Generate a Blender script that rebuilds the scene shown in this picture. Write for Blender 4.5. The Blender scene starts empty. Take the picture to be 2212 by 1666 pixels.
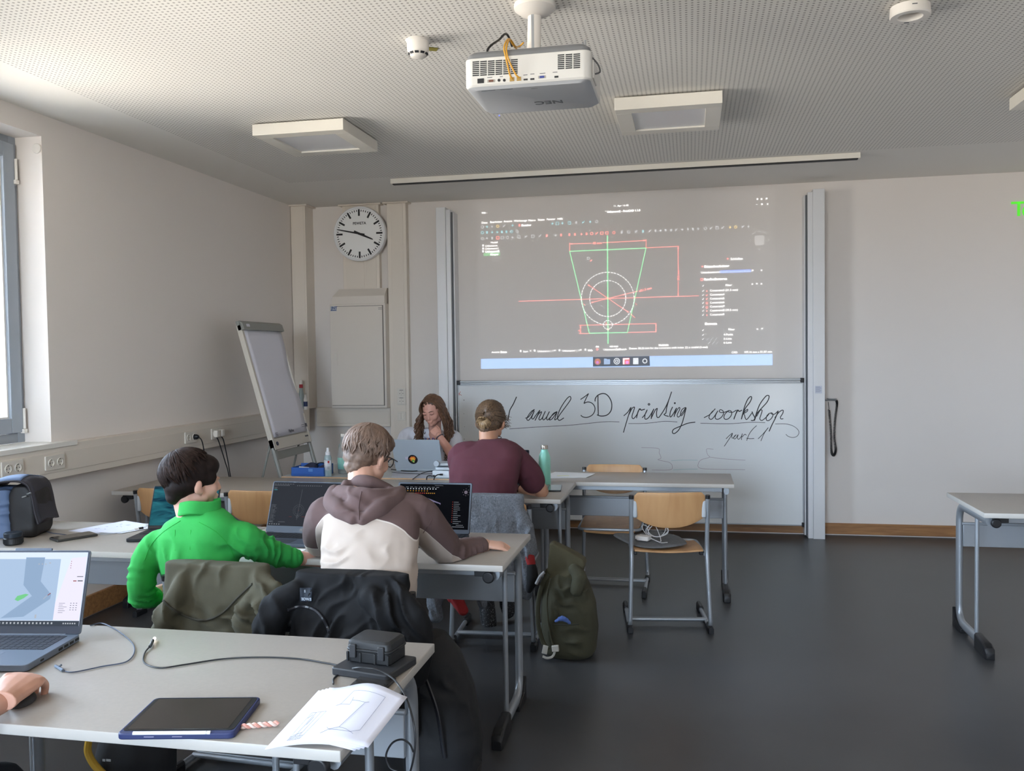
import bpy, math, random
import numpy as np
from mathutils import Vector, Matrix, noise
random.seed(7)
C = bpy.context.scene.collection
SC = bpy.context.scene
# ---------------------------------------------------------------- camera
W_PX, H_PX, F_PX, CAM_H = 2212.0, 1666.0, 1895.0, 1.59
def cam_axes(yaw=0.2010, pitch=0.0356, roll=-0.0141):
    f = Vector((-math.sin(yaw)*math.cos(pitch), math.cos(yaw)*math.cos(pitch), -math.sin(pitch)))
    r = Vector((math.cos(yaw), math.sin(yaw), 0)); u = r.cross(f)
    return r*math.cos(roll)+u*math.sin(roll), u*math.cos(roll)-r*math.sin(roll), f
CR, CU, CF = cam_axes()
cam_d = bpy.data.cameras.new('camera'); cam = bpy.data.objects.new('camera', cam_d); C.objects.link(cam)
cam_d.sensor_width = 36; cam_d.lens = 36*F_PX/W_PX; cam_d.clip_start = 0.05
m = Matrix((CR, CU, -CF)).transposed().to_4x4(); m.translation = (0, 0, CAM_H); cam.matrix_world = m
SC.camera = cam
def at(px, py, x=None, y=None, z=None):
    """world point seen at a place of the photograph, on the plane x=, y= or z="""
    d = CR*((px-W_PX/2)/F_PX) - CU*((py-H_PX/2)/F_PX) + CF
    t = x/d.x if x is not None else (y/d.y if y is not None else (z-CAM_H)/d.z)
    return Vector((0, 0, CAM_H)) + d*t
# ---------------------------------------------------------------- exposure, sky, daylight
SC.view_settings.view_transform = 'Standard'; SC.view_settings.look = 'None'
SC.view_settings.gamma = 1; SC.view_settings.use_curve_mapping = False
SC.view_settings.exposure = 1.88
wd = bpy.data.worlds.new('world'); SC.world = wd; wd.use_nodes = True
nt = wd.node_tree; nt.nodes.clear()
wo = nt.nodes.new('ShaderNodeOutputWorld'); bg = nt.nodes.new('ShaderNodeBackground')
tc = nt.nodes.new('ShaderNodeTexCoord'); sx = nt.nodes.new('ShaderNodeSeparateXYZ')
rp = nt.nodes.new('ShaderNodeValToRGB'); mr = nt.nodes.new('ShaderNodeMapRange')
mr.inputs[1].default_value = -1; mr.inputs[2].default_value = 1
nt.links.new(tc.outputs['Generated'], sx.inputs[0]); nt.links.new(sx.outputs[2], mr.inputs[0])
nt.links.new(mr.outputs[0], rp.inputs[0]); nt.links.new(rp.outputs[0], bg.inputs[0]); nt.links.new(bg.outputs[0], wo.inputs[0])
e = rp.color_ramp.elements
e[0].position = 0.0; e[0].color = (0.74, 0.64, 0.57, 1)      # pale sunlit paving below
e[1].position = 1.0; e[1].color = (0.62, 0.80, 1.05, 1)      # sky overhead
k = rp.color_ramp.elements.new(0.48); k.color = (0.76, 0.69, 0.64, 1)
k = rp.color_ramp.elements.new(0.52); k.color = (0.92, 1.05, 1.28, 1)
bg.inputs[1].default_value = 9.0
WIN = [(3.25, 4.48), (1.45, 2.75), (-0.35, 0.95), (-2.15, -0.85)]   # the left wall's window openings (y from, y to)
WZ0, WZ1, XL, XR, YF, YB, ZC, WALL_T = 1.115, 2.89, -3.67, 3.9, 7.88, -2.8, 3.015, 0.34
for (y0, y1) in WIN:
    ld = bpy.data.lights.new('daylight_portal', 'AREA'); ld.shape = 'RECTANGLE'
    ld.size = WZ1-WZ0; ld.size_y = y1-y0; ld.cycles.is_portal = True
    lo = bpy.data.objects.new('daylight_portal', ld); C.objects.link(lo)
    lo.location = (XL-WALL_T-0.02, (y0+y1)/2, (WZ0+WZ1)/2); lo.rotation_euler = (0, -math.pi/2, 0)
ADDED_BWIN = [(-2.5, -0.6, 1.115, 2.89), (1.35, 2.0, .30, 1.0)]     # openings added to the back wall for fill light and a board reflection (x from, x to, z from, z to), behind the camera
for (x0, x1, z0, z1) in ADDED_BWIN:
    ld = bpy.data.lights.new('daylight_portal', 'AREA'); ld.shape = 'RECTANGLE'
    ld.size = x1-x0; ld.size_y = z1-z0; ld.cycles.is_portal = True
    lo = bpy.data.objects.new('daylight_portal', ld); C.objects.link(lo)
    lo.location = ((x0+x1)/2, YB-0.24, (z0+z1)/2); lo.rotation_euler = (math.pi/2, 0, 0)
# ---------------------------------------------------------------- tags, materials
def tag(o, label=None, cat=None, group=None, kind=None):
    if label: o['label'] = label
    if cat: o['category'] = cat
    if group: o['group'] = group
    if kind: o['kind'] = kind
    return o
def thing(name, label, cat, loc=(0, 0, 0), rz=0.0, group=None):
    o = bpy.data.objects.new(name, None); C.objects.link(o)
    o.location = loc; o.rotation_euler = (0, 0, rz); o.empty_display_size = 0.05
    return tag(o, label, cat, group)
def lin(h):
    if isinstance(h, str):
        h = h.lstrip('#'); c = [int(h[i:i+2], 16)/255 for i in (0, 2, 4)]
        return tuple(x/12.92 if x <= 0.04045 else ((x+0.055)/1.055)**2.4 for x in c)
    return tuple(h)
MATS = {}
def mat(name, col, rough=0.6, metal=0.0, spec=0.5, bump=None, var=None, emit=None, estr=1.0, alpha=None, sheen=0, coat=0, scale3=None):
    """bump=(scale, strength, distance); var=(scale, amount) mixes a noise of lighter and darker tone"""
    if name in MATS: return MATS[name]
    m = bpy.data.materials.new(name); m.use_nodes = True; MATS[name] = m
    n = m.node_tree.nodes; l = m.node_tree.links; p = n['Principled BSDF']
    c = lin(col); p.inputs['Base Color'].default_value = (*c, 1)
    p.inputs['Roughness'].default_value = rough; p.inputs['Metallic'].default_value = metal
    p.inputs['Specular IOR Level'].default_value = spec
    if coat: p.inputs['Coat Weight'].default_value = coat; p.inputs['Coat Roughness'].default_value = 0.15
    if sheen: p.inputs['Sheen Weight'].default_value = sheen; p.inputs['Sheen Roughness'].default_value = 0.5
    if emit:
        p.inputs['Emission Color'].default_value = (*lin(emit), 1); p.inputs['Emission Strength'].default_value = estr
    if alpha is not None: p.inputs['Alpha'].default_value = alpha
    if bump or var:
        t = n.new('ShaderNodeTexCoord'); mp = n.new('ShaderNodeMapping'); l.new(t.outputs['Object'], mp.inputs[0])
        if scale3: mp.inputs['Scale'].default_value = scale3
    if var:
        a = n.new('ShaderNodeTexNoise'); a.inputs['Scale'].default_value = var[0]; a.inputs['Detail'].default_value = 5
        l.new(mp.outputs[0], a.inputs['Vector'])
        r = n.new('ShaderNodeValToRGB'); l.new(a.outputs['Fac'], r.inputs[0])
        lo_, hi = (tuple(x*(1-var[1]) for x in c), tuple(min(1, x*(1+var[1])) for x in c)) if len(var) < 3 else (c, lin(var[2]))
        r.color_ramp.elements[0].color = (*lo_, 1); r.color_ramp.elements[1].color = (*hi, 1)
        r.color_ramp.elements[0].position = 0.3; r.color_ramp.elements[1].position = 0.7
        l.new(r.outputs[0], p.inputs['Base Color'])
    if bump:
        b = n.new('ShaderNodeTexNoise'); b.inputs['Scale'].default_value = bump[0]; b.inputs['Detail'].default_value = 3
        l.new(mp.outputs[0], b.inputs['Vector'])
        q = n.new('ShaderNodeBump'); q.inputs['Strength'].default_value = bump[1]; q.inputs['Distance'].default_value = bump[2] if len(bump) > 2 else 0.002
        l.new(b.outputs['Fac'], q.inputs['Height']); l.new(q.outputs[0], p.inputs['Normal'])
    return m
# ---------------------------------------------------------------- mesh builder
def spline(pts, n=8, closed=False):
    P = [Vector(p) for p in pts]; out = []
    if len(P) < 3: return P
    N = len(P); segs = N if closed else N-1
    for i in range(segs):
        p1 = P[i]; p2 = P[(i+1) % N]
        p0 = P[i-1] if (closed or i > 0) else p1*2-p2
        p3 = P[(i+2) % N] if (closed or i < N-2) else p2*2-p1
        for j in range(n):
            t = j/n
            out.append(0.5*((2*p1)+(p2-p0)*t+(2*p0-5*p1+4*p2-p3)*t*t+(3*p1-p0-3*p2+p3)*t**3))
    if not closed: out.append(P[-1])
    return out
def corner(pts, r, n=5):
    """polyline with its inner corners rounded at radius about r"""
    P = [Vector(p) for p in pts]; out = [P[0]]
    for i in range(1, len(P)-1):
        a = P[i-1]-P[i]; b = P[i+1]-P[i]
        d = min(r, a.length*0.49, b.length*0.49); a = P[i]+a.normalized()*d; b = P[i]+b.normalized()*d
        for j in range(n+1):
            t = j/n; out.append(a*(1-t)**2+P[i]*2*t*(1-t)+b*t*t)
    out.append(P[-1]); return out
class MB:
    def __init__(s, M=None): s.v = []; s.f = []; s.mi = []; s.M = M; s.cur = 0
    def add(s, vs, fs, M=None):
        b = len(s.v)
        for p in vs:
            p = Vector(p)
            if M is not None: p = M @ p
            if s.M is not None: p = s.M @ p
            s.v.append(p)
        for f in fs: s.f.append([i+b for i in f]); s.mi.append(s.cur)
        return s
    def box(s, a, b, M=None):
        x0, y0, z0 = a; x1, y1, z1 = b
        return s.add([(x0,y0,z0),(x1,y0,z0),(x1,y1,z0),(x0,y1,z0),(x0,y0,z1),(x1,y0,z1),(x1,y1,z1),(x0,y1,z1)],
                     [(0,3,2,1),(4,5,6,7),(0,1,5,4),(1,2,6,5),(2,3,7,6),(3,0,4,7)], M)
    def loft(s, rings, cap=True, closed=True, M=None):
        n = len(rings[0]); vs = [p for r in rings for p in r]; fs = []
        for i in range(len(rings)-1):
            for j in range(n if closed else n-1):
                k = (j+1) % n
                fs.append((i*n+j, i*n+k, (i+1)*n+k, (i+1)*n+j))
        if cap and closed:
            fs.append(tuple(range(n-1, -1, -1))); fs.append(tuple((len(rings)-1)*n+j for j in range(n)))
        return s.add(vs, fs, M)
    def tube(s, pts, r, n=8, cap=True, M=None, flat=1.0, closed=False):
        P = [Vector(p) for p in pts]; N = len(P); rings = []
        up = None
        for i, p in enumerate(P):
            if closed: t = (P[(i+1) % N]-P[i-1])
            else: t = (P[min(i+1, N-1)]-P[max(i-1, 0)])
            if t.length < 1e-9: t = Vector((0, 0, 1))
            t.normalize()
            if up is None:
                up = Vector((0, 0, 1)) if abs(t.z) < 0.9 else Vector((0, 1, 0))
            up = (up - t*up.dot(t))
            if up.length < 1e-6: up = Vector((1, 0, 0)) - t*t.x
            up.normalize(); sd = t.cross(up)
            rr = r[i] if isinstance(r, (list, tuple)) else r
            rings.append([p+(sd*math.cos(2*math.pi*k/n)*flat+up*math.sin(2*math.pi*k/n))*rr for k in range(n)])
        if closed: rings.append(rings[0])
        return s.loft(rings, cap and not closed, True, M)
    def lathe(s, prof, n=24, c=(0, 0, 0), M=None):
        c = Vector(c)
        return s.loft([[c+Vector((r*math.cos(2*math.pi*k/n), r*math.sin(2*math.pi*k/n), z)) for k in range(n)] for r, z in prof], True, True, M)
    def prism(s, poly, d0, d1, M=None):
        """polygon in the xy plane pulled from z=d0 to z=d1"""
        return s.loft([[Vector((x, y, d0)) for x, y in poly], [Vector((x, y, d1)) for x, y in poly]], True, True, M)
    def ell(s, c, r, M=None, n=16, m=10):
        vs = []; c = Vector(c)
        for i in range(1, m):
            a = math.pi*i/m
            for j in range(n):
                b = 2*math.pi*j/n
                vs.append(c+Vector((r[0]*math.sin(a)*math.cos(b), r[1]*math.sin(a)*math.sin(b), r[2]*math.cos(a))))
        fs = [(i*n+j, (i+1)*n+j, (i+1)*n+(j+1) % n, i*n+(j+1) % n) for i in range(m-2) for j in range(n)]
        t = len(vs); vs += [c+Vector((0, 0, r[2])), c-Vector((0, 0, r[2]))]
        fs += [(t, j, (j+1) % n) for j in range(n)] + [(t+1, (m-2)*n+(j+1) % n, (m-2)*n+j) for j in range(n)]
        return s.add(vs, fs, M)
    def text(s, txt, size, M, depth=0.0005, bold=0.0, align='LEFT'):
        cu = bpy.data.curves.new('t', 'FONT'); cu.body = txt; cu.size = size; cu.extrude = depth; cu.offset = bold
        cu.align_x = align; cu.resolution_u = 2
        o = bpy.data.objects.new('t', cu); C.objects.link(o)
        dg = bpy.context.evaluated_depsgraph_get(); me = bpy.data.meshes.new_from_object(o.evaluated_get(dg))
        s.add([v.co.copy() for v in me.vertices], [list(p.vertices) for p in me.polygons], M)
        bpy.data.objects.remove(o); bpy.data.curves.remove(cu); bpy.data.meshes.remove(me); return s
    def build(s, name, m, parent=None, angle=35, bevel=0, bseg=2, local=False, subsurf=0, label=None, kind=None, solid=0):
        me = bpy.data.meshes.new(name)
        vs = s.v
        if parent is not None and not local:
            I = Matrix.Identity(4); p = parent; ch = []
            while p is not None: ch.append(p); p = p.parent
            for q in reversed(ch): I = I @ (Matrix.Translation(q.location) @ q.rotation_euler.to_matrix().to_4x4())
            I = I.inverted(); vs = [I @ v for v in vs]
        me.from_pydata([tuple(v) for v in vs], [], s.f); me.update()
        import bmesh
        bm = bmesh.new(); bm.from_mesh(me); bmesh.ops.recalc_face_normals(bm, faces=bm.faces) ; bm.to_mesh(me); bm.free()
        ms = m if isinstance(m, (list, tuple)) else [m]
        for q in ms: me.materials.append(q)
        if len(ms) > 1: me.polygons.foreach_set('material_index', s.mi)
        if angle:
            me.shade_smooth(); me.set_sharp_from_angle(angle=math.radians(angle))
        o = bpy.data.objects.new(name, me); C.objects.link(o)
        if parent is not None: o.parent = parent
        if solid:
            q = o.modifiers.new('solid', 'SOLIDIFY'); q.thickness = solid; q.offset = 0
        if bevel:
            q = o.modifiers.new('bevel', 'BEVEL'); q.width = bevel; q.segments = bseg; q.limit_method = 'ANGLE'; q.angle_limit = math.radians(40)
            me.shade_smooth(); q.harden_normals = False
        if subsurf:
            q = o.modifiers.new('sub', 'SUBSURF'); q.levels = subsurf; q.render_levels = subsurf
        if label: o['label'] = label
        if kind: o['kind'] = kind
        return o
def frame(o, x, y):
    """matrix whose local x and y axes point along x and y, from origin o"""
    x = Vector(x).normalized(); y = Vector(y); y = (y-x*x.dot(y)).normalized(); z = x.cross(y)
    m = Matrix((x, y, z)).transposed().to_4x4(); m.translation = Vector(o); return m
def TR(x=0, y=0, z=0, rx=0, ry=0, rz=0):
    return Matrix.Translation((x, y, z)) @ Matrix.Rotation(rz, 4, 'Z') @ Matrix.Rotation(ry, 4, 'Y') @ Matrix.Rotation(rx, 4, 'X')
def copy_tree(o, parent=None):
    kids = list(o.children)
    c = o.copy(); C.objects.link(c)
    if parent is not None: c.parent = parent
    for ch in kids: copy_tree(ch, c)
    return c
def rrect(w, h, r, n=5, cx=0, cy=0):
    out = []
    for (sx_, sy_, a0) in ((1, 1, 0), (-1, 1, 90), (-1, -1, 180), (1, -1, 270)):
        for i in range(n+1):
            a = math.radians(a0+90*i/n); out.append((cx+sx_*(w/2-r)+r*math.cos(a), cy+sy_*(h/2-r)+r*math.sin(a)))
    return out
# ================================================================ the room
M_WALL = mat('wall_paint', '#e7dfd8', 0.85, bump=(180, 0.12, 0.001))
M_FRONT = mat('front_wall_paint', '#e3dcd6', 0.8, bump=(180, 0.12, 0.001))
# floor: charcoal linoleum, worn sheen and scuffs
def floor_mat():
    m = mat('linoleum', '#3a3a3d', 0.34); n = m.node_tree.nodes; l = m.node_tree.links; p = n['Principled BSDF']
    t = n.new('ShaderNodeTexCoord')
    a = n.new('ShaderNodeTexNoise'); a.inputs['Scale'].default_value = 1.6; a.inputs['Detail'].default_value = 8; l.new(t.outputs['Object'], a.inputs[0])
    r = n.new('ShaderNodeValToRGB'); r.color_ramp.elements[0].color = (0.038, 0.038, 0.041, 1); r.color_ramp.elements[1].color = (0.064, 0.065, 0.068, 1)
    r.color_ramp.elements[0].position = .35; r.color_ramp.elements[1].position = .7; l.new(a.outputs[0], r.inputs[0])
    b = n.new('ShaderNodeTexNoise'); b.inputs['Scale'].default_value = 14; b.inputs['Detail'].default_value = 6; b.inputs['Roughness'].default_value = .7; l.new(t.outputs['Object'], b.inputs[0])
    r2 = n.new('ShaderNodeValToRGB'); r2.color_ramp.elements[0].position = .68; r2.color_ramp.elements[1].position = .76
    r2.color_ramp.elements[0].color = (0, 0, 0, 1); r2.color_ramp.elements[1].color = (.5, .5, .5, 1); l.new(b.outputs[0], r2.inputs[0])
    mx = n.new('ShaderNodeMix'); mx.data_type = 'RGBA'; l.new(r2.outputs[0], mx.inputs[0]); l.new(r.outputs[0], mx.inputs[6]); mx.inputs[7].default_value = (.16, .15, .14, 1)
    l.new(mx.outputs[2], p.inputs['Base Color'])
    mr = n.new('ShaderNodeMapRange'); mr.inputs[3].default_value = .27; mr.inputs[4].default_value = .42; l.new(a.outputs[0], mr.inputs[0]); l.new(mr.outputs[0], p.inputs['Roughness'])
    q = n.new('ShaderNodeBump'); q.inputs['Strength'].default_value = .08; q.inputs['Distance'].default_value = .002; l.new(b.outputs[0], q.inputs['Height']); l.new(q.outputs[0], p.inputs['Normal'])
    return m
def ceil_mat():
    m = mat('perforated_plaster', '#e9e5de', 0.9); n = m.node_tree.nodes; l = m.node_tree.links; p = n['Principled BSDF']
    t = n.new('ShaderNodeTexCoord'); s = n.new('ShaderNodeSeparateXYZ'); l.new(t.outputs['Object'], s.inputs[0])
    def mth(op, a, b=None):
        k = n.new('ShaderNodeMath'); k.operation = op
        for i, q in enumerate((a, b)):
            if q is None: continue
            if isinstance(q, (int, float)): k.inputs[i].default_value = q
            else: l.new(q, k.inputs[i])
        return k.outputs[0]
    P = 0.0245
    fx = mth('SUBTRACT', mth('FRACT', mth('DIVIDE', mth('ADD', s.outputs[0], 50), P)), .5)
    fy = mth('SUBTRACT', mth('FRACT', mth('DIVIDE', mth('ADD', s.outputs[1], 50), P)), .5)
    d = mth('SQRT', mth('ADD', mth('MULTIPLY', fx, fx), mth('MULTIPLY', fy, fy)))
    hole = mth('LESS_THAN', d, 0.22)
    reg = mth('MULTIPLY', mth('GREATER_THAN', s.outputs[0], -3.2), mth('LESS_THAN', s.outputs[1], 6.72))
    reg = mth('MULTIPLY', reg, mth('LESS_THAN', s.outputs[0], 3.3))
    k = mth('MULTIPLY', hole, reg)
    mx = n.new('ShaderNodeMix'); mx.data_type = 'RGBA'; l.new(k, mx.inputs[0])
    mx.inputs[6].default_value = (*lin('#e9e5de'), 1); mx.inputs[7].default_value = (*lin('#a39e98'), 1)
    l.new(mx.outputs[2], p.inputs['Base Color']); return m
M_FLOOR = floor_mat(); M_CEIL = ceil_mat()
MB().box((XL-WALL_T, YB-.2, -.15), (XR+.2, YF+.2, 0)).build('floor', M_FLOOR, kind='structure', angle=0)
MB().box((XL-WALL_T, YB-.2, ZC), (XR+.2, YF+.2, ZC+.15)).build('ceiling', M_CEIL, kind='structure', angle=0)
MB().box((XL-WALL_T, YF, 0), (XR+.2, YF+.2, ZC)).build('wall_front', M_FRONT, kind='structure', angle=0)
b = MB(); xs = [XL-WALL_T]+[v for w in ADDED_BWIN for v in w[:2]]+[XR+.2]
for i in range(0, len(xs), 2): b.box((xs[i], YB-.2, 0), (xs[i+1], YB, ZC))
for (x0, x1, z0, z1) in ADDED_BWIN: b.box((x0, YB-.2, 0), (x1, YB, z0)).box((x0, YB-.2, z1), (x1, YB, ZC))
b.build('wall_back', M_WALL, kind='structure', angle=0)
MB().box((XR, YB, 0), (XR+.2, YF, ZC)).build('wall_right', M_WALL, kind='structure', angle=0)
b = MB(); b.box((XL-WALL_T, YB, 0), (XL, YF, WZ0-.03)).box((XL-WALL_T, YB, WZ1), (XL, YF, ZC))
ys = [YB]+[v for w in sorted(WIN) for v in w]+[YF]
for i in range(0, len(ys), 2): b.box((XL-WALL_T, ys[i], WZ0-.03), (XL, ys[i+1], WZ1))
b.build('wall_left', M_WALL, kind='structure', angle=0)
# windows
M_WF = mat('window_frame_grey', '#9aa2ab', 0.45); M_WHITE = mat('white_lacquer', '#e4ded6', 0.4); M_GASK = mat('gasket', '#1c1d20', 0.6)
def glass_mat():
    m = bpy.data.materials.new('window_glass'); m.use_nodes = True; n = m.node_tree.nodes; l = m.node_tree.links; n.clear()
    o = n.new('ShaderNodeOutputMaterial'); t = n.new('ShaderNodeBsdfTransparent'); g = n.new('ShaderNodeBsdfGlossy'); g.inputs['Roughness'].default_value = .01
    f = n.new('ShaderNodeFresnel'); f.inputs[0].default_value = 1.45; x = n.new('ShaderNodeMixShader'); t.inputs[0].default_value = (.93, .96, .96, 1)
    l.new(f.outputs[0], x.inputs[0]); l.new(t.outputs[0], x.inputs[1]); l.new(g.outputs[0], x.inputs[2]); l.new(x.outputs[0], o.inputs[0]); return m
M_GLASS = glass_mat()
def ring_yz(mb, y0, y1, z0, z1, w, x0, x1, wb=None):
    wb = wb or w
    mb.box((x0, y0, z0), (x1, y0+w, z1)); mb.box((x0, y1-w, z0), (x1, y1, z1))
    mb.box((x0, y0+w, z0), (x1, y1-w, z0+wb)); mb.box((x0, y0+w, z1-w), (x1, y1-w, z1))
for i, (y0, y1) in enumerate(WIN):
    fr = MB(); ring_yz(fr, y0, y1, WZ0, WZ1, .055, XL-.25, XL-.175)
    wf = fr.build('window_%d' % (i+1), M_WF, kind='structure', angle=0, bevel=.003)
    sa = MB(); ring_yz(sa, y0+.035, y1-.035, WZ0+.06, WZ1-.045, .085, XL-.235, XL-.155)
    sash = sa.build('window_sash', M_WF, wf, bevel=.004)
    gk = MB(); ring_yz(gk, y0+.118, y1-.118, WZ0+.143, WZ1-.128, .012, XL-.225, XL-.175); gk.build('glazing_gasket', M_WHITE, sash)
    MB().box((XL-.215, y0+.12, WZ0+.145), (XL-.209, y1-.12, WZ1-.13)).build('window_pane', M_GLASS, sash, angle=0)
    for z in (WZ0+.13, WZ1-.20):
        h = MB().tube([(XL-.150, y1-.030, z-.05), (XL-.150, y1-.030, z+.07)], .008, 10); h.box((XL-.165, y1-.045, z-.075), (XL-.14, y1-.02, z-.052))
        h.build('window_hinge', M_WHITE, wf)
    hd = MB().box((XL-.156, y0+.06, 1.75), (XL-.145, y0+.09, 1.87)).tube([(XL-.15, y0+.075, 1.80), (XL-.10, y0+.075, 1.80), (XL-.10, y0+.075, 1.68)], .008)
    hd.build('window_handle', mat('handle_metal', '#a9adb2', .3, .8), wf)
    # blind guide outside the pane
    MB().box((XL-.30, y1-.20, WZ0), (XL-.27, y1-.16, WZ1)).build('blind_rail', mat('blind_rail_metal', '#6c7680', .4, .3), wf)
    s_ = MB(); s_.box((XL-.18, y0+.002, WZ0-.03), (XL, y1-.002, WZ0)); s_.box((XL, y0-.02, WZ0-.03), (XL+.075, y1+.13 if i == 0 else y1+.02, WZ0))
    s_.build('window_sill', mat('sill_white', '#e8e4dc', .35), wf, bevel=.003)
for i, (x0, x1, z0, z1) in enumerate(ADDED_BWIN):  # added back windows, out of view, put in for the light they give
    fr = MB()
    for (a, c) in (((x0, z0), (x0+.05, z1)), ((x1-.05, z0), (x1, z1)), ((x0+.05, z0), (x1-.05, z0+.05)), ((x0+.05, z1-.05), (x1-.05, z1))):
        fr.box((a[0], YB-.15, a[1]), (c[0], YB-.08, c[1]))
    wf = fr.build('window_%d' % (i+5), M_WF, kind='structure', angle=0, bevel=.003)
    MB().box((x0+.045, YB-.12, z0+.045), (x1-.045, YB-.115, z1-.045)).build('window_pane', M_GLASS, wf, angle=0)
# baseboards: brown wood
def wood_mat(name, c1, c2, scale=(1.2, 14, 14), rough=.45, sc=3.0):
    m = mat(name, c1, rough); n = m.node_tree.nodes; l = m.node_tree.links; p = n['Principled BSDF']
    t = n.new('ShaderNodeTexCoord'); mp = n.new('ShaderNodeMapping'); mp.inputs['Scale'].default_value = scale; l.new(t.outputs['Object'], mp.inputs[0])
    a = n.new('ShaderNodeTexNoise'); a.inputs['Scale'].default_value = sc; a.inputs['Detail'].default_value = 7; a.inputs['Distortion'].default_value = .6; l.new(mp.outputs[0], a.inputs[0])
    r = n.new('ShaderNodeValToRGB'); r.color_ramp.elements[0].color = (*lin(c1), 1); r.color_ramp.elements[1].color = (*lin(c2), 1)
    r.color_ramp.elements[0].position = .3; r.color_ramp.elements[1].position = .75; l.new(a.outputs[0], r.inputs[0]); l.new(r.outputs[0], p.inputs['Base Color'])
    return m
M_BB = wood_mat('baseboard_wood', '#8a5f3c', '#b58554')
MB().box((XL+.02, YF-.022, .012), (XR, YF, .105)).build('baseboard_front', M_BB, kind='structure', bevel=.004)
MB().box((XL, YB, .012), (XL+.022, YF, .135)).build('baseboard_left', M_BB, kind='structure', bevel=.004)
MB().box((XR-.022, YB, .012), (XR, YF-.03, .105)).build('baseboard_right', M_BB, kind='structure', bevel=.004)
MB().box((XL+.03, YB, .012), (XR-.03, YB+.022, .105)).build('baseboard_back', M_BB, kind='structure', bevel=.004)
# round cover in the window reveal
o = MB().lathe([(.0, 0), (.026, 0), (.029, .002), (.029, .005), (.026, .008), (.0, .009)], 28, M=frame(at(80, 321, y=4.478), (1, 0, 0), (0, 0, 1)))
o.build('reveal_cover_cap', M_WHITE, kind=None); tag(bpy.context.scene.objects['reveal_cover_cap'], 'round white cover cap set in the window reveal near the top', 'cover cap')
# ---------------------------------------------------------------- cable trunking and ducts
M_DUCT = mat('duct_beige', '#e2d8cb', 0.45); M_DUCTF = mat('duct_front', '#dfd5c8', 0.45)
t = thing('cable_trunking', 'long beige cable trunking along the left wall below the window sill', 'trunking', (XL+.035, 4, .9))
MB().box((XL+.001, YB+.03, .905), (XL+.068, 7.70, 1.105)).build('trunking_body', M_DUCT, t, bevel=.004)
MB().box((XL+.066, YB+.03, .945), (XL+.071, 7.68, 1.06)).build('trunking_lid', M_DUCTF, t, bevel=.0015)
MB().box((XL+.001, 7.44, .905), (-3.515, 7.695, 1.105)).build('corner_box', M_DUCT, t, bevel=.004)
t2 = thing('cable_trunking', 'short beige cable trunking on the front wall below the metal cabinet', 'trunking', (-3.1, YF-.035, .9))
MB().box((-3.50, YF-.068, .928), (-2.76, YF, 1.108)).build('trunking_body', M_DUCT, t2, bevel=.004)
MB().box((-3.49, YF-.071, .958), (-2.77, YF-.066, 1.075)).build('trunking_lid', M_DUCTF, t2, bevel=.0015)
def duct(x0, x1, d, z0, label, grooves=(), flange=.03):
    t = thing('cable_duct', label, 'duct', ((x0+x1)/2, YF-d/2, z0))
    MB().box((x0, YF-d, z0), (x1, YF, ZC-.012)).build('duct_body', M_DUCT, t, bevel=.003)
    for g0, g1 in grooves: MB().box((g0, YF-d-.004, z0+.005), (g1, YF-d+.002, ZC-.02)).build('duct_lid', M_DUCTF, t, bevel=.0015)
    MB().box((x0-flange, YF-d-flange, ZC-.014), (x1+flange, YF, ZC-.001)).build('ceiling_flange', M_DUCT, t, bevel=.002)
    return t
duct(XL+.005, -3.52, .18, 1.105, 'narrow beige cable duct in the corner rising from the trunking to ceiling', ((-3.655, -3.535),))
duct(-3.20, -2.84, .06, 2.22, 'wide shallow beige cable duct behind the clock down to the cabinet hood', ((-3.17, -2.99), (-2.97, -2.87)))
duct(-2.755, -2.57, .075, .0, 'tall beige floor to ceiling cable duct between cabinet and whiteboard column', ((-2.715, -2.60),))
# ================================================================ tables
M_TOP = mat('laminate_grey_beige', '#a39c94', 0.38, var=(90, .03)); M_EDGE = mat('table_edge', '#c4c0ba', 0.4)
M_STEEL = mat('silver_painted_steel', '#a3a8ae', 0.35, 0.55); M_PANEL = mat('panel_steel', '#9a9ea3', 0.4, 0.35)
M_BLACK = mat('black_plastic', '#17171a', 0.45); M_DARKG = mat('dark_grey_plastic', '#2b2c2f', 0.5)
def table_leg(t, x, y0, y1, h, s):
    """s=+1: the leg stands at the table's right end"""
    yb = y1-.085; yf = y0+.04
    g = MB().tube(corner([(x, y0+.07, h-.052), (x, yb, h-.052), (x, yb, .045), (x, yf+.05, .045)], .10, 7), .026, 12, flat=.68)
    leg = g.build('leg', M_STEEL, t, angle=50)
    ym = y0+(y1-y0)*.42
    MB().tube([(x-s*.004, ym, h-.075), (x-s*.004, ym, .06)], .0125, 10, flat=.9).build('strut', M_STEEL, leg, angle=50)
    f = MB(); f.loft([[(x+sx*w, yf+dy, z) for sx, z in ((-1, 0), (1, 0), (1, hh), (.6, hh+.008), (-.6, hh+.008), (-1, hh))] for dy, w, hh in ((0, .02, .03), (.012, .024, .05), (.05, .024, .066), (.19, .022, .074), (.2, .019, .07))])
    f.build('foot_cap', M_BLACK, leg, bevel=.003, label='black plastic front foot cap')
    f = MB(); f.loft([[(x+sx*w, yb+dy, z) for sx, z in ((-1, 0), (1, 0), (1, hh), (-1, hh))] for dy, w, hh in ((-.10, .02, .025), (.0, .023, .05), (.045, .023, .11), (.06, .018, .10))])
    f.build('foot_cap', M_BLACK, leg, bevel=.003, label='black plastic rear foot wedge')
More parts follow.
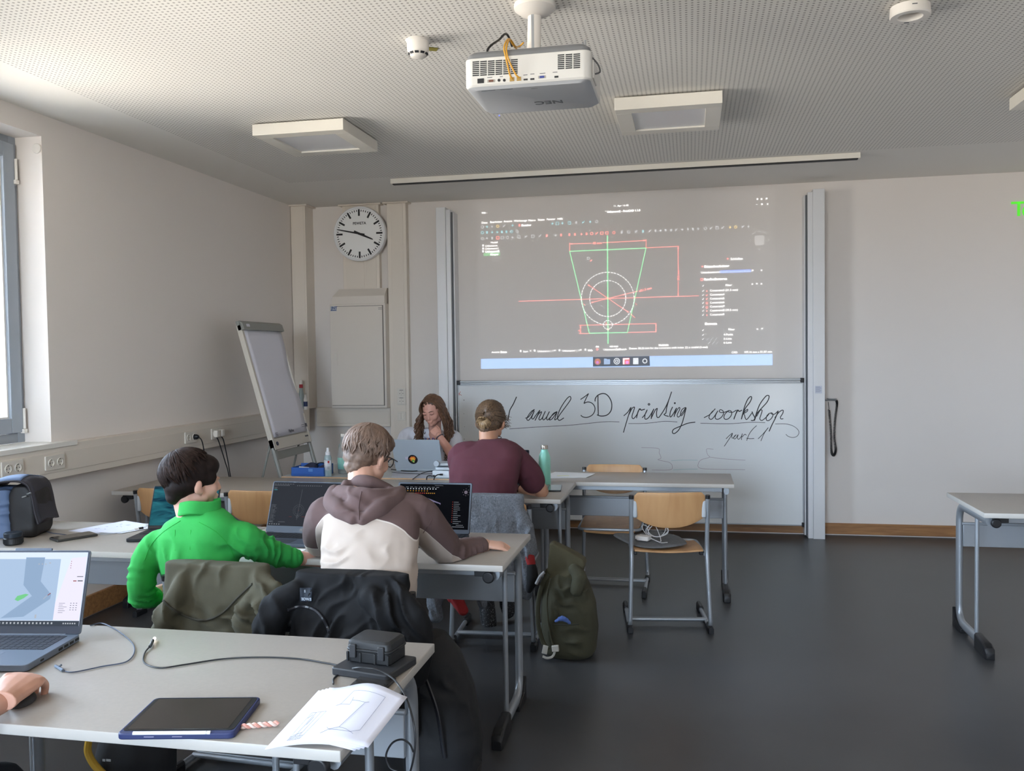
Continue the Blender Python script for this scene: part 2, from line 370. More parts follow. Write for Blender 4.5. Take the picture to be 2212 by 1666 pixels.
def table(x0, x1, y0, y1, label, group, hook=True, rz=0.0, z1=.6, z0=.475):
    h = .76; t = thing('classroom_table', label, 'table', ((x0+x1)/2, (y0+y1)/2, 0), 0, group)
    tp = MB(); tp.box((x0, y0, h-.026), (x1, y1, h)); tp.mi = [1, 0, 1, 1, 1, 1]
    tp.build('tabletop', [M_TOP, M_EDGE], t, angle=0, bevel=.0025)
    for s, x in ((-1, x0+.045), (1, x1-.045)): table_leg(t, x, y0, y1, h, s)
    MB().box((x0+.055, y1-.125, z0), (x1-.055, y1-.11, z1)).tube([(x0+.05, y1-.12, z1+.004), (x1-.05, y1-.12, z1+.004)], .009, 8).build('modesty_panel', M_PANEL, t, bevel=.002)
    MB().box((x0+.07, y0+.075, h-.062), (x1-.07, y0+.10, h-.027)).box((x0+.07, y1-.10, h-.062), (x1-.07, y1-.08, h-.027)).build('top_rail', M_STEEL, t, bevel=.002)
    if hook:
        for x, s in ((x1-.055, -1), (x0+.055, 1)):
            g = MB().box((min(x, x+s*.07), y0+.035, h-.055), (max(x, x+s*.07), y0+.06, h-.027))
            g.lathe([(0, -.012), (.02, -.012), (.024, -.008), (.024, .008), (.02, .012), (0, .012)], 20, M=TR(x+s*.012, y0+.04, h-.058, rx=math.pi/2))
            g.build('bag_hook', M_BLACK, t, bevel=.002)
    return t
G_T = 'classroom tables in rows'
table(-2.03, -.728, 1.708, 2.404, 'nearest pale table holding the tablet, curled papers and open laptop', G_T)
table(-2.035, -.728, 3.34, 3.955, 'pale table in front of the hooded person, with two dark laptops', G_T)
table(-3.345, -2.042, 3.34, 3.955, 'pale table at the left wall carrying the blue and black backpack', G_T)
table(-3.60, -2.17, 4.91, 5.60, 'empty pale table near the flip chart with two wooden chairs pushed under it', G_T)
table(-2.163, -.73, 4.92, 5.60, 'pale table with the mint bottle where the maroon shirt sits', G_T)
table(-1.04, .262, 5.607, 6.10, 'narrow pale table standing close to the whiteboard with an empty chair on either side', G_T, hook=False)
table(1.44, 2.74, 4.76, 5.42, 'pale table standing alone at the right edge of the room', G_T)
# teacher's desk
M_BIRCH = wood_mat('desk_edge_birch', '#c9a27c', '#d8b592', (2, 9, 9), .5)
t = thing('teacher_desk', 'grey topped desk with a wooden edge behind the tables, holding the silver laptop', 'desk', (-1.99, 6.0, 0))
tp = MB(); tp.box((-2.80, 5.645, .735), (-1.10, 6.38, .762)); tp.mi = [1, 0, 1, 1, 1, 1]; tp.build('desktop', [mat('desk_laminate', '#aab0b4', .4), M_BIRCH], t, bevel=.002)
for x in (-2.74, -1.16):
    MB().box((x-.02, 5.72, 0), (x+.02, 6.32, .03)).box((x-.02, 5.98, .03), (x+.02, 6.06, .735)).build('leg', M_STEEL, t, bevel=.003)
MB().box((-2.7, 6.02, .35), (-1.2, 6.035, .73)).build('modesty_panel', M_BIRCH, t)
# ================================================================ chairs
M_PLY = wood_mat('beech_plywood', '#b3865a', '#c59a6b', (1.0, 1.0, 5.0), .42, 2.2)
M_PLY2 = mat('seat_edge', '#9a6c42', .5)
def plywood():
    m = M_PLY; n = m.node_tree.nodes
    for q in n:
        if q.type == 'MAPPING': q.inputs['Scale'].default_value = (7.0, 7.0, .9)
plywood()
def chair(label, x, y, rz, group='plywood chairs with silver frames', back=True):
    t = thing('school_chair', label, 'chair', (0, 0, 0), 0, group)
    for s in (-1, 1):
        X = .213*s
        p = corner([(X, -.258, .768), (X, -.215, .47), (X*1.0, -.225, .40), (X*1.06, -.252, .045), (X*1.06, -.20, .022), (X*1.06, .21, .022)], .035, 5)
        fr = MB().tube(p, .0125, 12).build('leg', M_STEEL, t, angle=50)
        MB().tube([(X, -.258, .764), (X, -.2605, .784)], .0135, 12).build('tube_cap', M_BLACK, fr)
        for (a, c, hh) in (((X*1.06, -.285, 0), (X*1.06, -.17, 0), .04), ((X*1.06, .12, 0), (X*1.06, .235, 0), .044)):
            q = MB(); a = Vector(a); c = Vector(c)
            q.loft([[(a.x+sx*.0165*w, a.y+(c.y-a.y)*u, z*hh) for sx, z in ((-1, 0), (1, 0), (1, .75), (.5, 1), (-.5, 1), (-1, .75))] for u, w in ((0, .85), (.12, 1), (.88, 1), (1, .8))])
            q.build('foot_cap', M_BLACK, fr, bevel=.002)
    MB().tube([(-.213*1.06, -.10, .03), (.213*1.06, -.10, .03)], .011, 10).tube([(-.213*1.06, -.075, .03), (.213*1.06, -.075, .03)], .006, 8).build('crossbar', M_STEEL, t, angle=50)
    # seat carrier: a tube loop under the seat
    MB().tube(corner([(-.205, -.20, .435), (-.205, .195, .432), (.205, .195, .432), (.205, -.20, .435)], .06, 6), .011, 10, flat=.8).box((-.205, -.17, .425), (-.18, -.13, .447)).box((.18, -.17, .425), (.205, -.13, .447)).build('seat_frame', M_STEEL, t, angle=50)
    # seat shell
    rings = []
    for i in range(9):
        v = i/8; yy = -.205+.42*v; hw = .200-.012*(abs(v-.4)*2)**3
        if v > .9: hw -= .02
        zz = .447+.010*math.cos(v*math.pi*1.2)-.018*max(0, v-.85)/.15
        rings.append([Vector((hw*(u/6-1), yy, zz-.010*math.cos((u/6-1)*math.pi/2))) for u in range(13)])
    st = MB(); st.loft(rings, cap=False, closed=False); st.build('seat', M_PLY, t, angle=60, solid=.010, bevel=.002)
    # backrest: curved plate, flat top, rounded bottom
    def bot(u): return .598+.062*abs(u)**2.4
    def top(u): return .802-.022*max(0, (abs(u)-.88)/.12)**2
    rings = []
    for i in range(8):
        row = []
        for j in range(21):
            u = j/10-1; z = bot(u)+(top(u)-bot(u))*i/7
            yy = -.232-(z-.6)*.15-.026*(1-u*u)
            row.append(Vector((.198*u, yy, z)))
        rings.append(row)
    bk = MB(); bk.loft(rings, cap=False, closed=False); bk.build('backrest', M_PLY, t, angle=60, solid=.010, bevel=.003)
    for s in (-1, 1):
        cl = MB().box((s*.192-.012, -.262, .655), (s*.192+.012, -.236, .755), TR(0, 0, 0)); cl.build('back_bracket', mat('bracket_grey', '#b4b9be', .35), t, bevel=.008, bseg=3)
        MB().box((s*.19-.016, -.20, .43), (s*.19+.010, -.165, .452)).build('seat_bracket', M_BLACK, t, bevel=.004)
    t.location = (x, y, 0); t.rotation_euler = (0, 0, rz)
    return t
chair('empty wooden chair with a grey felt sleeve and white charger on its seat', -.155, 5.25, .13)
ch = chair('empty wooden chair behind the narrow table, its back to the whiteboard', -.53, 5.91, math.pi)
chair('wooden chair nearest the left wall, pushed under the far left table', -3.15, 5.07, .02)
chair('pale wooden chair pushed under the far left table, behind the grey laptop', -2.525, 5.05, .0)
chair('chair hung with a grey fleece jacket under the person in maroon', -1.075, 4.83, .05)
chair('chair hung with an olive jacket under the person in green', -1.70, 3.17, -.06)
chair('chair hung with a black jacket under the hooded person', -1.16, 3.08, .05)
# ================================================================ things on the walls
M_PLATE = mat('socket_white', '#ddd6cb', 0.35); M_INK = mat('dark_ink', '#26272b', .6)
XT = XL+.071
def socket_plate(label, M, n=2, group=None, w=.071):
    t = thing('power_socket', label, 'socket', M.translation.copy(), 0, group)
    W = w*n
    MB(M).prism(rrect(W+.012, .083, .006), 0, .009).build('socket_plate', M_PLATE, t, bevel=.0015)
    for i in range(n):
        cx = (i-(n-1)/2)*w
        r = MB(M); r.lathe([(.0, .0095), (.019, .0095), (.0205, .010), (.0205, .0135), (.023, .0135), (.0235, .009)], 28, c=(cx, 0, 0)); r.build('socket_ring', M_PLATE, t)
        h = MB(M)
        for s in (-1, 1): h.lathe([(0, .009), (.0028, .009), (.0028, .0102), (0, .0102)], 10, c=(cx+s*.0095, 0, 0)).box((cx-.003, s*.018-.002, .009), (cx+.003, s*.018+.002, .0125))
        h.build('socket_hole', M_INK, t)
    return t
def on_left(px, py): return frame(at(px, py, x=XT), (0, 1, 0), (0, 0, 1)) 
GS = 'double sockets on the trunking'
for px, py, lab in ((25, 1012, 'double white socket under the window sill, nearest the left picture edge'), (117, 999, 'double white socket on the trunking, just under the end of the window sill')):
    M = on_left(px, py); M = frame(M.translation, (0, 1, 0), (0, 0, 1)); socket_plate(lab, M)
# a socket with a black plug, another with two white plugs
def plug(label, P, kind, cable, loc):
    t = thing('power_plug', label, 'plug', P)
    M = frame(P, (0, 1, 0), (0, 0, 1)); m = kind
    if m is M_BLACK:
        MB(M).lathe([(0, -.001), (.019, -.001), (.0195, .012), (.015, .026), (.008, .034), (0, .035)], 18).build('plug_body', m, t)
    else:
        MB(M).box((-.022, -.024, -.001), (.022, .03, .03)).build('plug_body', m, t, bevel=.005, bseg=3)
    MB().tube(spline(cable, 8), .0042, 8).build('cable', M_BLACK, t)
    return t
P1 = at(411, 945, x=XT); Mx = frame(P1, (0, 1, 0), (0, 0, 1)); socket_plate('double socket with a black plug, on the trunking left of the flip chart', Mx)
q = P1+Vector((-.0+.012, .040, 0)); plug('round black plug in the trunking socket left of the flip chart', q, M_BLACK, [q+Vector((.03, 0, 0)), q+Vector((.05, .01, -.03)), q+Vector((.055, .03, -.12)), q+Vector((.055, .05, -.30)), q+Vector((.05, .1, -.6)), q+Vector((.03, .2, -.80))], 0)
P2 = at(467, 937, x=XT); Mx = frame(P2, (0, 1, 0), (0, 0, 1)); socket_plate('double socket holding two square white plugs, nearest the flip chart', Mx)
for k, (dy, lab) in enumerate(((-.034, 'square white plug with a black cable, the left one of the pair'), (.036, 'square white plug with a black cable, the right one of the pair'))):
    q = P2+Vector((.012, dy, 0)); e1 = at(487+6*k, 1000, x=XT+.05); e2 = at(495+3*k, 1030, x=XT+.08)
    plug(lab, q, M_PLATE, [q+Vector((.012, .0, -.025)), q+Vector((.02, .02, -.07)), e1, e2, e2+Vector((.0, .15, -.5)), e2+Vector((0, .2, -.76))], 0)
# socket and switch on the tall duct
yd = YF-.0795
def on_front(px, py, y): return frame(at(px, py, y=y), (1, 0, 0), (0, 0, 1))
M = on_front(868, 857, yd); M2 = frame(M.translation, (1, 0, 0), (0, -0.0, 1))
t = thing('data_socket', 'square double data socket on the tall duct right of the cabinet', 'socket', M.translation)
Mf = M2 @ Matrix.Rotation(0, 4, 'X')
def fbox(mb, M, x0, x1, z0, z1, d0, d1):   # front facing box in a frame whose z axis points to the room
    mb.box((x0, z0, min(d0, d1)), (x1, z1, max(d0, d1)), M)
FR = lambda P: frame(P, (1, 0, 0), (0, 0, 1))  # x right, y up, z = -Y (to the room)
M = FR(at(868, 857, y=yd))
b = MB(); fbox(b, M, -.041, .041, -.078, .078, -.001, .010); b.build('frame_plate', M_PLATE, t, bevel=.002)
for s in (-1, 1):
    b = MB(); fbox(b, M, -.030, .030, s*.036-.031, s*.036+.031, .009, .014); c_ = b.build('insert', M_PLATE, t, bevel=.002)
    h = MB()
    for sx_ in (-1, 1): h.lathe([(0, .0135), (.0035, .0135), (.0035, .0148), (0, .0148)], 10, c=(sx_*.015, s*.036-.006, 0), M=M)
    fbox(h, M, -.018, .018, s*.036+.022, s*.036+.026, .0135, .0146); fbox(h, M, -.0005, .0005, s*.036-.028, s*.036+.018, .0135, .0144); h.build('port', M_INK, c_)
t = thing('light_switch', 'square two part light switch on the tall duct below the data socket', 'switch', at(868, 899, y=yd))
M = FR(at(868, 899, y=yd)); b = MB(); fbox(b, M, -.041, .041, -.041, .041, -.001, .009); b.build('switch_frame', M_PLATE, t, bevel=.002)
for s in (-1, 1):
    b = MB(); fbox(b, M, -.030 if s < 0 else .0008, -.0008 if s < 0 else .030, -.03, .03, .008, .014); b.build('rocker', M_PLATE, t, bevel=.002)
# ---------------------------------------------------------------- wall clock
M_CLOCK = mat('clock_white', '#e9e9ea', .3); M_FACE = mat('clock_face', '#f2f2f0', .35, coat=.6)
cc = at(776, 505, y=YF-.135); M = FR(cc)
t = thing('wall_clock', 'round white wall clock with black bar marks above the cabinet', 'clock', cc)
MB(M).lathe([(0, -.07), (.235, -.07), (.25, -.06), (.255, -.01), (.252, .004), (.243, .010), (.234, .006), (.232, -.004), (0, -.004)], 64).build('case', M_CLOCK, t)
MB(M).lathe([(0, -.004), (.2315, -.004), (.2315, -.002), (0, -.002)], 64).build('dial', M_FACE, t)
mk = MB()
for i in range(60):
    a = 2*math.pi*i/60; w, r0, r1 = (.0085, .165, .226) if i % 5 == 0 else (.0035, .204, .222)
    mk.box((-w, r0, -.002), (w, r1, -.0005), M @ Matrix.Rotation(-a, 4, 'Z'))
mk.text('PEWETA', .034, M @ Matrix.Translation((-.062, .085, -.001)), .0005, .0006)
mk.build('hour_marks', M_BLACK, t)
for nm, ang, ln, w, z in (('hour_hand', 113.5, .145, .0085, .002), ('minute_hand', 282, .222, .0065, .006)):
    b = MB(M); R_ = Matrix.Rotation(math.radians(-ang), 4, 'Z')
    b.loft([[R_ @ Vector((x*w*k, y, zz)) for x, zz in ((-1, z), (1, z), (1, z+.002), (-1, z+.002))] for y, k in ((-.055, 1.3), (.02, 1.15), (ln-.02, .75), (ln, .45))]); b.build(nm, M_BLACK, t)
MB(M).lathe([(0, 0), (.011, 0), (.011, .011), (0, .011)], 20).build('hand_pin', M_BLACK, t)

# ---------------------------------------------------------------- metal cabinet with its hood
M_CAB = mat('cabinet_paint', '#ddd4c9', .42)
t = thing('metal_cabinet', 'beige wall cabinet with a closed door and small handle plate', 'cabinet', (-3.02, YF-.08, 1.11))
x0, x1, z0, z1, yf = -3.30, -2.755, 1.110, 2.078, YF-.165
MB().box((x0, yf, z0), (x1, YF-.002, z1)).build('cabinet_body', M_CAB, t, bevel=.003)
MB().box((x0+.012, yf-.006, z0+.022), (x1-.020, yf+.004, z1-.018)).build('cabinet_gap', mat('gap_shadow', '#6b6661', .8), t)
d = MB().box((x0+.006, yf-.012, z0+.026), (x1-.026, yf+.002, z1-.022)).build('cabinet_door', M_CAB, t, bevel=.002)
M = FR(at(725, 773, y=yf-.013))
b = MB(); fbox(b, M, -.02, .02, -.075, .07, 0, .003); b.build('lock_plate', M_CAB, d, bevel=.001)
b = MB(); fbox(b, M, -.011, .014, -.025, .042, .002, .007); b.build('latch', M_PLATE, d, bevel=.002)
M = FR(at(720.5, 667, y=yf-.0125)); b = MB(); fbox(b, M, -.031, .031, -.022, .022, 0, .001); s_ = b.build('sticker', mat('sticker_grey', '#b9bcc2', .5), d, label='grey and blue company sticker')
b = MB(); b.text('JNT', .036, M @ Matrix.Translation((-.022, -.006, .0012)), .0003, .001); fbox(b, M, -.028, .028, -.019, -.012, .001, .0014); b.build('lettering', mat('sticker_blue', '#2f4a7c', .5), s_)
M = FR(at(821, 667, y=yf-.0125)); b = MB()
for k in range(2): fbox(b, M, -.018, .018, k*.012-.006, k*.012-.003, 0, .0006)
b.build('type_label', M_INK, d)
t = thing('cabinet_hood', 'beige cable hood standing on top of the metal cabinet', 'hood', (-3.0, YF-.06, 2.078))
b = MB(); b.loft([[Vector((xa, YF, z)), Vector((xb, YF, z)), Vector((xb, YF-dd, z)), Vector((xa, YF-dd, z))] for xa, xb, dd, z in ((-3.285, -2.765, .155, 2.0785), (-3.28, -2.765, .15, 2.15), (-3.24, -2.765, .085, 2.22), (-3.235, -2.765, .085, 2.225))])
b.build('hood_shell', M_CAB, t, bevel=.002)
# ---------------------------------------------------------------- bottles on the trunking
for (px, py, h, r, lab, capc) in ((650, 881, .265, .026, 'clear bottle with a red and white cap standing behind the flip chart', '#a8202c'),):
    P = Vector((-3.56, 7.62, 1.1055)); P.x = at(651, 870, y=7.62).x
    t = thing('spray_bottle', lab, 'bottle', P)
    MB().lathe([(0, 0), (r, 0), (r, .12), (r*.85, .15), (.013, .19), (.013, .20)], 20, c=P).build('bottle_body', mat('dull_clear_plastic', '#8f9a97', .3), t)
    MB().lathe([(.0, .198), (.017, .198), (.017, .232), (0, .232)], 18, c=P).build('cap_ring', mat('cap_red', capc, .4), t, label='red cap band')
    MB().lathe([(.0, .232), (.017, .232), (.015, .262), (.008, .272), (0, .272)], 18, c=P).build('cap', M_WHITE, t, label='white cap')
P = Vector((at(660, 870, y=7.55).x, 7.55, 1.1055)); t = thing('spray_bottle', 'small white bottle with a dark label on the trunking beside the flip chart', 'bottle', P)
MB().lathe([(0, 0), (.018, 0), (.018, .09), (.010, .12), (.010, .14), (0, .14)], 18, c=P).build('bottle_body', M_WHITE, t)
MB().lathe([(.0183, .03), (.0186, .03), (.0186, .075), (.0183, .075)], 18, c=P).build('bottle_label', mat('label_blue_dark', '#2b3a63', .5), t)
P = Vector((-3.55, 7.50, 1.1055)); b = MB().box((P.x-.02, P.y-.03, P.z), (P.x+.025, P.y+.02, P.z+.022)); tag(b.build('whiteboard_eraser', M_BLACK, bevel=.006), 'small black block lying on the trunking behind the flip chart', 'eraser')
# ================================================================ whiteboard
M_COL = mat('column_white', '#dcdcdd', .35, .15); M_ALU = mat('aluminium_trim', '#a5a8ab', .35, .6); M_BOARD = mat('whiteboard_enamel', '#e4e7e8', .18, spec=.4)
def column(xa, xb, s, label):
    t = thing('board_column', label, 'column', ((xa+xb)/2, YF-.1, 0))
    MB().box((xa, YF-.195, .0), (xb, YF, 2.925)).build('column_body', M_COL, t, bevel=.002)
    xi = xb if s > 0 else xa
    MB().box((min(xi, xi+s*.040), YF-.175, .0), (max(xi, xi+s*.040), YF, 2.905)).build('guide_rail', M_COL, t, bevel=.002)
    MB().box((min(xi+s*.04, xi+s*.054), YF-.150, .02), (max(xi+s*.04, xi+s*.054), YF, 2.885)).build('guide_slot', mat('slot_dark', '#55585c', .5), t)
    MB().box((min(xi+s*.054, xi+s*.064), YF-.135, .02), (max(xi+s*.054, xi+s*.064), YF, 2.885)).build('guide_lip', M_COL, t)
    return t
column(-2.247, -2.160, 1, 'tall pale metal column at the left end of the whiteboard')
tcol = column(1.005, 1.098, -1, 'tall pale metal column at the right end of the whiteboard')
M = FR(at(1768, 842, y=YF-.1955)); b = MB(); fbox(b, M, -.028, .028, -.032, .032, 0, .0008); st = b.build('notice_sticker', mat('sticker_pale', '#c9ccd6', .5), tcol)
b = MB()
for k in range(7): fbox(b, M, -.022, .022 if k % 3 else .012, .022-k*.007, .0245-k*.007, .0008, .0011)
b.build('sticker_print', mat('print_blue_grey', '#8b90a6', .6), st)
t = thing('whiteboard', 'large sliding whiteboard with handwritten workshop title', 'whiteboard', (-.57, YF-.12, .09))
X0, X1, Z0, Z1, YP = -2.090, .938, .095, 1.352, YF-.125
pan = MB().box((X0+.01, YP, Z0+.01), (X1-.01, YP+.022, Z1-.03)).build('writing_panel', M_BOARD, t, angle=0)
MB().box((X0, YP-.010, Z1-.032), (X1, YP+.03, Z1-.018)).box((X0, YP-.016, Z1-.014), (X1, YP+.03, Z1)).box((X0, YP-.002, Z1-.02), (X1, YP+.03, Z1-.012)).build('top_rail', M_ALU, t, bevel=.002)
MB().box((X0, YP-.004, Z1-.043), (X1, YP+.03, Z1-.032)).box((X0, YP-.003, Z0), (X1, YP+.026, Z0+.01)).box((X0, YP-.003, Z0), (X0+.012, YP+.026, Z1-.04)).box((X1-.012, YP-.003, Z0), (X1, YP+.026, Z1-.04)).build('panel_frame', M_ALU, t, bevel=.001)
for x in (X0, X1-.03):
    MB().box((x, YP-.018, Z1-.036), (x+.03, YP+.02, Z1+.004)).build('rail_corner', M_BLACK, t, bevel=.004)
for x in (X0, X1-.02): MB().box((x, YP-.008, Z0-.008), (x+.02, YP+.02, Z0+.03)).build('bottom_corner', M_BLACK, t, bevel=.004)
# --- the handwriting
def strokes(L, sc, ox, oy, r, name, m, par, w=0):
    b = MB()
    for s in L:
        p = [at(ox+x/sc, oy+y/sc, y=YP-.0008) for x, y in s]
        p = spline(p, 5)
        b.tube(p, r, 6, flat=1)
        n0 = len(b.v)
    for v in b.v: v.y = YP-.0008+(v.y-(YP-.0008))*.12
    return b.build(name, m, par, angle=60)
M_MARK = mat('black_marker', '#2c2d30', .7)
A = [[(110,120),(60,230),(10,320),(-10,420),(-20,480)],
 [(240,440),(290,420),(350,340),(378,310),(330,340),(285,400),(262,455),(290,470),(330,420),(375,330),(350,390),(335,440),(360,450),(395,400),(460,320),(420,400),(385,475)],
 [(385,475),(430,390),(475,345),(480,360),(445,440),(455,465),(490,440),(540,335),(500,430),(515,465),(560,420),(600,340),(560,430),(575,465),(640,400),(715,340)],
 [(715,340),(660,370),(610,440),(600,465),(640,450),(700,370),(715,345),(690,420),(680,465),(720,440),(760,380),(900,190),(920,140),(905,115),(860,150),(790,250),(740,350),(720,430),(740,470),(770,465),(815,435)],
 [(1065,160),(1125,120),(1185,72)], [(1185,72),(1150,140),(1115,220)], [(1115,220),(1160,200),(1215,205),(1260,240),(1280,290),(1270,350),(1230,400),(1160,428),(1100,420),(1068,395)],
 [(1325,95),(1325,200),(1330,395)], [(1282,190),(1285,150),(1320,100),(1390,72),(1450,85),(1500,140),(1530,220),(1525,310),(1490,370),(1440,400),(1370,408),(1310,390)],
 [(1710,405),(1770,350),(1820,275),(1790,370),(1750,500),(1705,655)], [(1785,390),(1830,300),(1860,275),(1870,290),(1835,400),(1840,440),(1865,440),(1910,380),(1945,295),(1920,360),(1900,440)],
 [(1905,410),(1925,340),(1955,300),(1970,320),(2025,305)], [(1985,435),(2030,380),(2062,312),(2030,380),(2025,440),(2045,455),(2090,420),(2150,320)],
 [(2087,218),(2100,232),(2087,246),(2074,232),(2087,218)], [(2160,300),(2130,380),(2120,450)], [(2125,430),(2180,320),(2212,290)]]
B = [[(0,403),(-12,470),(-6,525),(15,535),(40,510),(110,400),(160,290),(200,172)], [(160,290),(130,400),(120,470),(95,490),(110,505),(160,520)], [(215,385),(185,450),(175,510),(190,525),(225,480),(270,400),(250,460),(235,525)],
 [(245,322),(254,332),(245,342),(237,332),(245,322)], [(240,500),(290,410),(315,395),(310,430),(280,490),(285,525),(310,520),(350,470),(400,395)], [(400,390),(350,420),(325,480),(340,510),(375,460),(405,395)],
 [(405,395),(375,520),(345,620),(300,710),(240,760),(212,745),(230,700),(330,655),(430,615),(533,600)],
 [(655,538),(740,490),(815,410)], [(780,440),(735,500),(728,545),(760,560),(800,520),(850,440),(820,500),(815,545),(850,560),(900,530),(930,480),(920,440),(885,425),(870,450),(900,465),(960,455),(1000,440)],
 [(1000,440),(955,480),(935,530),(955,560),(1000,550),(1040,500),(1040,450),(1005,435),(1000,455),(1060,460),(1110,430)], [(1125,425),(1100,490),(1075,560)], [(1080,540),(1110,470),(1135,430),(1150,450),(1190,430)],
 [(1180,560),(1200,480),(1230,370),(1270,280),(1310,240),(1325,260),(1300,320),(1240,400),(1205,480),(1180,560)], [(1200,480),(1250,430),(1270,420),(1260,450),(1215,480),(1225,500),(1235,540),(1260,560),(1330,470)],
 [(1330,450),(1345,490),(1370,540),(1350,575),(1315,575)], [(1365,580),(1390,480),(1440,350),(1520,240),(1560,225),(1570,250),(1540,320),(1450,420),(1400,480),(1370,560)],
 [(1395,520),(1440,440),(1470,430),(1465,470),(1440,550),(1470,575),(1530,530),(1580,470)], [(1580,470),(1540,510),(1530,560),(1555,580),(1600,550),(1625,500),(1610,470),(1590,475),(1640,490),(1700,440)],
 [(1700,440),(1660,540),(1610,640),(1570,730)], [(1650,540),(1700,470),(1750,432),(1770,440),(1760,480),(1730,530),(1740,555),(1770,550)]]
C1 = [[(1055,760),(1020,820),(940,940)], [(965,835),(1010,790),(1055,755),(1045,800),(1060,825),(1110,775)], [(1110,775),(1080,800),(1075,830),(1100,830),(1135,775),(1125,820),(1145,840),(1180,800),(1195,760),(1185,800),(1180,850)],
 [(1190,810),(1230,770),(1250,785)], [(1395,648),(1340,700),(1290,770),(1255,860)], [(1250,825),(1300,832),(1360,830)], [(1415,835),(1490,760),(1560,675),(1500,760),(1455,865)]]
U = [[(605,615),(1000,622),(1300,603),(1515,607)], [(1655,625),(1800,625),(1900,650),(1970,700),(1990,750),(1960,800),(1900,815),(1840,800),(1805,770)], [(0,597),(120,588),(280,597)]]
strokes(A, 6.9125, 1100, 840, .0044, 'handwriting', M_MARK, pan, 0); strokes(B, 6.506, 1420, 820, .0039, 'handwriting', M_MARK, pan); strokes(C1, 6.506, 1420, 820, .0028, 'handwriting', M_MARK, pan)
M_MTHIN = mat('thin_marker', '#55575b', .7)
strokes([[(0,600),(450,570),(900,545),(1200,515),(1450,492),(1645,495)], [(1780,520),(2000,518),(2212,500)]], 6.9125, 1100, 840, .0026, 'underline', M_MTHIN, pan); strokes(U, 6.506, 1420, 820, .0026, 'underline', M_MTHIN, pan)
for L, c, nm in (([[(1120,440),(1215,445),(1222,470),(1232,500),(1215,510),(1280,525),(1297,550),(1280,567),(1180,568)], [(1530,450),(1492,448),(1497,480),(1508,495),(1460,510),(1443,535),(1450,555),(1500,562),(1710,566)], [(1510,495),(1600,505),(1712,512)]], '#a08a9c', 'faint_sketch_line'),
                 ([[(1290,515),(1360,511),(1440,512)], [(1300,567),(1370,563),(1440,562)]], '#9cc4c8', 'faint_sketch_line')):
    strokes(L, 2.633, 960, 800, .0016, nm, mat('marker'+c[1:], c, .7), pan)
strokes([[(835,160),(838,175),(841,192)], [(856,143),(844,168),(852,180),(870,190)]], 5.53, 840, 820, .0022, 'red_mark', mat('marker_red', '#b0463f', .7), pan)
strokes([[(890,247),(904,247)], [(895,409),(899,410)], [(902,564),(906,565)], [(897,711),(904,712)]], 5.53, 840, 820, .003, 'small_mark', M_MARK, pan)
# ---------------------------------------------------------------- coiled cable on a hook
P = at(1797, 862, y=YF-.05); t = thing('coiled_cable', 'black coiled cable hanging from a wall hook right of the whiteboard', 'cable', P)
MB().tube(corner([(P.x-.03, YF, P.z), (P.x-.03, YF-.09, P.z), (P.x+.035, YF-.09, P.z), (P.x+.035, YF-.03, P.z)], .03, 6), .005, 8).tube([(P.x-.05, YF-.02, P.z-.012), (P.x+.03, YF-.06, P.z-.012)], .006, 8).build('hook', M_ALU, t)
base = spline([at(1789, 868, y=YF-.05), at(1792, 900, y=YF-.05), at(1795, 940, y=YF-.045), at(1796, 975, y=YF-.05), at(1801, 984, y=YF-.05), at(1805, 972, y=YF-.05), at(1802, 945, y=YF-.055), at(1804, 905, y=YF-.05), at(1808, 872, y=YF-.05), at(1804, 862, y=YF-.05)], 26)
hx = []
for i, p in enumerate(base):
    q = base[min(i+1, len(base)-1)]-base[max(i-1, 0)]; q.normalize(); s1 = q.cross(Vector((0, 1, 0))).normalized(); s2 = q.cross(s1)
    n0 = len(base); coil = 14 < i < n0-14
    for k in range(6 if coil else 1):
        a = 2*math.pi*(i*.5+k/12); u = k/6
        c0 = p.lerp(base[min(i+1, n0-1)], u); rr = .0085 if coil else 0
        hx.append(c0+(s1*math.cos(a)+s2*math.sin(a))*rr)
MB().tube(hx, .0026, 5).build('coil', M_BLACK, t)
# ---------------------------------------------------------------- flip chart
t = thing('flip_chart', 'tall flip chart with a blank paper pad leaning back beside the left wall', 'flip chart', (-3.2, 6.48, 0))
T0 = Vector((-3.375, 6.15, 1.862)); Tn = Vector((-3.105, 6.15, .885)); up = (T0-Tn).normalized(); L_ = (T0-Tn).length
M = frame(Tn, (0, 1, 0), up)      # local x along the wall (+y), local y up the board, local z to the room (+x side)
M_FC = mat('flip_chart_frame', '#cfc8bc', .45); M_FG = mat('flip_chart_grey', '#8f908a', .45); M_PAPER = mat('paper_white', '#dcdae2', .75)
W_ = .66
MB(M).box((0, 0, -.028), (.028, L_-.02, .012)).box((W_-.028, 0, -.028), (W_, L_-.02, .012)).box((0, 0, -.028), (W_, .085, .010)).box((.02, .08, -.02), (W_-.02, L_-.02, -.012)).build('board_frame', M_FC, t, bevel=.003)
pp = MB(M); rr = []
for i in range(16):
    v = i/15; rr.append([Vector((.02+.625*u/8+.012*math.sin(v*5+1)*(1 if u == 8 else 0), .095+(L_-.15)*v, .006+.006*math.sin(v*8.5)*(u/8)**2+.004*math.sin(v*13+u*.4)*(u/8))) for u in range(9)])
pp.loft(rr, cap=False, closed=False); pad = pp.build('paper_pad', M_PAPER, t, angle=80, solid=.006)
MB(M).loft([[Vector((x, L_-.065, .018)), Vector((x, L_-.065, .034)), Vector((x, L_-.01, .030)), Vector((x, L_+.012, .008)), Vector((x, L_+.012, -.025)), Vector((x, L_-.065, -.02))] for x in (.0, W_+.012)]).build('clamp_bar', M_FG, t, bevel=.004)
b = MB(M)
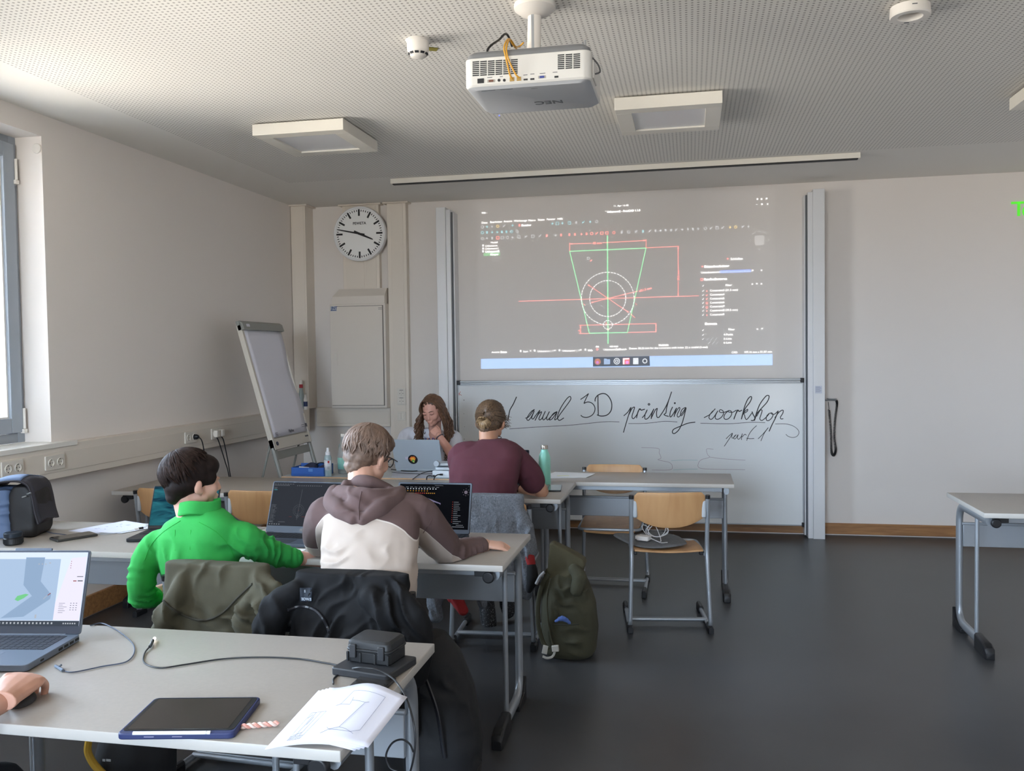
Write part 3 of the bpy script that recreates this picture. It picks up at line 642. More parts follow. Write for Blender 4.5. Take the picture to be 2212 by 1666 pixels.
for x in (-.010, .005): b.lathe([(0, -.006), (.014, -.006), (.014, .006), (0, .006)], 14, M=TR(x, L_-.01, .0, ry=math.pi/2))
b.build('clamp_knob', M_FG, t)
MB(M).prism(rrect(.05, .022, .004, cx=.075, cy=L_-.03), .033, .0345).build('clamp_badge', M_PAPER, t)
MB(M).lathe([(0, 0), (.016, 0), (.016, .004), (0, .004)], 20, M=TR(.06, .045, .010)).build('round_badge', mat('badge_navy', '#22263f', .4), t)
b = MB(M); b.text('Flipline', .032, TR(.29, .112, .016), .0003, .0008); b.box((.535, .135, .0155), (.60, .138, .0165)); b.box((.535, .15, .0155), (.595, .153, .0165)); b.box((.612, .13, .0155), (.64, .16, .0165)); b.box((.06, .10, .0155), (.10, .104, .0165)).box((.06, .112, .0155), (.10, .116, .0165)).box((.06, .124, .0155), (.10, .128, .0165)); b.box((.56, .05, .0105), (.62, .062, .0112))
b.build('pad_print', mat('print_grey', '#55545c', .6), pad)
for x in (.012, W_-.012):
    MB(M).tube([(x, 0.02, -.012), (x, -.22, -.012)], .017, 10).build('leg', M_FG, t); MB(M).tube([(x, -.2, -.012), (x, -.915, -.012)], .011, 10).build('leg', M_FC, t)
for y in (6.22, 6.75):
    MB().tube([(-3.15, y, 1.0), (-3.42, y, .02)], .009, 8).build('rear_leg', M_FG, t)
MB(M).box((.03, -.075, -.02), (W_-.03, -.012, -.01)).box((.0, -.075, -.022), (.045, .0, .004)).build('crossbar', M_FG, t, bevel=.002)
# ================================================================ on the ceiling
M_LAMP = mat('lamp_housing', '#e6e0d4', .4); M_LD = mat('lamp_diffuser', '#dcdcde', .25)
def panel_light(x0, y0, label, s=.585):
    t = thing('ceiling_light', label, 'ceiling light', (x0+s/2, y0+s/2, ZC-.09), 0, 'square panel lights switched off')
    z0, z1 = ZC-.078, ZC-.010; w = .088
    b = MB()
    b.box((x0, y0, z0), (x0+s, y0+w, z1)).box((x0, y0+s-w, z0), (x0+s, y0+s, z1)).box((x0, y0+w, z0), (x0+w, y0+s-w, z1)).box((x0+s-w, y0+w, z0), (x0+s, y0+s-w, z1))
    b.build('housing', M_LAMP, t, bevel=.0015)
    MB().box((x0+w-.002, y0+w-.002, z0+.010), (x0+s-w+.002, y0+s-w+.002, z0+.016)).build('diffuser', M_LD, t)
    MB().box((x0+.04, y0+.04, ZC-.011), (x0+s-.04, y0+s-.04, ZC-.0005)).build('mounting_plate', M_DARKG, t)
    return t
panel_light(-2.595, 4.955, 'square white panel light left of the projector, switched off')
panel_light(-.405, 4.945, 'square white panel light right of the projector, switched off')
panel_light(1.79, 4.935, 'square white panel light cut off by the right picture edge, switched off')
t = thing('ceiling_rail', 'long white rail across the ceiling in front of the whiteboard wall', 'rail', (-.57, 6.80, ZC-.03))
MB().box((-2.355, 6.775, ZC-.040), (1.215, 6.825, ZC-.0005)).build('rail_body', M_LAMP, t, bevel=.001)
MB().box((-2.34, 6.78, ZC-.047), (1.20, 6.82, ZC-.0395)).build('rail_slot', M_GASK, t)
# smoke detector
P = at(903, 104, z=ZC-.035); P.z = ZC; t = thing('smoke_detector', 'small white smoke detector on the ceiling left of the projector', 'smoke detector', P-Vector((0, 0, .08)))
MB().lathe([(0, -.0005), (.056, -.0005), (.056, -.004), (.050, -.008), (.0495, -.045), (.047, -.052), (.0, -.052)], 32, c=P).build('detector_body', M_PLATE if 0 else M_WHITE, t)
MB().lathe([(0, -.051), (.047, -.051), (.043, -.060), (.034, -.074), (.022, -.080), (.0, -.081)], 32, c=P).build('detector_dome', M_WHITE, t)
b = MB()
for k in range(10):
    a = 2*math.pi*k/10+.16; b.box((-.009, -.0015, -.005), (.009, .0015, .005), Matrix.Translation(P+Vector((.0415*math.sin(a), -.0415*math.cos(a), -.0635))) @ Matrix.Rotation(a, 4, 'Z') @ Matrix.Rotation(.75, 4, 'X'))
b.build('detector_slots', M_INK, t)
q = at(932, 107, z=ZC-.004); tag(MB().box((-.028, -.02, -.004), (.028, .02, -.0005), Matrix.Translation((q.x, q.y, ZC)) @ Matrix.Rotation(.5, 4, 'Z')).build('ceiling_tag', mat('tag_olive', '#8f8534', .6), bevel=.001), 'small olive yellow tag stuck to the ceiling beside the smoke detector', 'tag')
# access point
P = at(1966, 34, z=ZC-.04); P.z = ZC; t = thing('access_point', 'round white ring shaped wireless device on the ceiling, top right', 'access point', P-Vector((0, 0, .06)))
MB().lathe([(.04, -.0005), (.068, -.0005), (.078, -.004), (.080, -.040), (.076, -.046), (.050, -.046), (.047, -.042), (.047, -.018), (0, -.018), (0, -.0005)], 48, c=P).build('device_body', M_WHITE, t)
b = MB(); b.box((-.010, -.0045, 0), (.010, .0045, .0006), Matrix.Translation(P+Vector((0.0, .062, -.0468)))); b.build('device_logo', mat('print_dark', '#55575a', .5), t)
b = MB(); b.box((-.010, -.0006, -.002), (.010, 0, .002), Matrix.Translation(P+Vector((0.0, -.0795, -.02)))); b.build('device_print', mat('print_dark', '#55575a', .5), t)
# ================================================================ projector
M_PW = mat('projector_white', '#d9d6d0', .4); M_PB = mat('projector_underside', '#b3b4b6', .4); M_PG = mat('projector_grey', '#77787a', .5)
px0, px1, py0, py1, pz0, pz1 = -.858, -.362, 3.36, 3.735, 2.628, 2.742
t = thing('projector', 'white and grey projector hanging from a pole on the ceiling', 'projector', (-.61, 3.55, pz0))
b = MB(); pr_ = rrect(px1-px0, py1-py0, .035, 6, (px0+px1)/2, (py0+py1)/2); pr2 = rrect(px1-px0-.05, py1-py0-.03, .03, 6, (px0+px1)/2, (py0+py1)/2); pr3 = rrect(px1-px0-.012, py1-py0-.012, .034, 6, (px0+px1)/2, (py0+py1)/2)
b.loft([[Vector((x, y, z)) for x, y in r] for r, z in ((pr3, pz0+.004), (pr_, pz0+.012), (pr_, pz1))]); b.build('projector_body', M_PW, t, bevel=.002)
b = MB(); b.loft([[Vector((x, y, z)) for x, y in r] for r, z in ((pr2, pz0-.006), (pr3, pz0+.0045))]); und = b.build('underside', M_PB, t, label='grey underside of the projector')
b = MB(); b.loft([[Vector((x, y, z)) for x, y in r] for r, z in ((pr3, pz1-.001), (pr3, pz1+.016), (pr2, pz1+.028))]); b.build('top_cover', M_PG, t, bevel=.003, label='dark grey upper cover of the projector')
yb = py0
b = MB()
def holes(x0, y0_, nx, ny, w, h, gx, gy):
    for i in range(nx):
        for j in range(ny):
            p = at(x0+i*gx, y0_+j*gy-i*.95, y=yb); b.box((p.x-w/2, yb-.0012, p.z-h/2), (p.x+w/2, yb+.002, p.z+h/2))
holes(1028, 134, 6, 8, .0265, .0042, 16.6, 4.15); b.build('vent', M_GASK, t); b = MB(); holes(1212, 119, 3, 8, .0255, .0042, 17, 4.15); b.build('vent', M_GASK, t)
b = MB()
def pbox(px, py, w, h, d=.002, mb=None): 
    p = at(px, py, y=yb); (mb or b).box((p.x-w/2, yb-d, p.z-h/2), (p.x+w/2, yb+.001, p.z+h/2))
pbox(1038.5, 175, .026, .018)
for x_ in (1078, 1089.5): p = at(x_, 173.5, y=yb); b.lathe([(0, 0), (.0055, 0), (.0055, .002), (0, .002)], 14, M=FR(p))
pbox(1202, 166, .015, .0065); pbox(1135.5, 172, .016, .006); pbox(1150, 171, .016, .006)
b.build('port', M_GASK, t)
for x_, y_, c in ((1061, 175, '#6b3f2c'), (1171, 166.5, '#2e3f8c')):
    b = MB(); pbox(x_, y_, .030, .010, .0015); b.build('port', mat('port_metal', '#a6a29a', .4, .5), t); b = MB(); pbox(x_, y_, .018, .008, .003); b.build('port', mat('port'+c[1:], c, .5), t)
for x_, y_ in ((1106, 171.5), (1121, 170.5)): b = MB(); pbox(x_, y_, .017, .015, .003); b.build('port', mat('port_brass', '#a98a4e', .4, .4), t)
b = MB()
for x_, y_, w in ((1058, 167.5, .02), (1083, 165.5, .012), (1135, 162, .016), (1150, 160, .016), (1172, 158.5, .022), (1199, 156, .018)): b = MB(); pbox(x_, y_, w, .0022, .0008); b.build('port_print', mat('print_dark', '#55575a', .5), t)
b = MB()
for xa, xb in ((-.795, -.74), (-.72, -.67)): b = MB(); b.box((xa, py0+.022, pz0-.0068), (xb, py0+.026, pz0-.006)); b.build('underside_print', mat('print_dark', '#55575a', .5), und)
b = MB(); b.box((-.6, py0+.04, pz0-.0068), (-.575, py0+.042, pz0-.006))
b.build('port_print', mat('print_dark', '#55575a', .5), t)
Mn = Matrix.Translation((-.560, 3.555, pz0-.0063)) @ Matrix.Rotation(math.pi, 4, 'Z') @ Matrix.Diagonal((1, 1, 1, 1)) @ Matrix.Rotation(math.pi, 4, 'Y') @ Matrix.Translation((-.09, 0, 0))
Mn = frame((-.560, 3.500, pz0-.0065), (-1, 0, 0), (0, 1, 0))
b = MB(); b.text('NEC', .06, Matrix.Translation((0,0,0)) @ frame((-.562, 3.58, pz0-.0068), (-1, 0, 0), (0, 1, 0)) , .0004, .001, 'CENTER'); b.build('lettering', mat('print_dark', '#55575a', .5), und, label='brand lettering read upside down')
led = at(1079, 248, z=pz0); MB().ell((led.x, led.y-.006, pz0-.005), (.003, .003, .003)).build('indicator_light', mat('led_blue', '#5060ff', .3, emit='#4a5cff', estr=.6), und)
# foot screws, side handle
MB().tube([(-.39, 3.42, pz1+.02), (-.39, 3.42, pz1+.055)], .004, 8).tube([(-.40, 3.43, pz1+.02), (-.40, 3.43, pz1+.05)], .003, 8).build('screw', M_ALU, t)
MB().box((px1-.005, py0+.05, pz0+.02), (px1+.006, py0+.16, pz0+.09)).build('side_cover', M_PW, t, bevel=.003)
mt = thing('projector_mount', 'white ceiling pole carrying the projector', 'mount', (-.615, 3.58, ZC-.28))
MB().tube([(-.620, 3.58, 2.80), (-.612, 3.58, ZC-.004)], .028, 20).build('pole', M_WHITE, mt); MB().box((-.623, 3.551, 2.82), (-.612, 3.556, ZC-.03)).build('pole_groove', M_ALU, mt)
MB().lathe([(0, -.0005), (.085, -.0005), (.085, -.02), (.06, -.04), (.036, -.05), (.0, -.05)], 28, c=(-.612, 3.58, ZC)).build('ceiling_rose', M_WHITE, mt)
MB().box((-.655, 3.53, 2.78), (-.575, 3.63, 2.812)).box((-.66, 3.525, 2.808), (-.57, 3.635, 2.816)).build('bracket', M_WHITE, mt, bevel=.002)
for s in (-1, 1): MB().tube([(-.615, 3.58, 2.785), (-.615+s*.14, 3.58+.08, 2.772)], .008, 6).build('bracket_arm', M_WHITE, mt)
# cables of the projector
def cable(name, label, pts, r, m, cat='cable', n=8):
    b = MB().tube(spline(pts, n), r, 8); return tag(b.build(name, m), label, cat)
Y_ = py0-.03
cable('power_cable', 'black cable looping from the projector back up to its pole', [at(1054, 118, y=py0+.03), at(1053, 108, y=py0+.02), at(1062, 97, y=py0+.03), at(1078, 86, y=py0+.08), at(1090, 74, y=py0+.12), at(1098, 78, y=py0+.15), at(1106, 100, y=py0+.2)], .0045, M_BLACK)
M_YEL = mat('yellow_cable', '#d29a2e', .45)
cable('network_cable', 'yellow cable looping over the projector back to the left of the two jacks', [at(1106, 170, y=yb-.01), at(1101, 160, y=yb-.02), at(1093, 125, y=Y_), at(1089, 105, y=Y_), at(1093, 90, y=Y_+.02), at(1100, 84, y=py0+.05), at(1107, 95, y=py0+.1), at(1116, 106, y=py0+.2)], .0034, M_YEL)
cable('network_cable', 'yellow cable looping over the projector back to the right of the two jacks', [at(1121, 168, y=yb-.01), at(1113, 159, y=yb-.02), at(1099, 130, y=Y_), at(1094, 108, y=Y_), at(1097, 92, y=Y_+.02), at(1103, 86, y=py0+.05), at(1113, 100, y=py0+.1), at(1122, 100, y=py0+.18), at(1131, 92, y=3.53)], .0034, M_YEL)
cable('side_cable', 'dark cable arching out from the projector right side', [at(1268, 118, y=py0+.05), at(1280, 126, y=py0+.06), at(1292, 140, y=py0+.07), at(1296, 155, y=py0+.07), at(1286, 160, y=py0+.06)], .0035, mat('cable_grey', '#4a4a4c', .5))
# ================================================================ projected picture: light thrown on the wall
def beam(name, col, s):
    if name in MATS: return MATS[name]
    m = bpy.data.materials.new(name); MATS[name] = m; m.use_nodes = True; n = m.node_tree.nodes; l = m.node_tree.links; n.clear()
    o = n.new('ShaderNodeOutputMaterial'); a = n.new('ShaderNodeAddShader'); tr = n.new('ShaderNodeBsdfTransparent'); em = n.new('ShaderNodeEmission')
    em.inputs[0].default_value = (*lin(col), 1); em.inputs[1].default_value = s
    l.new(tr.outputs[0], a.inputs[0]); l.new(em.outputs[0], a.inputs[1]); l.new(a.outputs[0], o.inputs[0]); return m
YW = YF-.004
K = .21
pj = thing('projected_image', 'drawing program window projected on the wall above the whiteboard', 'projected image', (-.6, YW, 2.2))
def quad(mb, pts, y=YW): mb.add([at(px, py, y=y) for px, py in pts], [tuple(range(len(pts)))])
def line(mb, a, c, w=1.4, y=None):
    a = Vector(a); c = Vector(c); d = (c-a).normalized(); n_ = Vector((-d.y, d.x))*w/2
    quad(mb, [a-n_, c-n_, c+n_, a+n_], y or YW-.001)
b = MB(); quad(b, [(1031, 432), (1674, 405), (1678, 815), (1036, 819)], YW+.0015); b.build('screen_background', beam('beam_grey', '#ffffff', .018*K), pj, angle=0)
b = MB(); quad(b, [(1039, 775.5), (1668.5, 765), (1669, 789), (1039, 797)]); b.build('taskbar', beam('beam_blue', '#7fb4ff', .62*K), pj, angle=0)
WH = beam('beam_white', '#ffffff', .75*K); WL = beam('beam_white_soft', '#e6ecf2', .38*K); GR = beam('beam_green', '#62e88f', .85*K); RD = beam('beam_red', '#ff6a60', .9*K); CY = beam('beam_cyan', '#7fe4f2', .5*K); YE = beam('beam_yellow', '#ffd24a', .6*K); GY = beam('beam_dim', '#ffffff', .10*K); BL = beam('beam_blue_link', '#3f7dff', .6*K)
g = MB()
for a, c in (((1230.5, 543), (1395.5, 536)), ((1395.5, 536), (1355, 718.5)), ((1355, 718.5), (1273, 720)), ((1273, 720), (1230.5, 543))): line(g, a, c, 1.6)
line(g, (1312, 509), (1313.5, 743), 2.2); g.build('sketch_outline', GR, pj, angle=0)
g = MB()
for a, c in (((1120, 651), (1510, 639)), ((1231, 527), (1278, 525.5)), ((1302, 524.5), (1395, 519.5)), ((1230.5, 524), (1230.5, 543)), ((1395.5, 517), (1395.5, 536)), ((1397, 535.5), (1467, 532)), ((1465, 533), (1465, 583)), ((1465, 608), (1465, 640)),
             ((1251, 703), (1418, 699)), ((1251, 721), (1273, 720.5)), ((1356, 718.5), (1418, 717)), ((1254, 703), (1254, 721)), ((1417, 699), (1417, 717)), ((1270, 615), (1358, 675)), ((1277, 654), (1378, 629)), ((1362, 678), (1372, 687)), ((1372, 655), (1376, 659)), ((1260, 656), (1264, 660))):
    line(g, a, c, 1.3)
for x_, y_, dx, dy in ((1232, 527, 4, 0), (1394, 519.5, -4, 0), (1465, 534, 0, 4), (1465, 639, 0, -4), (1270, 615, 3, 2), (1358, 675, -3, -2), (1277, 654, 4, -1), (1350, 636, -4, 1), (1254, 705, 0, 3), (1254, 719, 0, -3), (1417, 701, 0, 3), (1417, 715, 0, -3), (1312, 709, 2, 4), (1308, 697, 2, 2)):
    n_ = Vector((-dy, dx)).normalized()*1.8; quad(g, [(x_, y_), (x_+dx+n_.x, y_+dy+n_.y), (x_+dx-n_.x, y_+dy-n_.y)], YW-.0015)
def ptext(mb, px, py, s, size, rot=0, bold=0.0): 
    P = at(px, py, y=YW-.0012); R_ = frame(P, (math.cos(rot), 0, math.sin(rot)), (-math.sin(rot), 0, math.cos(rot))); mb.text(s, size, R_, 0.00005, bold)
ptext(g, 1280, 528, '48 mm', .030); ptext(g, 1467.5, 606, '29,5 mm', .026, math.pi/2); ptext(g, 1381, 631, 'ø21,5 mm', .028, .22); ptext(g, 1253, 716, '2', .026, math.pi/2)
g.build('dimension_lines', RD, pj, angle=0)
g = MB()
for (cx_, cy_, r_, n_) in ((1312.7, 645, 57, 52), (1312.7, 645, 39, 38), (1313, 702, 9.6, 12)):
    for k in range(n_):
        a0 = 2*math.pi*k/n_; a1 = a0+2*math.pi/n_*.68
        line(g, (cx_+r_*math.cos(a0), cy_+r_*math.sin(a0)*.995), (cx_+r_*math.cos(a1), cy_+r_*math.sin(a1)*.995), 1.5)
g.build('construction_circles', WH, pj, angle=0)
g = MB(); S = .0305
for px, py, s, z, bd in ((1325, 447, '11. Apr 16:48', .024, 0), (1307, 460, '* Unbenannt2 - FreeCAD 1.1.0', .0245, .0008), (1040, 483.5, 'Datei', .026, 0), (1058.5, 482, 'Bearbeiten', .026, 0), (1088, 480.5, 'Ansicht', .026, 0), (1110, 479.5, 'Werkzeuge', .026, 0), (1141, 478.5, 'Makro', .026, 0), (1161.5, 477, 'Skizze', .026, 0), (1181, 476, 'Fenster', .026, 0), (1204, 475, 'Hilfe', .026, 0),
    (1126, 489, 'Sketcher', .026, .0004), (1060, 526, 'Modell', .024, 0), (1048, 533.5, 'Unbenannt', .026, 0), (1048, 539.5, 'Unbenannt1', .026, 0), (1048, 546, 'Unbenannt2', .027, .0009), (1059, 552, 'Körper', .026, .0004),
    (1578, 562, 'Schließen', .0275, 0), (1521, 578.5, 'Skizzenbearbeitung', .0275, .0009), (1514, 591, 'Unterbestimmt:', .026, 0), (1521, 606, 'Randbedingungen', .0275, .0009), (1567, 618.5, 'Filter', .026, 0),
    (1533.5, 630, 'Constraint3 (31,5 mm)', .0255, 0), (1533.5, 638.8, 'Constraint4', .0255, 0), (1533.5, 647.4, 'Constraint5', .0255, 0), (1533.5, 656, 'Constraint6', .0255, 0), (1533.5, 664.6, 'Constraint7', .0255, 0), (1533.5, 673, 'Constraint8 (29,5 mm)', .0255, 0), (1533.5, 682, 'Constraint9', .0255, 0),
    (1522.5, 702, 'Elemente', .0275, .0009), (1573, 714, 'Filter', .026, 0), (1563, 725, '4-Punkt', .0255, 0), (1563, 734, '5-Linie', .0255, 0), (1563, 742.5, '6-Linie', .0255, 0),
    (1062, 763, 'Ansicht', .024, 0), (1081, 762.7, 'Daten', .024, .0009), (1130, 761.5, 'Start', .024, 0), (1161, 761, 'Unbenannt | 1*', .0255, 0), (1214, 760, 'Unbenannt1 | 1*', .0255, 0), (1270, 759, 'Unb', .0245, .0009), (1287, 750.5, 'Art', .02, .0009), (1317, 750, 'von wem', .02, .0009), (1423, 747.5, 'Nachricht', .021, .0009),
    (1303, 757.5, 'Unbenannt2#Sketch', .0255, 0), (1359, 755, 'Datum 30,25 mm for the constraint with index 22 is invalid (2-mal)', .0252, 0), (1580, 763.5, 'CAD', .024, 0), (1607, 763, '109,16 mm x 81,87 mm', .0245, 0)):
    ptext(g, px, py, s, z, 0.004, bd)
for y_ in (617.5, 628.5, 637.3, 646, 654.5, 663, 671.5, 680.5, 713, 723.5, 732.5):
    line(g, (1516.8, y_), (1518, y_+1.6), 1.1); line(g, (1518, y_+1.6), (1520.6, y_-2), 1.1)
line(g, (1040.5, 460), (1049, 459.7), 3.2); line(g, (1051, 460), (1052.6, 460), 1.6)
for x_, y_ in ((1636, 430), (1645, 430), (1656, 429), (1646, 441)): line(g, (x_-1.8, y_), (x_+1.8, y_), 3.4)
line(g, (1633, 442), (1637, 442), 1); line(g, (1656.5, 439), (1660, 443), 1); line(g, (1656.5, 443), (1660, 439), 1)
for x_, y_ in ((1146, 758), (1199, 757), (1255, 756)): line(g, (x_-1.8, y_-1.8), (x_+1.8, y_+1.8), .9); line(g, (x_-1.8, y_+1.8), (x_+1.8, y_-1.8), .9)
for x_, y_ in ((1124.5, 758.5), (1155, 757.5), (1208.5, 757), (1264.5, 755.5), (1043.5, 530.5), (1043.5, 537), (1043.5, 543)): line(g, (x_-1.8, y_), (x_+1.8, y_), 4.4)
for x_, y_ in ((1626, 584), (1645, 584), (1625, 614), (1635, 613), (1645, 613), (1636, 711), (1646, 710)): line(g, (x_-2, y_-1.6), (x_+2, y_+1.6), 1.1); line(g, (x_-2, y_+1.6), (x_+2, y_-1.6), 1.1)
g.build('window_text', WH, pj, angle=0)
g = MB(); quad(g, [(1044.5, 547), (1080, 545.5), (1080, 552), (1044.5, 553.2)], YW-.0003); g.build('selected_row', beam('beam_green_row', '#4fe070', .35*K), pj, angle=0)
g = MB(); quad(g, [(1555, 584.5), (1622, 582), (1622, 588), (1555, 590)], YW-.0003); g.build('selected_link', BL, pj, angle=0); g = MB(); ptext(g, 1556, 589.5, '3 (nicht bestimmten) Freiheit', .023); g.build('link_text', WL, pj, angle=0)
g = MB(); ptext(g, 1062, 559, 'Ursprung', .024); ptext(g, 1063, 565, 'Sketch', .024); g.build('greyed_text', GY, pj, angle=0)
# toolbar icons
rng = random.Random(3)
ic = {'w': MB(), 'c': MB(), 'y': MB(), 'r': MB()}
def icon(k, x, y, r=3.6):
    m_ = ic[k]; q = rng.randrange(5)
    if q == 0:
        for i in range(4): a = [(-1, -1), (1, -1), (1, 1), (-1, 1)]; line(m_, (x+a[i][0]*r*.8, y+a[i][1]*r*.8), (x+a[(i+1) % 4][0]*r*.8, y+a[(i+1) % 4][1]*r*.8), 1.2)
    elif q == 1:
        for i in range(8): a0 = i*math.pi/4; line(m_, (x+r*.8*math.cos(a0), y+r*.8*math.sin(a0)), (x+r*.8*math.cos(a0+.8), y+r*.8*math.sin(a0+.8)), 1.2)
    elif q == 2: line(m_, (x-r*.8, y+r*.8), (x+r*.8, y-r*.8), 1.5); line(m_, (x-r*.8, y-r*.4), (x-r*.1, y+r*.3), 1.2)
    elif q == 3: line(m_, (x-r*.5, y), (x+r*.5, y), r*1.5)
    else: line(m_, (x-r*.8, y), (x+r*.8, y), 1.3); line(m_, (x, y-r*.8), (x, y+r*.8), 1.3)
for i, (x_, k) in enumerate([(1042, 'w'), (1052, 'c'), (1063, 'w'), (1075, 'y'), (1089, 'w'), (1107, 'c'), (1122, 'r'), (1193, 'c'), (1204, 'c'), (1215, 'c'), (1230, 'c'), (1245, 'w'), (1260, 'c'), (1275, 'c'), (1289, 'w')]): icon(k, x_, 490.5-(x_-1042)*.048)
for x_, k in [(1042, 'c'), (1052, 'c'), (1063, 'c'), (1074, 'c'), (1084, 'c'), (1094, 'c'), (1105, 'c'), (1117, 'w')]: icon(k, x_, 502.5-(x_-1042)*.035)
for x_, k in [(1042, 'w'), (1052, 'w'), (1063, 'w'), (1075, 'r'), (1085, 'w'), (1096, 'w'), (1107, 'w'), (1121, 'w'), (1136, 'w'), (1151, 'w'), (1166, 'w'), (1181, 'r'), (1200, 'w'), (1212, 'r'), (1230, 'r'), (1242, 'r'), (1256, 'r'), (1267, 'r'), (1278, 'r'), (1289, 'r'), (1300, 'r'), (1311, 'r'), (1326, 'r'), (1343, 'w'), (1358, 'w'), (1374, 'w'), (1389, 'c'), (1404, 'w'), (1416, 'w'), (1427, 'w'), (1438, 'w'), (1450, 'w'), (1461, 'w'), (1474, 'w'), (1486, 'w'), (1497, 'w'), (1508, 'w'), (1524, 'w'), (1536, 'w'), (1549, 'w'), (1561, 'w'), (1577, 'y'), (1589, 'y'), (1605, 'w'), (1617, 'w')]: icon(k, x_, 515.5-(x_-1042)*.0455)
icon('r', 1572, 559, 3); icon('r', 1517, 576, 3); icon('r', 1516, 604, 3); icon('r', 1290, 755, 2.6)
for y_ in (629, 638, 646, 655, 664, 672, 681): icon('r', 1527, y_, 2.4)
for x_, y_ in ((1529, 733), (1538, 732), (1547, 732), (1532, 741), (1541, 741), (1549, 741)): line(ic['w'], (x_-3, y_+3), (x_+3, y_-3), 1.1)
icon('w', 1271, 558, 3); icon('r', 1277, 563, 2.4)
for k, m_ in (('w', WL), ('c', CY), ('y', YE), ('r', RD)): ic[k].build('toolbar_icons', m_, pj, angle=0)
g = MB(); quad(g, [(1632, 509), (1649, 508), (1651, 511), (1651, 527), (1648, 530), (1633, 530), (1630, 527), (1630, 511)])
for pts in ([(1618, 520), (1622, 516), (1622, 524)], [(1663, 518), (1659, 514), (1659, 522)], [(1640, 541), (1636, 537), (1644, 537)], [(1640, 497), (1636, 501), (1644, 501)]): quad(g, pts)
line(g, (1624, 507), (1632, 501), 2); line(g, (1648, 500), (1656, 506), 2); g.build('view_cube', beam('beam_cube', '#ffffff', .12*K), pj, angle=0)
# dock
M_DK = mat('dock_absence', '#7e8a9a', .9)
g = MB(); quad(g, [(1281, 771.5), (1403, 769.5), (1404, 790.5), (1281, 792)], YW-.0006); g.build('dock', mat('dock_grey', '#8d929c', .8), pj, angle=0)
def disc(mb, x, y, r, n=20, y_=YW-.002): quad(mb, [(x+r*math.cos(2*math.pi*i/n), y+r*math.sin(2*math.pi*i/n)) for i in range(n)], y_)
def ringq(mb, x, y, r0, r1, n=20, yy=YW-.002):
    for i in range(n):
        a, c = 2*math.pi*i/n, 2*math.pi*(i+1)/n; quad(mb, [(x+r0*math.cos(a), y+r0*math.sin(a)), (x+r1*math.cos(a), y+r1*math.sin(a)), (x+r1*math.cos(c), y+r1*math.sin(c)), (x+r0*math.cos(c), y+r0*math.sin(c))], yy)
OR = beam('beam_orange', '#ff8a3a', .5*K); PU = beam('beam_purple', '#7a4bff', .5*K)
g = MB(); disc(g, 1291, 781.5, 6.8); quad(g, [(1292, 774), (1297, 771.5), (1298.5, 779)]); g.build('dock_icon', OR, pj, angle=0); g = MB(); disc(g, 1290.5, 783, 3.2, y_=YW-.003); g.build('dock_icon', PU, pj, angle=0)
g = MB(); quad(g, [(1304.5, 775), (1310, 774.8), (1311.5, 776.3), (1318, 776), (1318, 787), (1304.5, 787.5)], YW-.002); g.build('dock_icon', beam('beam_folder', '#bcd8ff', .6*K), pj, angle=0)
g = MB(); ringq(g, 1332.4, 780.5, 5.2, 7); ringq(g, 1332.4, 780.5, 1.8, 3.6); g.build('dock_icon', WH, pj, angle=0); g = MB(); quad(g, [(1345.5, 774), (1359, 773.5), (1359, 776.5), (1349, 777), (1349, 787), (1345.5, 787.2)], YW-.0035); g.build('dock_icon', WH, pj, angle=0); g = MB(); quad(g, [(1367.5, 773.5), (1379, 773.2), (1379, 787), (1367.5, 787.3)], YW-.002); g.build('dock_icon', WH, pj, angle=0); g = MB(); ringq(g, 1393, 780, 3.4, 5.4); g.build('dock_icon', WH, pj, angle=0)
g = MB(); quad(g, [(1345.5, 773.8), (1360, 773.3), (1360, 787), (1345.5, 787.4)], YW-.002); g.build('dock_icon', RD, pj, angle=0); g = MB(); disc(g, 1354.5, 783, 3.6, 8, YW-.003); g.build('dock_icon', BL, pj, angle=0); g = MB(); disc(g, 1373, 781.5, 2.2, 6, YW-.003); g.build('dock_icon', GR, pj, angle=0)
# green lettering on the wall, cut by the picture edge
t = thing('wall_lettering', 'bright green letters on the wall at the right picture edge', 'lettering', at(2200, 450, y=YF-.005))
b = MB(); b.box((-.010, 0, -.002), (.010, .112, .002), FR(at(2200.5, 466.5, y=YF-.003))); P = FR(at(2200.5, 438, y=YF-.003)); b.box((-.056, -.009, -.002), (.056, .009, .002), P)
Pc = at(2224, 456, y=YF-.003)
b.tube([Pc+Vector((.045*math.cos(a), 0, .045*math.sin(a))) for a in [2*math.pi*i/24 for i in range(24)]], .009, 6, closed=True)
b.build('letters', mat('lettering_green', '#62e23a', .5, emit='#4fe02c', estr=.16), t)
# ================================================================ soft shapes: volumes melted into one surface
def W(px, py, y): return at(px, py, y=y)
def smooth_noise(p, s, seed=0.0): return noise.noise(Vector((p[0]*s+seed, p[1]*s+seed*1.7, p[2]*s-seed)))
def melt(mb, voxel=.008, iters=4, factor=.5):
    me = bpy.data.meshes.new('m'); me.from_pydata([tuple(v) for v in mb.v], [], mb.f)
    import bmesh
    bm = bmesh.new(); bm.from_mesh(me); bmesh.ops.recalc_face_normals(bm, faces=bm.faces); bm.to_mesh(me); bm.free()
    o = bpy.data.objects.new('m', me); C.objects.link(o)
    q = o.modifiers.new('r', 'REMESH'); q.mode = 'VOXEL'; q.voxel_size = voxel; q.adaptivity = 0
    if iters:
        q = o.modifiers.new('s', 'SMOOTH'); q.iterations = iters; q.factor = factor
    dg = bpy.context.evaluated_depsgraph_get(); dg.update()
    r = bpy.data.meshes.new_from_object(o.evaluated_get(dg))
    bpy.data.objects.remove(o); bpy.data.meshes.remove(me); return r
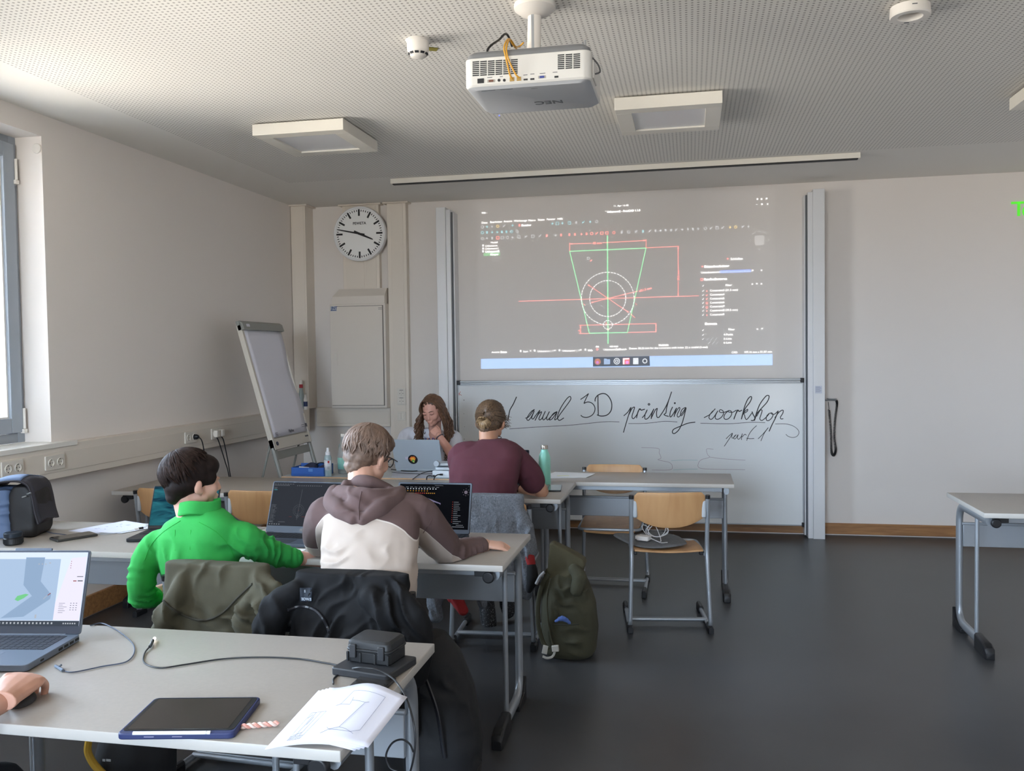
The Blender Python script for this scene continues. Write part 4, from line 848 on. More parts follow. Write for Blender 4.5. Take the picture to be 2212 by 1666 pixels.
def displace(me, fn):
    """fn(co, normal) -> distance along the normal, or a new point"""
    n = [v.normal.copy() for v in me.vertices]
    for v, nn in zip(me.vertices, n):
        d = fn(v.co, nn)
        v.co = d if isinstance(d, Vector) else v.co + nn*d
    me.update()
def place(me, name, m, parent=None, matfn=None, label=None, extra=None):
    """world-space mesh -> object (kept in the parent's frame)"""
    me.name = name; me.materials.clear()
    for q in (m if isinstance(m, (list, tuple)) else [m]): me.materials.append(q)
    if extra:   # more meshes joined in
        import bmesh
        bm = bmesh.new(); bm.from_mesh(me)
        for x in extra: bm.from_mesh(x)
        bm.to_mesh(me); bm.free()
    if matfn:
        for p in me.polygons: p.material_index = matfn(p.center, p.normal)
    me.shade_smooth()
    if parent is not None:
        P = Matrix.Translation(parent.location) @ parent.rotation_euler.to_matrix().to_4x4()
        g = parent.parent
        while g is not None: P = (Matrix.Translation(g.location) @ g.rotation_euler.to_matrix().to_4x4()) @ P; g = g.parent
        me.transform(P.inverted())
    o = bpy.data.objects.new(name, me); C.objects.link(o)
    if parent is not None: o.parent = parent
    if label: o['label'] = label
    return o
def limb(mb, pts, rs, n=14, sp=4):
    """tapered round limb through points, ends rounded"""
    P = spline(pts, sp) if len(pts) > 2 else [Vector(p) for p in pts]; k = sp if len(pts) > 2 else 1
    R_ = []
    for i in range(len(P)):
        u = i/k; j = min(int(u), len(rs)-2); f = u-j; R_.append(rs[j]*(1-f)+rs[j+1]*f)
    mb.tube(P, R_, n)
    mb.ell(P[0], (R_[0],)*3, n=n, m=8); mb.ell(P[-1], (R_[-1],)*3, n=n, m=8)
def torso(mb, rings, n=28, p=2.4):
    """rings: (centre, rx, ry, turn) of a superellipse section"""
    out = []
    for c, rx, ry, a in rings:
        row = []
        for k in range(n):
            t = 2*math.pi*k/n; ct, st = math.cos(t), math.sin(t)
            x = rx*math.copysign(abs(ct)**(2/p), ct); y = ry*math.copysign(abs(st)**(2/p), st)
            row.append(Vector(c)+Vector((x*math.cos(a)-y*math.sin(a), x*math.sin(a)+y*math.cos(a), 0)))
        out.append(row)
    mb.loft(out)
def head_vol(mb, M, s=1.0, ears=True, neck=None):
    def E(c, r, R_=None): mb.ell((0, 0, 0), [x*s for x in r], M @ Matrix.Translation(Vector(c)*s) @ (R_ or Matrix.Identity(4)))
    E((0, -.018, .028), (.074, .094, .088)); E((0, .022, -.012), (.062, .068, .088)); E((0, .038, -.070), (.043, .045, .032))
    for q in (-1, 1):
        E((q*.032, .052, -.022), (.026, .030, .030)); E((q*.05, .01, -.055), (.018, .035, .03)); E((q*.030, .078, .022), (.020, .010, .007))
        if ears: E((q*.083, -.012, -.012), (.010, .017, .029), Matrix.Rotation(q*.35, 4, 'Z') @ Matrix.Rotation(-.15, 4, 'X')); E((q*.077, .0, -.030), (.009, .011, .014))
    E((0, .088, -.047), (.022, .010, .006)); E((0, .088, -.058), (.018, .009, .006)); E((0, .082, -.078), (.018, .014, .013))
    t = MB(M); t.loft([[Vector((x*w, y+dy, z)) *s for x, y in ((-1, 0), (-.5, 1.0*d), (.5, 1.0*d), (1, 0))] for w, dy, d, z in ((.009, .078, .008, .028), (.009, .078, .018, .005), (.013, .078, .030, -.018), (.017, .074, .030, -.028), (.010, .074, .010, -.034))])
    mb.add(t.v, t.f)
    if neck:
        a, r0, r1 = neck; limb(mb, [M @ (Vector((0, -.030, -.05))*s), Vector(a).lerp(M @ Vector((0, -.035, -.11)), .4), Vector(a)], [r0, r0*.97, r1])
def hand_vol(wrist, palm_dir, palm_normal, side, curls, s=1.0, spread=.13, thumb=(.75, .35)):
    """right or left hand (side=+1: the thumb lies toward +x of the palm frame). palm_normal points out of the BACK of the hand."""
    y = Vector(palm_dir).normalized(); z = Vector(palm_normal); z = (z-y*y.dot(z)).normalized(); x = y.cross(z)
    M = Matrix((x, y, z)).transposed().to_4x4(); M.translation = Vector(wrist)
    b = MB(M)
    b.loft([[Vector((cx+w*math.cos(t), yy, h*math.sin(t)+zz)) for t in [2*math.pi*k/14 for k in range(14)]] for yy, w, h, cx, zz in ((-.03, .026*s, .019*s, 0, 0), (.0, .027*s, .018*s, 0, 0), (.03*s, .036*s, .016*s, .001*side, .002), (.065*s, .041*s, .014*s, .0, .003), (.088*s, .038*s, .011*s, 0, .002))])
    L = (.041, .046, .042, .033); base = (.030, .0105, -.0095, -.029)
    for i in range(4):
        bx = base[i]*side*s; c1, c2 = curls[i]; a = -base[i]*side*spread/.03
        p = [Vector((bx, .078*s, .003))]; d = Vector((math.sin(-a), math.cos(a), 0)); l0 = L[i]*s
        ang = 0; pos = p[0].copy(); seq = [(l0, c1), (l0*.62, c2), (l0*.5, c2*.8)]
        for ll, cc in seq:
            ang += cc; pos = pos+Vector((d.x*math.cos(ang), d.y*math.cos(ang), -math.sin(ang)))*ll; p.append(pos.copy())
        r = (.0098, .0092, .0083, .0072) if i < 3 else (.0085, .008, .0072, .0062)
        pr_ = [p[0]-d*.02*s]+p; limb(b, pr_, [r[0]*s]+[q*s for q in r], n=10, sp=3)
    t0 = Vector((.022*side, .012, -.004))*s; ta, tb = thumb
    t1 = t0+Vector((math.sin(ta)*side*.042, math.cos(ta)*.042, -.012))*s; t2 = t1+Vector((math.sin(tb)*side*.034, math.cos(tb)*.034, -.010))*s; t3 = t2+Vector((math.sin(tb*.6)*side*.022, math.cos(tb*.6)*.022, -.006))*s
    limb(b, [t0, t1, t2, t3], [.0135*s, .0115*s, .0098*s, .008*s], n=10, sp=3)
    return melt(b, .0028, 2, .4), M
def scalp_strands(mb, M, rad, whorl, n, limit, off=(1.0, 1.05), thick=.0035, seed=1, wave=.0, segs=9, start=.15, c0=(0, 0, 0), curl=0, lift=0.0, tip=.25):
    """tapered locks that follow an ellipsoid scalp outwards from the whorl"""
    rg = random.Random(seed); wv = Vector(whorl).normalized()
    ax = Vector((1, 0, 0)); ax = (ax-wv*wv.dot(ax)).normalized(); ay = wv.cross(ax)
    for i in range(n):
        phi = rg.uniform(0, 2*math.pi); th0 = start*rg.random()**.7*2.2; lim = limit(phi, wv, ax, ay)*rg.uniform(.82, 1.03)
        if th0 > lim*.8: th0 = lim*.3
        th0 = rg.uniform(0, max(.02, lim-.45)) if rg.random() < .65 else th0
        sp = rg.uniform(*off); pts = []; rs = []; tw = rg.uniform(-.25, .25)+curl; ph = rg.uniform(0, 6)
        th1 = min(lim, th0+rg.uniform(.6, 1.3))
        for k in range(segs):
            u = k/(segs-1); th = th0+(th1-th0)*u; p2 = phi+tw*u+wave*math.sin(ph+u*7)
            d = wv*math.cos(th)+(ax*math.cos(p2)+ay*math.sin(p2))*math.sin(th)
            q = Vector((d.x*rad[0], d.y*rad[1], d.z*rad[2]))*(sp+lift*u*u)
            pts.append(M @ (Vector(c0)+q)); rs.append(thick*(.55+.9*math.sin(math.pi*min(1, u*1.1+.12)))*(1 if u < .8 else tip+(1-tip)*(1-u)/.2))
        mb.tube(pts, rs, 5, flat=1.6)
def rot_to(yaw, pitch=0.0, roll=0.0):
    """head turned: yaw from +Y towards +X, pitch down positive"""
    return Matrix.Rotation(-yaw, 4, 'Z') @ Matrix.Rotation(-pitch, 4, 'X') @ Matrix.Rotation(roll, 4, 'Y')
# ================================================================ laptops
def laptop(label, rc, rz, w, d, tilt, hs, body, deck, bezel, th=.016, lid=.006, draw=None, scr=('#101114', 0.0), bez=.009, bez_b=.02, keys=None, lid_only=False, kb_w=.92, group=None, name='laptop'):
    """rc: rear centre of the base on the table; the user sits on the local -y side"""
    t = thing(name, label, 'laptop', rc, rz, group)
    R_ = Matrix.Translation(Vector(rc)) @ Matrix.Rotation(rz, 4, 'Z')
    b = MB(R_); b.prism(rrect(w, d, .012, 4, 0, -d/2), .002, th); base = b.build('base', body, t, bevel=.002)
    b = MB(R_); 
    nx, ny = 15, 6; kw = w*kb_w/nx; kd = d*.46/ny
    for j in range(ny):
        for i in range(nx):
            if j == 0 and 4 <= i <= 8:
                if i == 4: b.box((-w*kb_w/2+4*kw+.001, -d*.53+j*kd+.001-.0, th-.0006), (-w*kb_w/2+9*kw-.001, -d*.53+(j+1)*kd-.001, th+.0012))
                continue
            x0 = -w*kb_w/2+i*kw; y0 = -d*.53+j*kd
            b.box((x0+.001, y0+.001, th-.0006), (x0+kw-.001, y0+kd-.001, th+.0012))
    b.build('keyboard', keys or M_BLACK, base, angle=0)
    b = MB(R_); b.prism(rrect(w*.3, d*.32, .004, 3, 0, -d*.76), th-.0003, th+.0004); b.build('touchpad', deck, base)
    # screen
    S = R_ @ Matrix.Translation((0, -.004, th)) @ Matrix.Rotation(math.pi/2-tilt, 4, 'X')    # local x right, y up the lid, z towards the user
    b = MB(S); b.prism(rrect(w, hs, .008, 4, 0, hs/2), -lid, 0); lid_o = b.build('lid', body, t, bevel=.0015)
    b = MB(S); b.prism(rrect(w-.004, hs-.004, .007, 4, 0, hs/2), -.0002, .0012); b.build('bezel', bezel, lid_o)
    x0, x1, y0, y1 = -w/2+bez, w/2-bez, bez_b, hs-bez
    b = MB(S); b.box((x0, y0, .0006), (x1, y1, .0018)); b.build('screen', scr, lid_o, angle=0)
    b = MB(S); b.tube([(-w*.38, -.001, -.004), (w*.38, -.001, -.004)], .006, 8); b.build('hinge', body, t)
    if draw: draw(S @ Matrix.Translation((x0, y0, .0019)), x1-x0, y1-y0, lid_o)
    return t, S, R_
def emi(name, c, s): 
    m = mat(name, c, .3, emit=c, estr=s); m.node_tree.nodes['Principled BSDF'].inputs['Base Color'].default_value = (.002, .002, .0025, 1); m.node_tree.nodes['Principled BSDF'].inputs['Specular IOR Level'].default_value = .015; m.node_tree.nodes['Principled BSDF'].inputs['Roughness'].default_value = .5; return m
def rect(mb, M, x0, y0, x1, y1, z=0): mb.add([(x0, y0, z), (x1, y0, z), (x1, y1, z), (x0, y1, z)], [(0, 1, 2, 3)], M)
def seg(mb, M, a, c, w, z=.0001):
    a = Vector(a); c = Vector(c); d = (c-a).normalized(); n_ = Vector((-d.y, d.x))*w/2
    mb.add([(q.x, q.y, z) for q in (a-n_, c-n_, c+n_, a+n_)], [(0, 1, 2, 3)], M)
EK = .16
S_DARK = emi('screen_black', '#0c0e14', EK*.6); S_GREY = emi('screen_slate', '#3d4149', EK*1.0); S_TEAL = None
E_W = emi('pixel_white', '#dfe6f0', EK*1.1); E_DIM = emi('pixel_dim', '#9a9fa8', EK*.9); E_R = emi('pixel_red', '#d8584c', EK*.8); E_O = emi('pixel_orange', '#d8a24a', EK*.8); E_B = emi('pixel_blue', '#3f72d8', EK*.8); E_C = emi('pixel_cyan', '#5bc4cf', EK*.7); E_V = emi('pixel_violet', '#6a6580', EK*2.0)
def bars(mb, M, x, y, n, dy, lens, h, seed=1):
    rg = random.Random(seed)
    for i in range(n):
        xx = x; L_ = rg.uniform(*lens)
        rect(mb, M, xx, y-i*dy, xx+L_, y-i*dy+h, .0002)
M_HPB = mat('laptop_slate', '#5a626e', .35, .5); M_SIL = mat('laptop_silver', '#aeb9c4', .4, .1); M_LB = mat('laptop_black', '#22242a', .4, .3); M_DK = mat('laptop_deck_grey', '#6f7682', .4, .4); M_BEZ = mat('bezel_black', '#15161a', .35)
def draw_black(M, w, h, par):
    b = MB(); rg = random.Random(5)
    for i in range(9): rect(b, M, .008+i*.021, h-.016, .008+i*.021+.014, h-.0135)
    rect(b, M, w*.5, h-.007, w*.62, h-.0055); rect(b, M, w-.008, h-.008, w-.005, h-.006)
    rect(b, M, .012, h-.052, .045, h-.050)
    for i in range(13): rect(b, M, w*.70+i*.0065, .010, w*.70+i*.0065+.004, .014)
    rect(b, M, w*.83, .019, w*.93, .021); rect(b, M, w*.72, .019, w*.76, .021)
    bars(b, M, w*.785, h*.60, 12, .0088, (.018, .038), .0022, 3)
    b.build('screen_text', E_DIM, par, angle=0)
    for nm, m_, yy, x1, st, seed in (('a', E_W, h-.0245, 13, .0135, 1), ('b', E_O, h-.034, 10, .0135, 2), ('c', E_O, h-.0445, 18, .0092, 3), ('d', E_R, h-.0445, 8, .011, 4)):
        b = MB()
        for i in range(x1):
            x_ = .010+i*st+(.17 if nm == 'd' and 0 else 0)
            if nm == 'c' and 7 <= i <= 12: continue
            if nm == 'd': x_ = .078+i*.010
            rect(b, M, x_, yy, x_+.0055, yy+.0045)
        b.build('toolbar_icons', m_, par, angle=0)
    b = MB(); rect(b, M, .012, h-.062, .050, h-.057); b.build('selected_row', E_B, par, angle=0)
    b = MB(); b.add([(x, y, .0003) for x, y in ((w*.40, h*.665), (w*.42, h*.68), (w*.60, h*.575), (w*.595, h*.535), (w*.585, h*.56), (w*.50, h*.60), (w*.475, h*.565), (w*.455, h*.60))], [tuple(range(8))], M); 
    b.build('drawn_part', E_V, par, angle=0)
    b = MB(); c = (w*.945, h*.83)
    b.add([(c[0]+.0085*math.cos(a+.3), c[1]+.0085*math.sin(a+.3), .0003) for a in [2*math.pi*i/8 for i in range(8)]], [tuple(range(8))], M)
    for i in range(8): a = 2*math.pi*i/8; rect(b, M, c[0]+.0155*math.cos(a)-.0015, c[1]+.0155*math.sin(a)-.0015, c[0]+.0155*math.cos(a)+.0015, c[1]+.0155*math.sin(a)+.0015)
    b.build('view_cube', emi('pixel_mauve', '#9a8fa0', EK*.8), par, angle=0)
    b = MB(); 
    for i in range(10): rect(b, M, w*.765, h*.60-i*.0088*1.15, w*.765+.003, h*.60-i*.0088*1.15+.003)
    b.build('list_icons', E_R, par, angle=0)
laptop('dark laptop with a black drawing program screen in front of the hooded person', (-1.165, 3.835, .76), .0, .356, .24, .30, .235, M_LB, M_LB, M_HPB, th=.016, draw=draw_black, scr=S_DARK)
def draw_hp(M, w, h, par):
    b = MB(); rg = random.Random(9)
    for i in range(8): rect(b, M, .004+i*.013, h-.009, .004+i*.013+.009, h-.0072)
    for i in range(10): rect(b, M, .004+i*.008, h-.016, .004+i*.008+.004, h-.0125)
    for i in range(12): rect(b, M, .12+i*.011, h-.016, .12+i*.011+.005, h-.0135)
    rect(b, M, .004, h-.027, .02, h-.0255); rect(b, M, .004, h-.032, .018, h-.0305)
    bars(b, M, .004, h*.47, 14, .0062, (.008, .022), .0012, 2); bars(b, M, .018, h*.47, 12, .0075, (.006, .022), .0010, 7)
    for i in range(5): rect(b, M, .006+i*.012, .005, .006+i*.012+.006, .010)
    rect(b, M, .004, .018, .024, .0192); rect(b, M, .05, .018, .085, .0192)
    cx, cy = w*.42, h*.36
    for r_ in (.019, .027):
        n_ = 26
        for k in range(n_): a0 = 2*math.pi*k/n_; a1 = a0+.15; seg(b, M, (cx+r_*math.cos(a0), cy+r_*math.sin(a0)), (cx+r_*math.cos(a1), cy+r_*math.sin(a1)), .0008)
    for k in range(9): a0 = 2*math.pi*k/9; seg(b, M, (cx-.002+.006*math.cos(a0), cy-.029+.006*math.sin(a0)), (cx-.002+.006*math.cos(a0+.5), cy-.029+.006*math.sin(a0+.5)), .0008)
    seg(b, M, (cx+.004, cy+.10), (cx-.003, cy-.045), .0007); b.build('screen_text', E_DIM, par, angle=0)
    b = MB(); rect(b, M, cx-.001, cy-.001, cx+.001, cy+.001); seg(b, M, (cx-.045, cy-.03), (cx-.03, cy-.031), .0006); seg(b, M, (cx+.02, cy-.03), (cx+.05, cy-.029), .0006); b.build('dimension_lines', E_R, par, angle=0)
    b = MB(); rect(b, M, .004, h-.038, .022, h-.035); b.build('selected_row', E_C, par, angle=0)
_, S, _ = laptop('slate grey laptop showing a faint ring drawing, beside the hooded person', (-1.775, 3.765, .76), -.03, .36, .235, .38, .243, M_HPB, mat('laptop_deck_dark', '#3a3d44', .4, .3), M_HPB, draw=draw_hp, scr=S_GREY, bez=.006, bez_b=.030)
lo = bpy.context.scene.objects['laptop.001']
b = MB(S); b.lathe([(0, 0), (.0075, 0), (.0075, .0005), (0, .0005)], 24, c=(.0, .014, .0018)); lg = b.build('maker_logo', emi('logo_pale', '#c8d0d8', EK*.7), lo); b = MB(S); b.text('hp', .011, Matrix.Translation((-.0052, .0118, .0024)), .0001); b.build('logo_letters', M_HPB, lg)
# teal screen laptop
def teal_mat():
    m = emi('screen_teal', '#1f6f86', EK*1.0); n = m.node_tree.nodes; l = m.node_tree.links; p = n['Principled BSDF']
    t = n.new('ShaderNodeTexCoord'); mp = n.new('ShaderNodeMapping'); mp.inputs['Scale'].default_value = (4, 4, 16); l.new(t.outputs['Object'], mp.inputs[0])
    a = n.new('ShaderNodeTexNoise'); a.inputs['Scale'].default_value = 2.2; a.inputs['Detail'].default_value = 6; a.inputs['Distortion'].default_value = 1.2; l.new(mp.outputs[0], a.inputs[0])
    r = n.new('ShaderNodeValToRGB'); r.color_ramp.elements[0].color = (*lin('#0e3a52'), 1); r.color_ramp.elements[1].color = (*lin('#3f9fae'), 1); r.color_ramp.elements[0].position = .3; r.color_ramp.elements[1].position = .75
    l.new(a.outputs[0], r.inputs[0]); l.new(r.outputs[0], p.inputs['Emission Color']); return m
laptop('dark laptop with a teal desktop picture left of the person in green', (-2.395, 3.775, .76), .16, .33, .225, .42, .215, M_LB, M_DK, M_BEZ, draw=None, scr=teal_mat(), bez=.006, bez_b=.018)
# teacher's laptop, seen from behind
t, S, _ = laptop('silver laptop seen from behind with a round fire sticker on its lid', (-1.905, 5.985, .762), math.pi-.02, .355, .24, .35, .235, M_SIL, M_DK, M_BEZ, scr=S_GREY)
sc_ = S @ Matrix.Translation((0.0, 0.0, 0.0))
def backface(S, x, y): return S @ Matrix.Translation((x, y, -.0062)) @ Matrix.Rotation(math.pi, 4, 'Y')
P_ = at(899, 982, y=6.03); L3 = S.inverted() @ P_; Bk = backface(S, L3.x, L3.y)
lidT = [o for o in t.children if o.name.startswith('lid')][0]
b = MB(Bk); b.lathe([(0, 0), (.036, 0), (.036, .0006), (0, .0006)], 36); stk = b.build('round_sticker', mat('sticker_black', '#141215', .35), lidT, label='round black sticker with a flame picture')
def blot(mb, M, cx, cy, r, n, amp, seed, z): 
    rg = random.Random(seed); mb.add([(cx+r*(1+amp*rg.uniform(-1, 1))*math.cos(2*math.pi*i/n), cy+r*(1+amp*rg.uniform(-1, 1))*math.sin(2*math.pi*i/n), z) for i in range(n)], [tuple(range(n))], M)
for nm, c, cx, cy, r, sd in (('flame', '#e8702a', 0, .004, .022, 1), ('flame', '#f0b63a', .001, .002, .014, 2), ('flame', '#5fa04a', .002, -.012, .011, 3), ('flame', '#c6d46a', .004, -.018, .006, 4)):
    b = MB(); blot(b, Bk, cx, cy, r, 18, .28, sd, .0008+.0002*sd); b.build(nm, mat('art'+c[1:], c, .5), stk, angle=0)
b = MB(Bk); b.prism(rrect(.022, .02, .003, 3, -.045, .010), 0, .0005); b.text('G', .013, Matrix.Translation((-.049, .006, .0006))); b.build('small_sticker', mat('sticker_lilac', '#c9c4d6', .5), lidT)
# maroon person's laptop
laptop('dark laptop in front of the person in maroon, only its right edge showing', (-1.155, 5.38, .76), .0, .31, .21, .22, .215, M_LB, M_DK, M_BEZ, scr=emi('screen_night', '#1a2030', EK), bez=.006, draw=lambda M, w, h, par: (lambda b: ([rect(b, M, w-.012-.012*i, h-.014-.016*j, w-.005-.012*i, h-.009-.016*j) for i in range(5) for j in range(8)], b.build('screen_text', E_DIM, par, angle=0)))(MB()))
# nearest laptop, bright screen
S_LIGHT = emi('screen_light', '#cfdcf2', EK*2.15)
def draw_front(M, w, h, par):
    rt = emi('screen_lilac', '#d9d6ea', EK*2.2); bl = emi('screen_blue_a', '#a9c0dc', EK*1.9); b2 = emi('screen_blue_b', '#96b0cf', EK*1.7); gr = emi('screen_green', '#7ed796', EK*1.6); dk = emi('screen_bar', '#56606e', EK*1.0)
    b = MB(); rect(b, M, w*.20, .016, w*.765, h-.020, .0001); b.build('drawing_area', bl, par, angle=0)
    b = MB(); b.add([(x*w, y*h, .0002) for x, y in ((.765, .08), (.765, .30), (.86, .92), (.995, .94), (.995, .07))], [tuple(range(5))], M); b.build('side_panel', rt, par, angle=0)
    b = MB(); b.add([(x*w, y*h, .0003) for x, y in ((.45, .93), (.62, .93), (.61, .60), (.72, .42), (.715, .36), (.50, .12), (.30, .10), (.55, .40), (.46, .55))], [tuple(range(9))], M); b.build('drawn_part', b2, par, angle=0)
    b = MB(); b.add([(x*w, y*h, .0004) for x, y in ((.40, .35), (.42, .40), (.49, .43), (.52, .42), (.48, .37), (.43, .33))], [tuple(range(6))], M); b.build('green_patch', gr, par, angle=0)
    b = MB(); rect(b, M, 0, 0, w, .0145, .0005); b.build('taskbar', dk, par, angle=0)
    b = MB()
    for i in range(22): rect(b, M, .02+i*.0115, .005, .025+i*.0115, .010, .0007)
    for i in range(6): rect(b, M, w-.05+i*.007, .005, w-.046+i*.007, .009, .0007)
    for i in range(3): rect(b, M, w*(.57+.03*i), h*.83, w*(.58+.03*i), h*.845, .0007)
    rect(b, M, w*.665, h*.845, w*.68, h*.86, .0007); rect(b, M, w*.60, h*.10, w*.615, h*.15, .0007); seg(b, M, (w*.655, h*.36), (w*.685, h*.405), .002, .0007); b.build('screen_icons', E_W, par, angle=0)
    b = MB(); rect(b, M, w*.90, h*.60, w*.93, h*.612, .0006)
    for i in range(4): rect(b, M, w*.86, h*(.78+.03*i), w*.866, h*(.79+.03*i), .0006)
    seg(b, M, (w*.69, h*.41), (w*.715, h*.44), .002, .0006); b.build('red_marks', E_R, par, angle=0)
    b = MB()
    for j, L_ in enumerate((.09, .06, .12, .08, .10, .07)): rect(b, M, w*.80, h*(.30-.025*j), w*(.80+L_*.6), h*(.305-.025*j), .0006)
    for i in range(3):
        for j in range(4): rect(b, M, w*(.90+.025*i), h*(.30-.03*j), w*(.912+.025*i), h*(.308-.03*j), .0006)
    rect(b, M, w*.93, h*.66, w*.985, h*.67, .0006); rect(b, M, w*.94, h*.60, w*.985, h*.615, .0006); b.build('panel_text', E_DIM, par, angle=0)
M_F1 = mat('laptop_blue_grey', '#7b8798', .35, .4)
rzF = .14; rr_ = Vector((-1.775, 2.262, .76)); rcF = rr_-Matrix.Rotation(rzF, 3, 'Z') @ Vector((.18, 0, 0))
tF, S, RF = laptop('blue grey laptop with a bright screen on the nearest table, at the left edge', (rcF.x, rcF.y, .76), rzF, .36, .262, .30, .245, M_F1, mat('laptop_deck_blue', '#8792a3', .4, .3), mat('bezel_slate', '#4c5566', .4), th=.02, lid=.008, draw=draw_front, scr=S_LIGHT, bez=.006, bez_b=.024, keys=mat('key_charcoal', '#3b3f48', .5), kb_w=.84)
b = MB(S); b.prism(rrect(.115, .008, .002, 2, .0, .248), -.007, 0); b.build('camera_bump', M_F1, tF, bevel=.001)
b = MB(RF)
for i in range(4): b.box((.1795, -.03-.028*i, .007), (.1806, -.010-.028*i, .014))
b.box((.1795, -.20, .008), (.1806, -.185, .013)); b.build('side_port', M_GASK, tF)
b = MB(RF); b.box((.02, -.236, .0203), (.05, -.214, .0208)); b.build('deck_sticker', mat('sticker_white', '#d6dae2', .4), tF); b = MB(RF); b.box((-.03, -.245, .0203), (-.012, -.228, .0208)); b.build('deck_sticker', mat('sticker_green', '#5f8d3c', .4), tF); b = MB(RF); b.box((-.008, -.247, .0203), (.010, -.228, .0208)); b.build('deck_sticker', mat('sticker_cobalt', '#2f4fa8', .4), tF)
# ================================================================ things on the nearest table
TZ = .7605
def slab(name, label, cat, pts, z0, z1, m, bev=.002, rad=.01):
    """rounded flat box whose corners are the four given points"""
    c = sum((Vector((p.x, p.y)) for p in pts), Vector((0, 0)))/4; x = Vector((pts[1].x-pts[0].x, pts[1].y-pts[0].y)); y = Vector((pts[3].x-pts[0].x, pts[3].y-pts[0].y))
    a = math.atan2(x.y, x.x); t = thing(name, label, cat, (c.x, c.y, z0), a); w, d = x.length, y.length
    M = Matrix.Translation((c.x, c.y, z0)) @ Matrix.Rotation(a, 4, 'Z')
    b = MB(M); b.prism(rrect(w, d, rad, 5), 0, z1-z0); o = b.build('body' if name != 'tablet' else 'tablet_case', m, t, bevel=bev); return t, M, w, d, o
M_NAVY = mat('case_navy', '#2b3562', .5); M_SCR = mat('dark_glass', '#2c2927', .18, coat=.5)
t, M, w, d, o = slab('tablet', 'tablet in a navy case with a white stylus along its near edge', 'tablet', [at(258, 1592, z=.768), at(512, 1590, z=.768), at(562, 1511, z=.768), at(325, 1513, z=.768)], TZ, TZ+.014, M_NAVY, .003, .014)
b = MB(M); b.prism(rrect(w-.012, d-.022, .010, 5, 0, .004), .0125, .0148); b.build('tablet_frame', M_BEZ, t); b = MB(M); b.prism(rrect(w-.034, d-.036, .003, 3, -.002, .004), .0145, .0153); b.build('screen', M_SCR, t)
b = MB(M); b.tube([(-w*.36, -d/2+.0035, .0135), (w*.30, -d/2+.0035, .0135)], .0042, 12); st = b.build('stylus', mat('stylus_white', '#e6e4ea', .3), t); b = MB(M); b.tube([(w*.265, -d/2+.0035, .0135), (w*.270, -d/2+.0035, .0135)], .0044, 12); b.build('stylus_band', M_ALU, st)
b = MB(M)
for x_ in (-w*.22, w*.02): b.prism(rrect(.022, .0016, .0007, 2, x_, 0), 0, .0008, M=Matrix.Translation((0, -d/2-.0002, .007)) @ Matrix.Rotation(math.pi/2, 4, 'X'))
b.build('case_button', mat('button_grey', '#9a98b4', .4), t)
# twisted candy
a_ = at(522, 1570, z=.767); c_ = at(602, 1563, z=.767); b = MB()
for s in range(2):
    pts = []
    for k in range(61):
        u = k/60; an = u*22+s*math.pi; d_ = (c_-a_).normalized(); n_ = Vector((-d_.y, d_.x, 0)); pts.append(a_.lerp(c_, u)+n_*math.cos(an)*.003+Vector((0, 0, math.sin(an)*.003)))
    b.cur = s; b.tube(pts, .0036, 6)
o = b.build('twisted_stick', [mat('candy_pink', '#d79a8c', .45), mat('candy_cream', '#e6cfc4', .45)]); tag(o, 'pink and cream twisted stick lying beside the tablet', 'stick')
# curled paper stack
PA = mat('printed_paper', '#e2e2ee', .7)
def sheet(pts4, lift, nx=14, ny=12, droop=None):
    A_, B_, D_, E_ = pts4    # near-left, near-right, far-right, far-left
    rows = []
    for j in range(ny+1):
        v = j/ny; row = []
        for i in range(nx+1):
            u = i/nx; p = (A_.lerp(B_, u)).lerp(E_.lerp(D_, u), v); row.append(Vector((p.x, p.y, TZ+lift(u, v)))) 
        rows.append(row)
    return rows
Q = [at(600, 1606, z=.775), at(795, 1619, z=.758), at(880, 1508, z=.775), at(712, 1477, z=.785)]
t = thing('paper_stack', 'curled white papers with a technical drawing, hanging over the near table corner', 'paper', (-.78, 1.87, TZ))
def lf(k): 
    def f(u, v): return .0016+k*.0022+.024*(math.sin(math.pi*min(1, u*.9))**2)*v**1.2+.010*math.sin(math.pi*u)*(1-v)+.006*v-.026*max(0, u-.72)*(1-v)
    return f
for k in range(4):
    off = Vector((-.009*(3-k) , -.002*(3-k), 0)); b = MB(); b.loft(sheet([q+off for q in Q], lf(k)), cap=False, closed=False); sh = b.build('sheet', PA, t, angle=80, solid=.0006)
def on_sheet(u, v, dz=.0012):
    A_, B_, D_, E_ = Q; p = (A_.lerp(B_, u)).lerp(E_.lerp(D_, u), v); return Vector((p.x, p.y, TZ+lf(3)(u, v)+dz))
def sline(mb, L_, r):
    for q in L_:
        P = []
        for k in range(len(q)-1):
            n_ = 6
            for i in range(n_): P.append(on_sheet(q[k][0]+(q[k+1][0]-q[k][0])*i/n_, q[k][1]+(q[k+1][1]-q[k][1])*i/n_))
        P.append(on_sheet(*q[-1])); mb.tube(P, r, 4)
b = MB(); sline(b, [[(.36, .62), (.40, .86), (.80, .84)], [(.80, .84), (.80, .22)], [(.36, .62), (.48, .60), (.47, .68)], [(.47, .68), (.64, .66), (.56, .22)], [(.56, .22), (.64, .20), (.72, .16), (.80, .22)], [(.56, .22), (.46, .18), (.72, .16)], [(.46, .18), (.42, .22)], [(.46, .18), (.40, .12)], [(.36, .62), (.31, .60)], [(.47, .68), (.46, .73)], [(.64, .66), (.68, .68)], [(.72, .16), (.76, .14)]], .00034); b.build('drawing_lines', mat('pencil', '#5d6480', .8), sh)
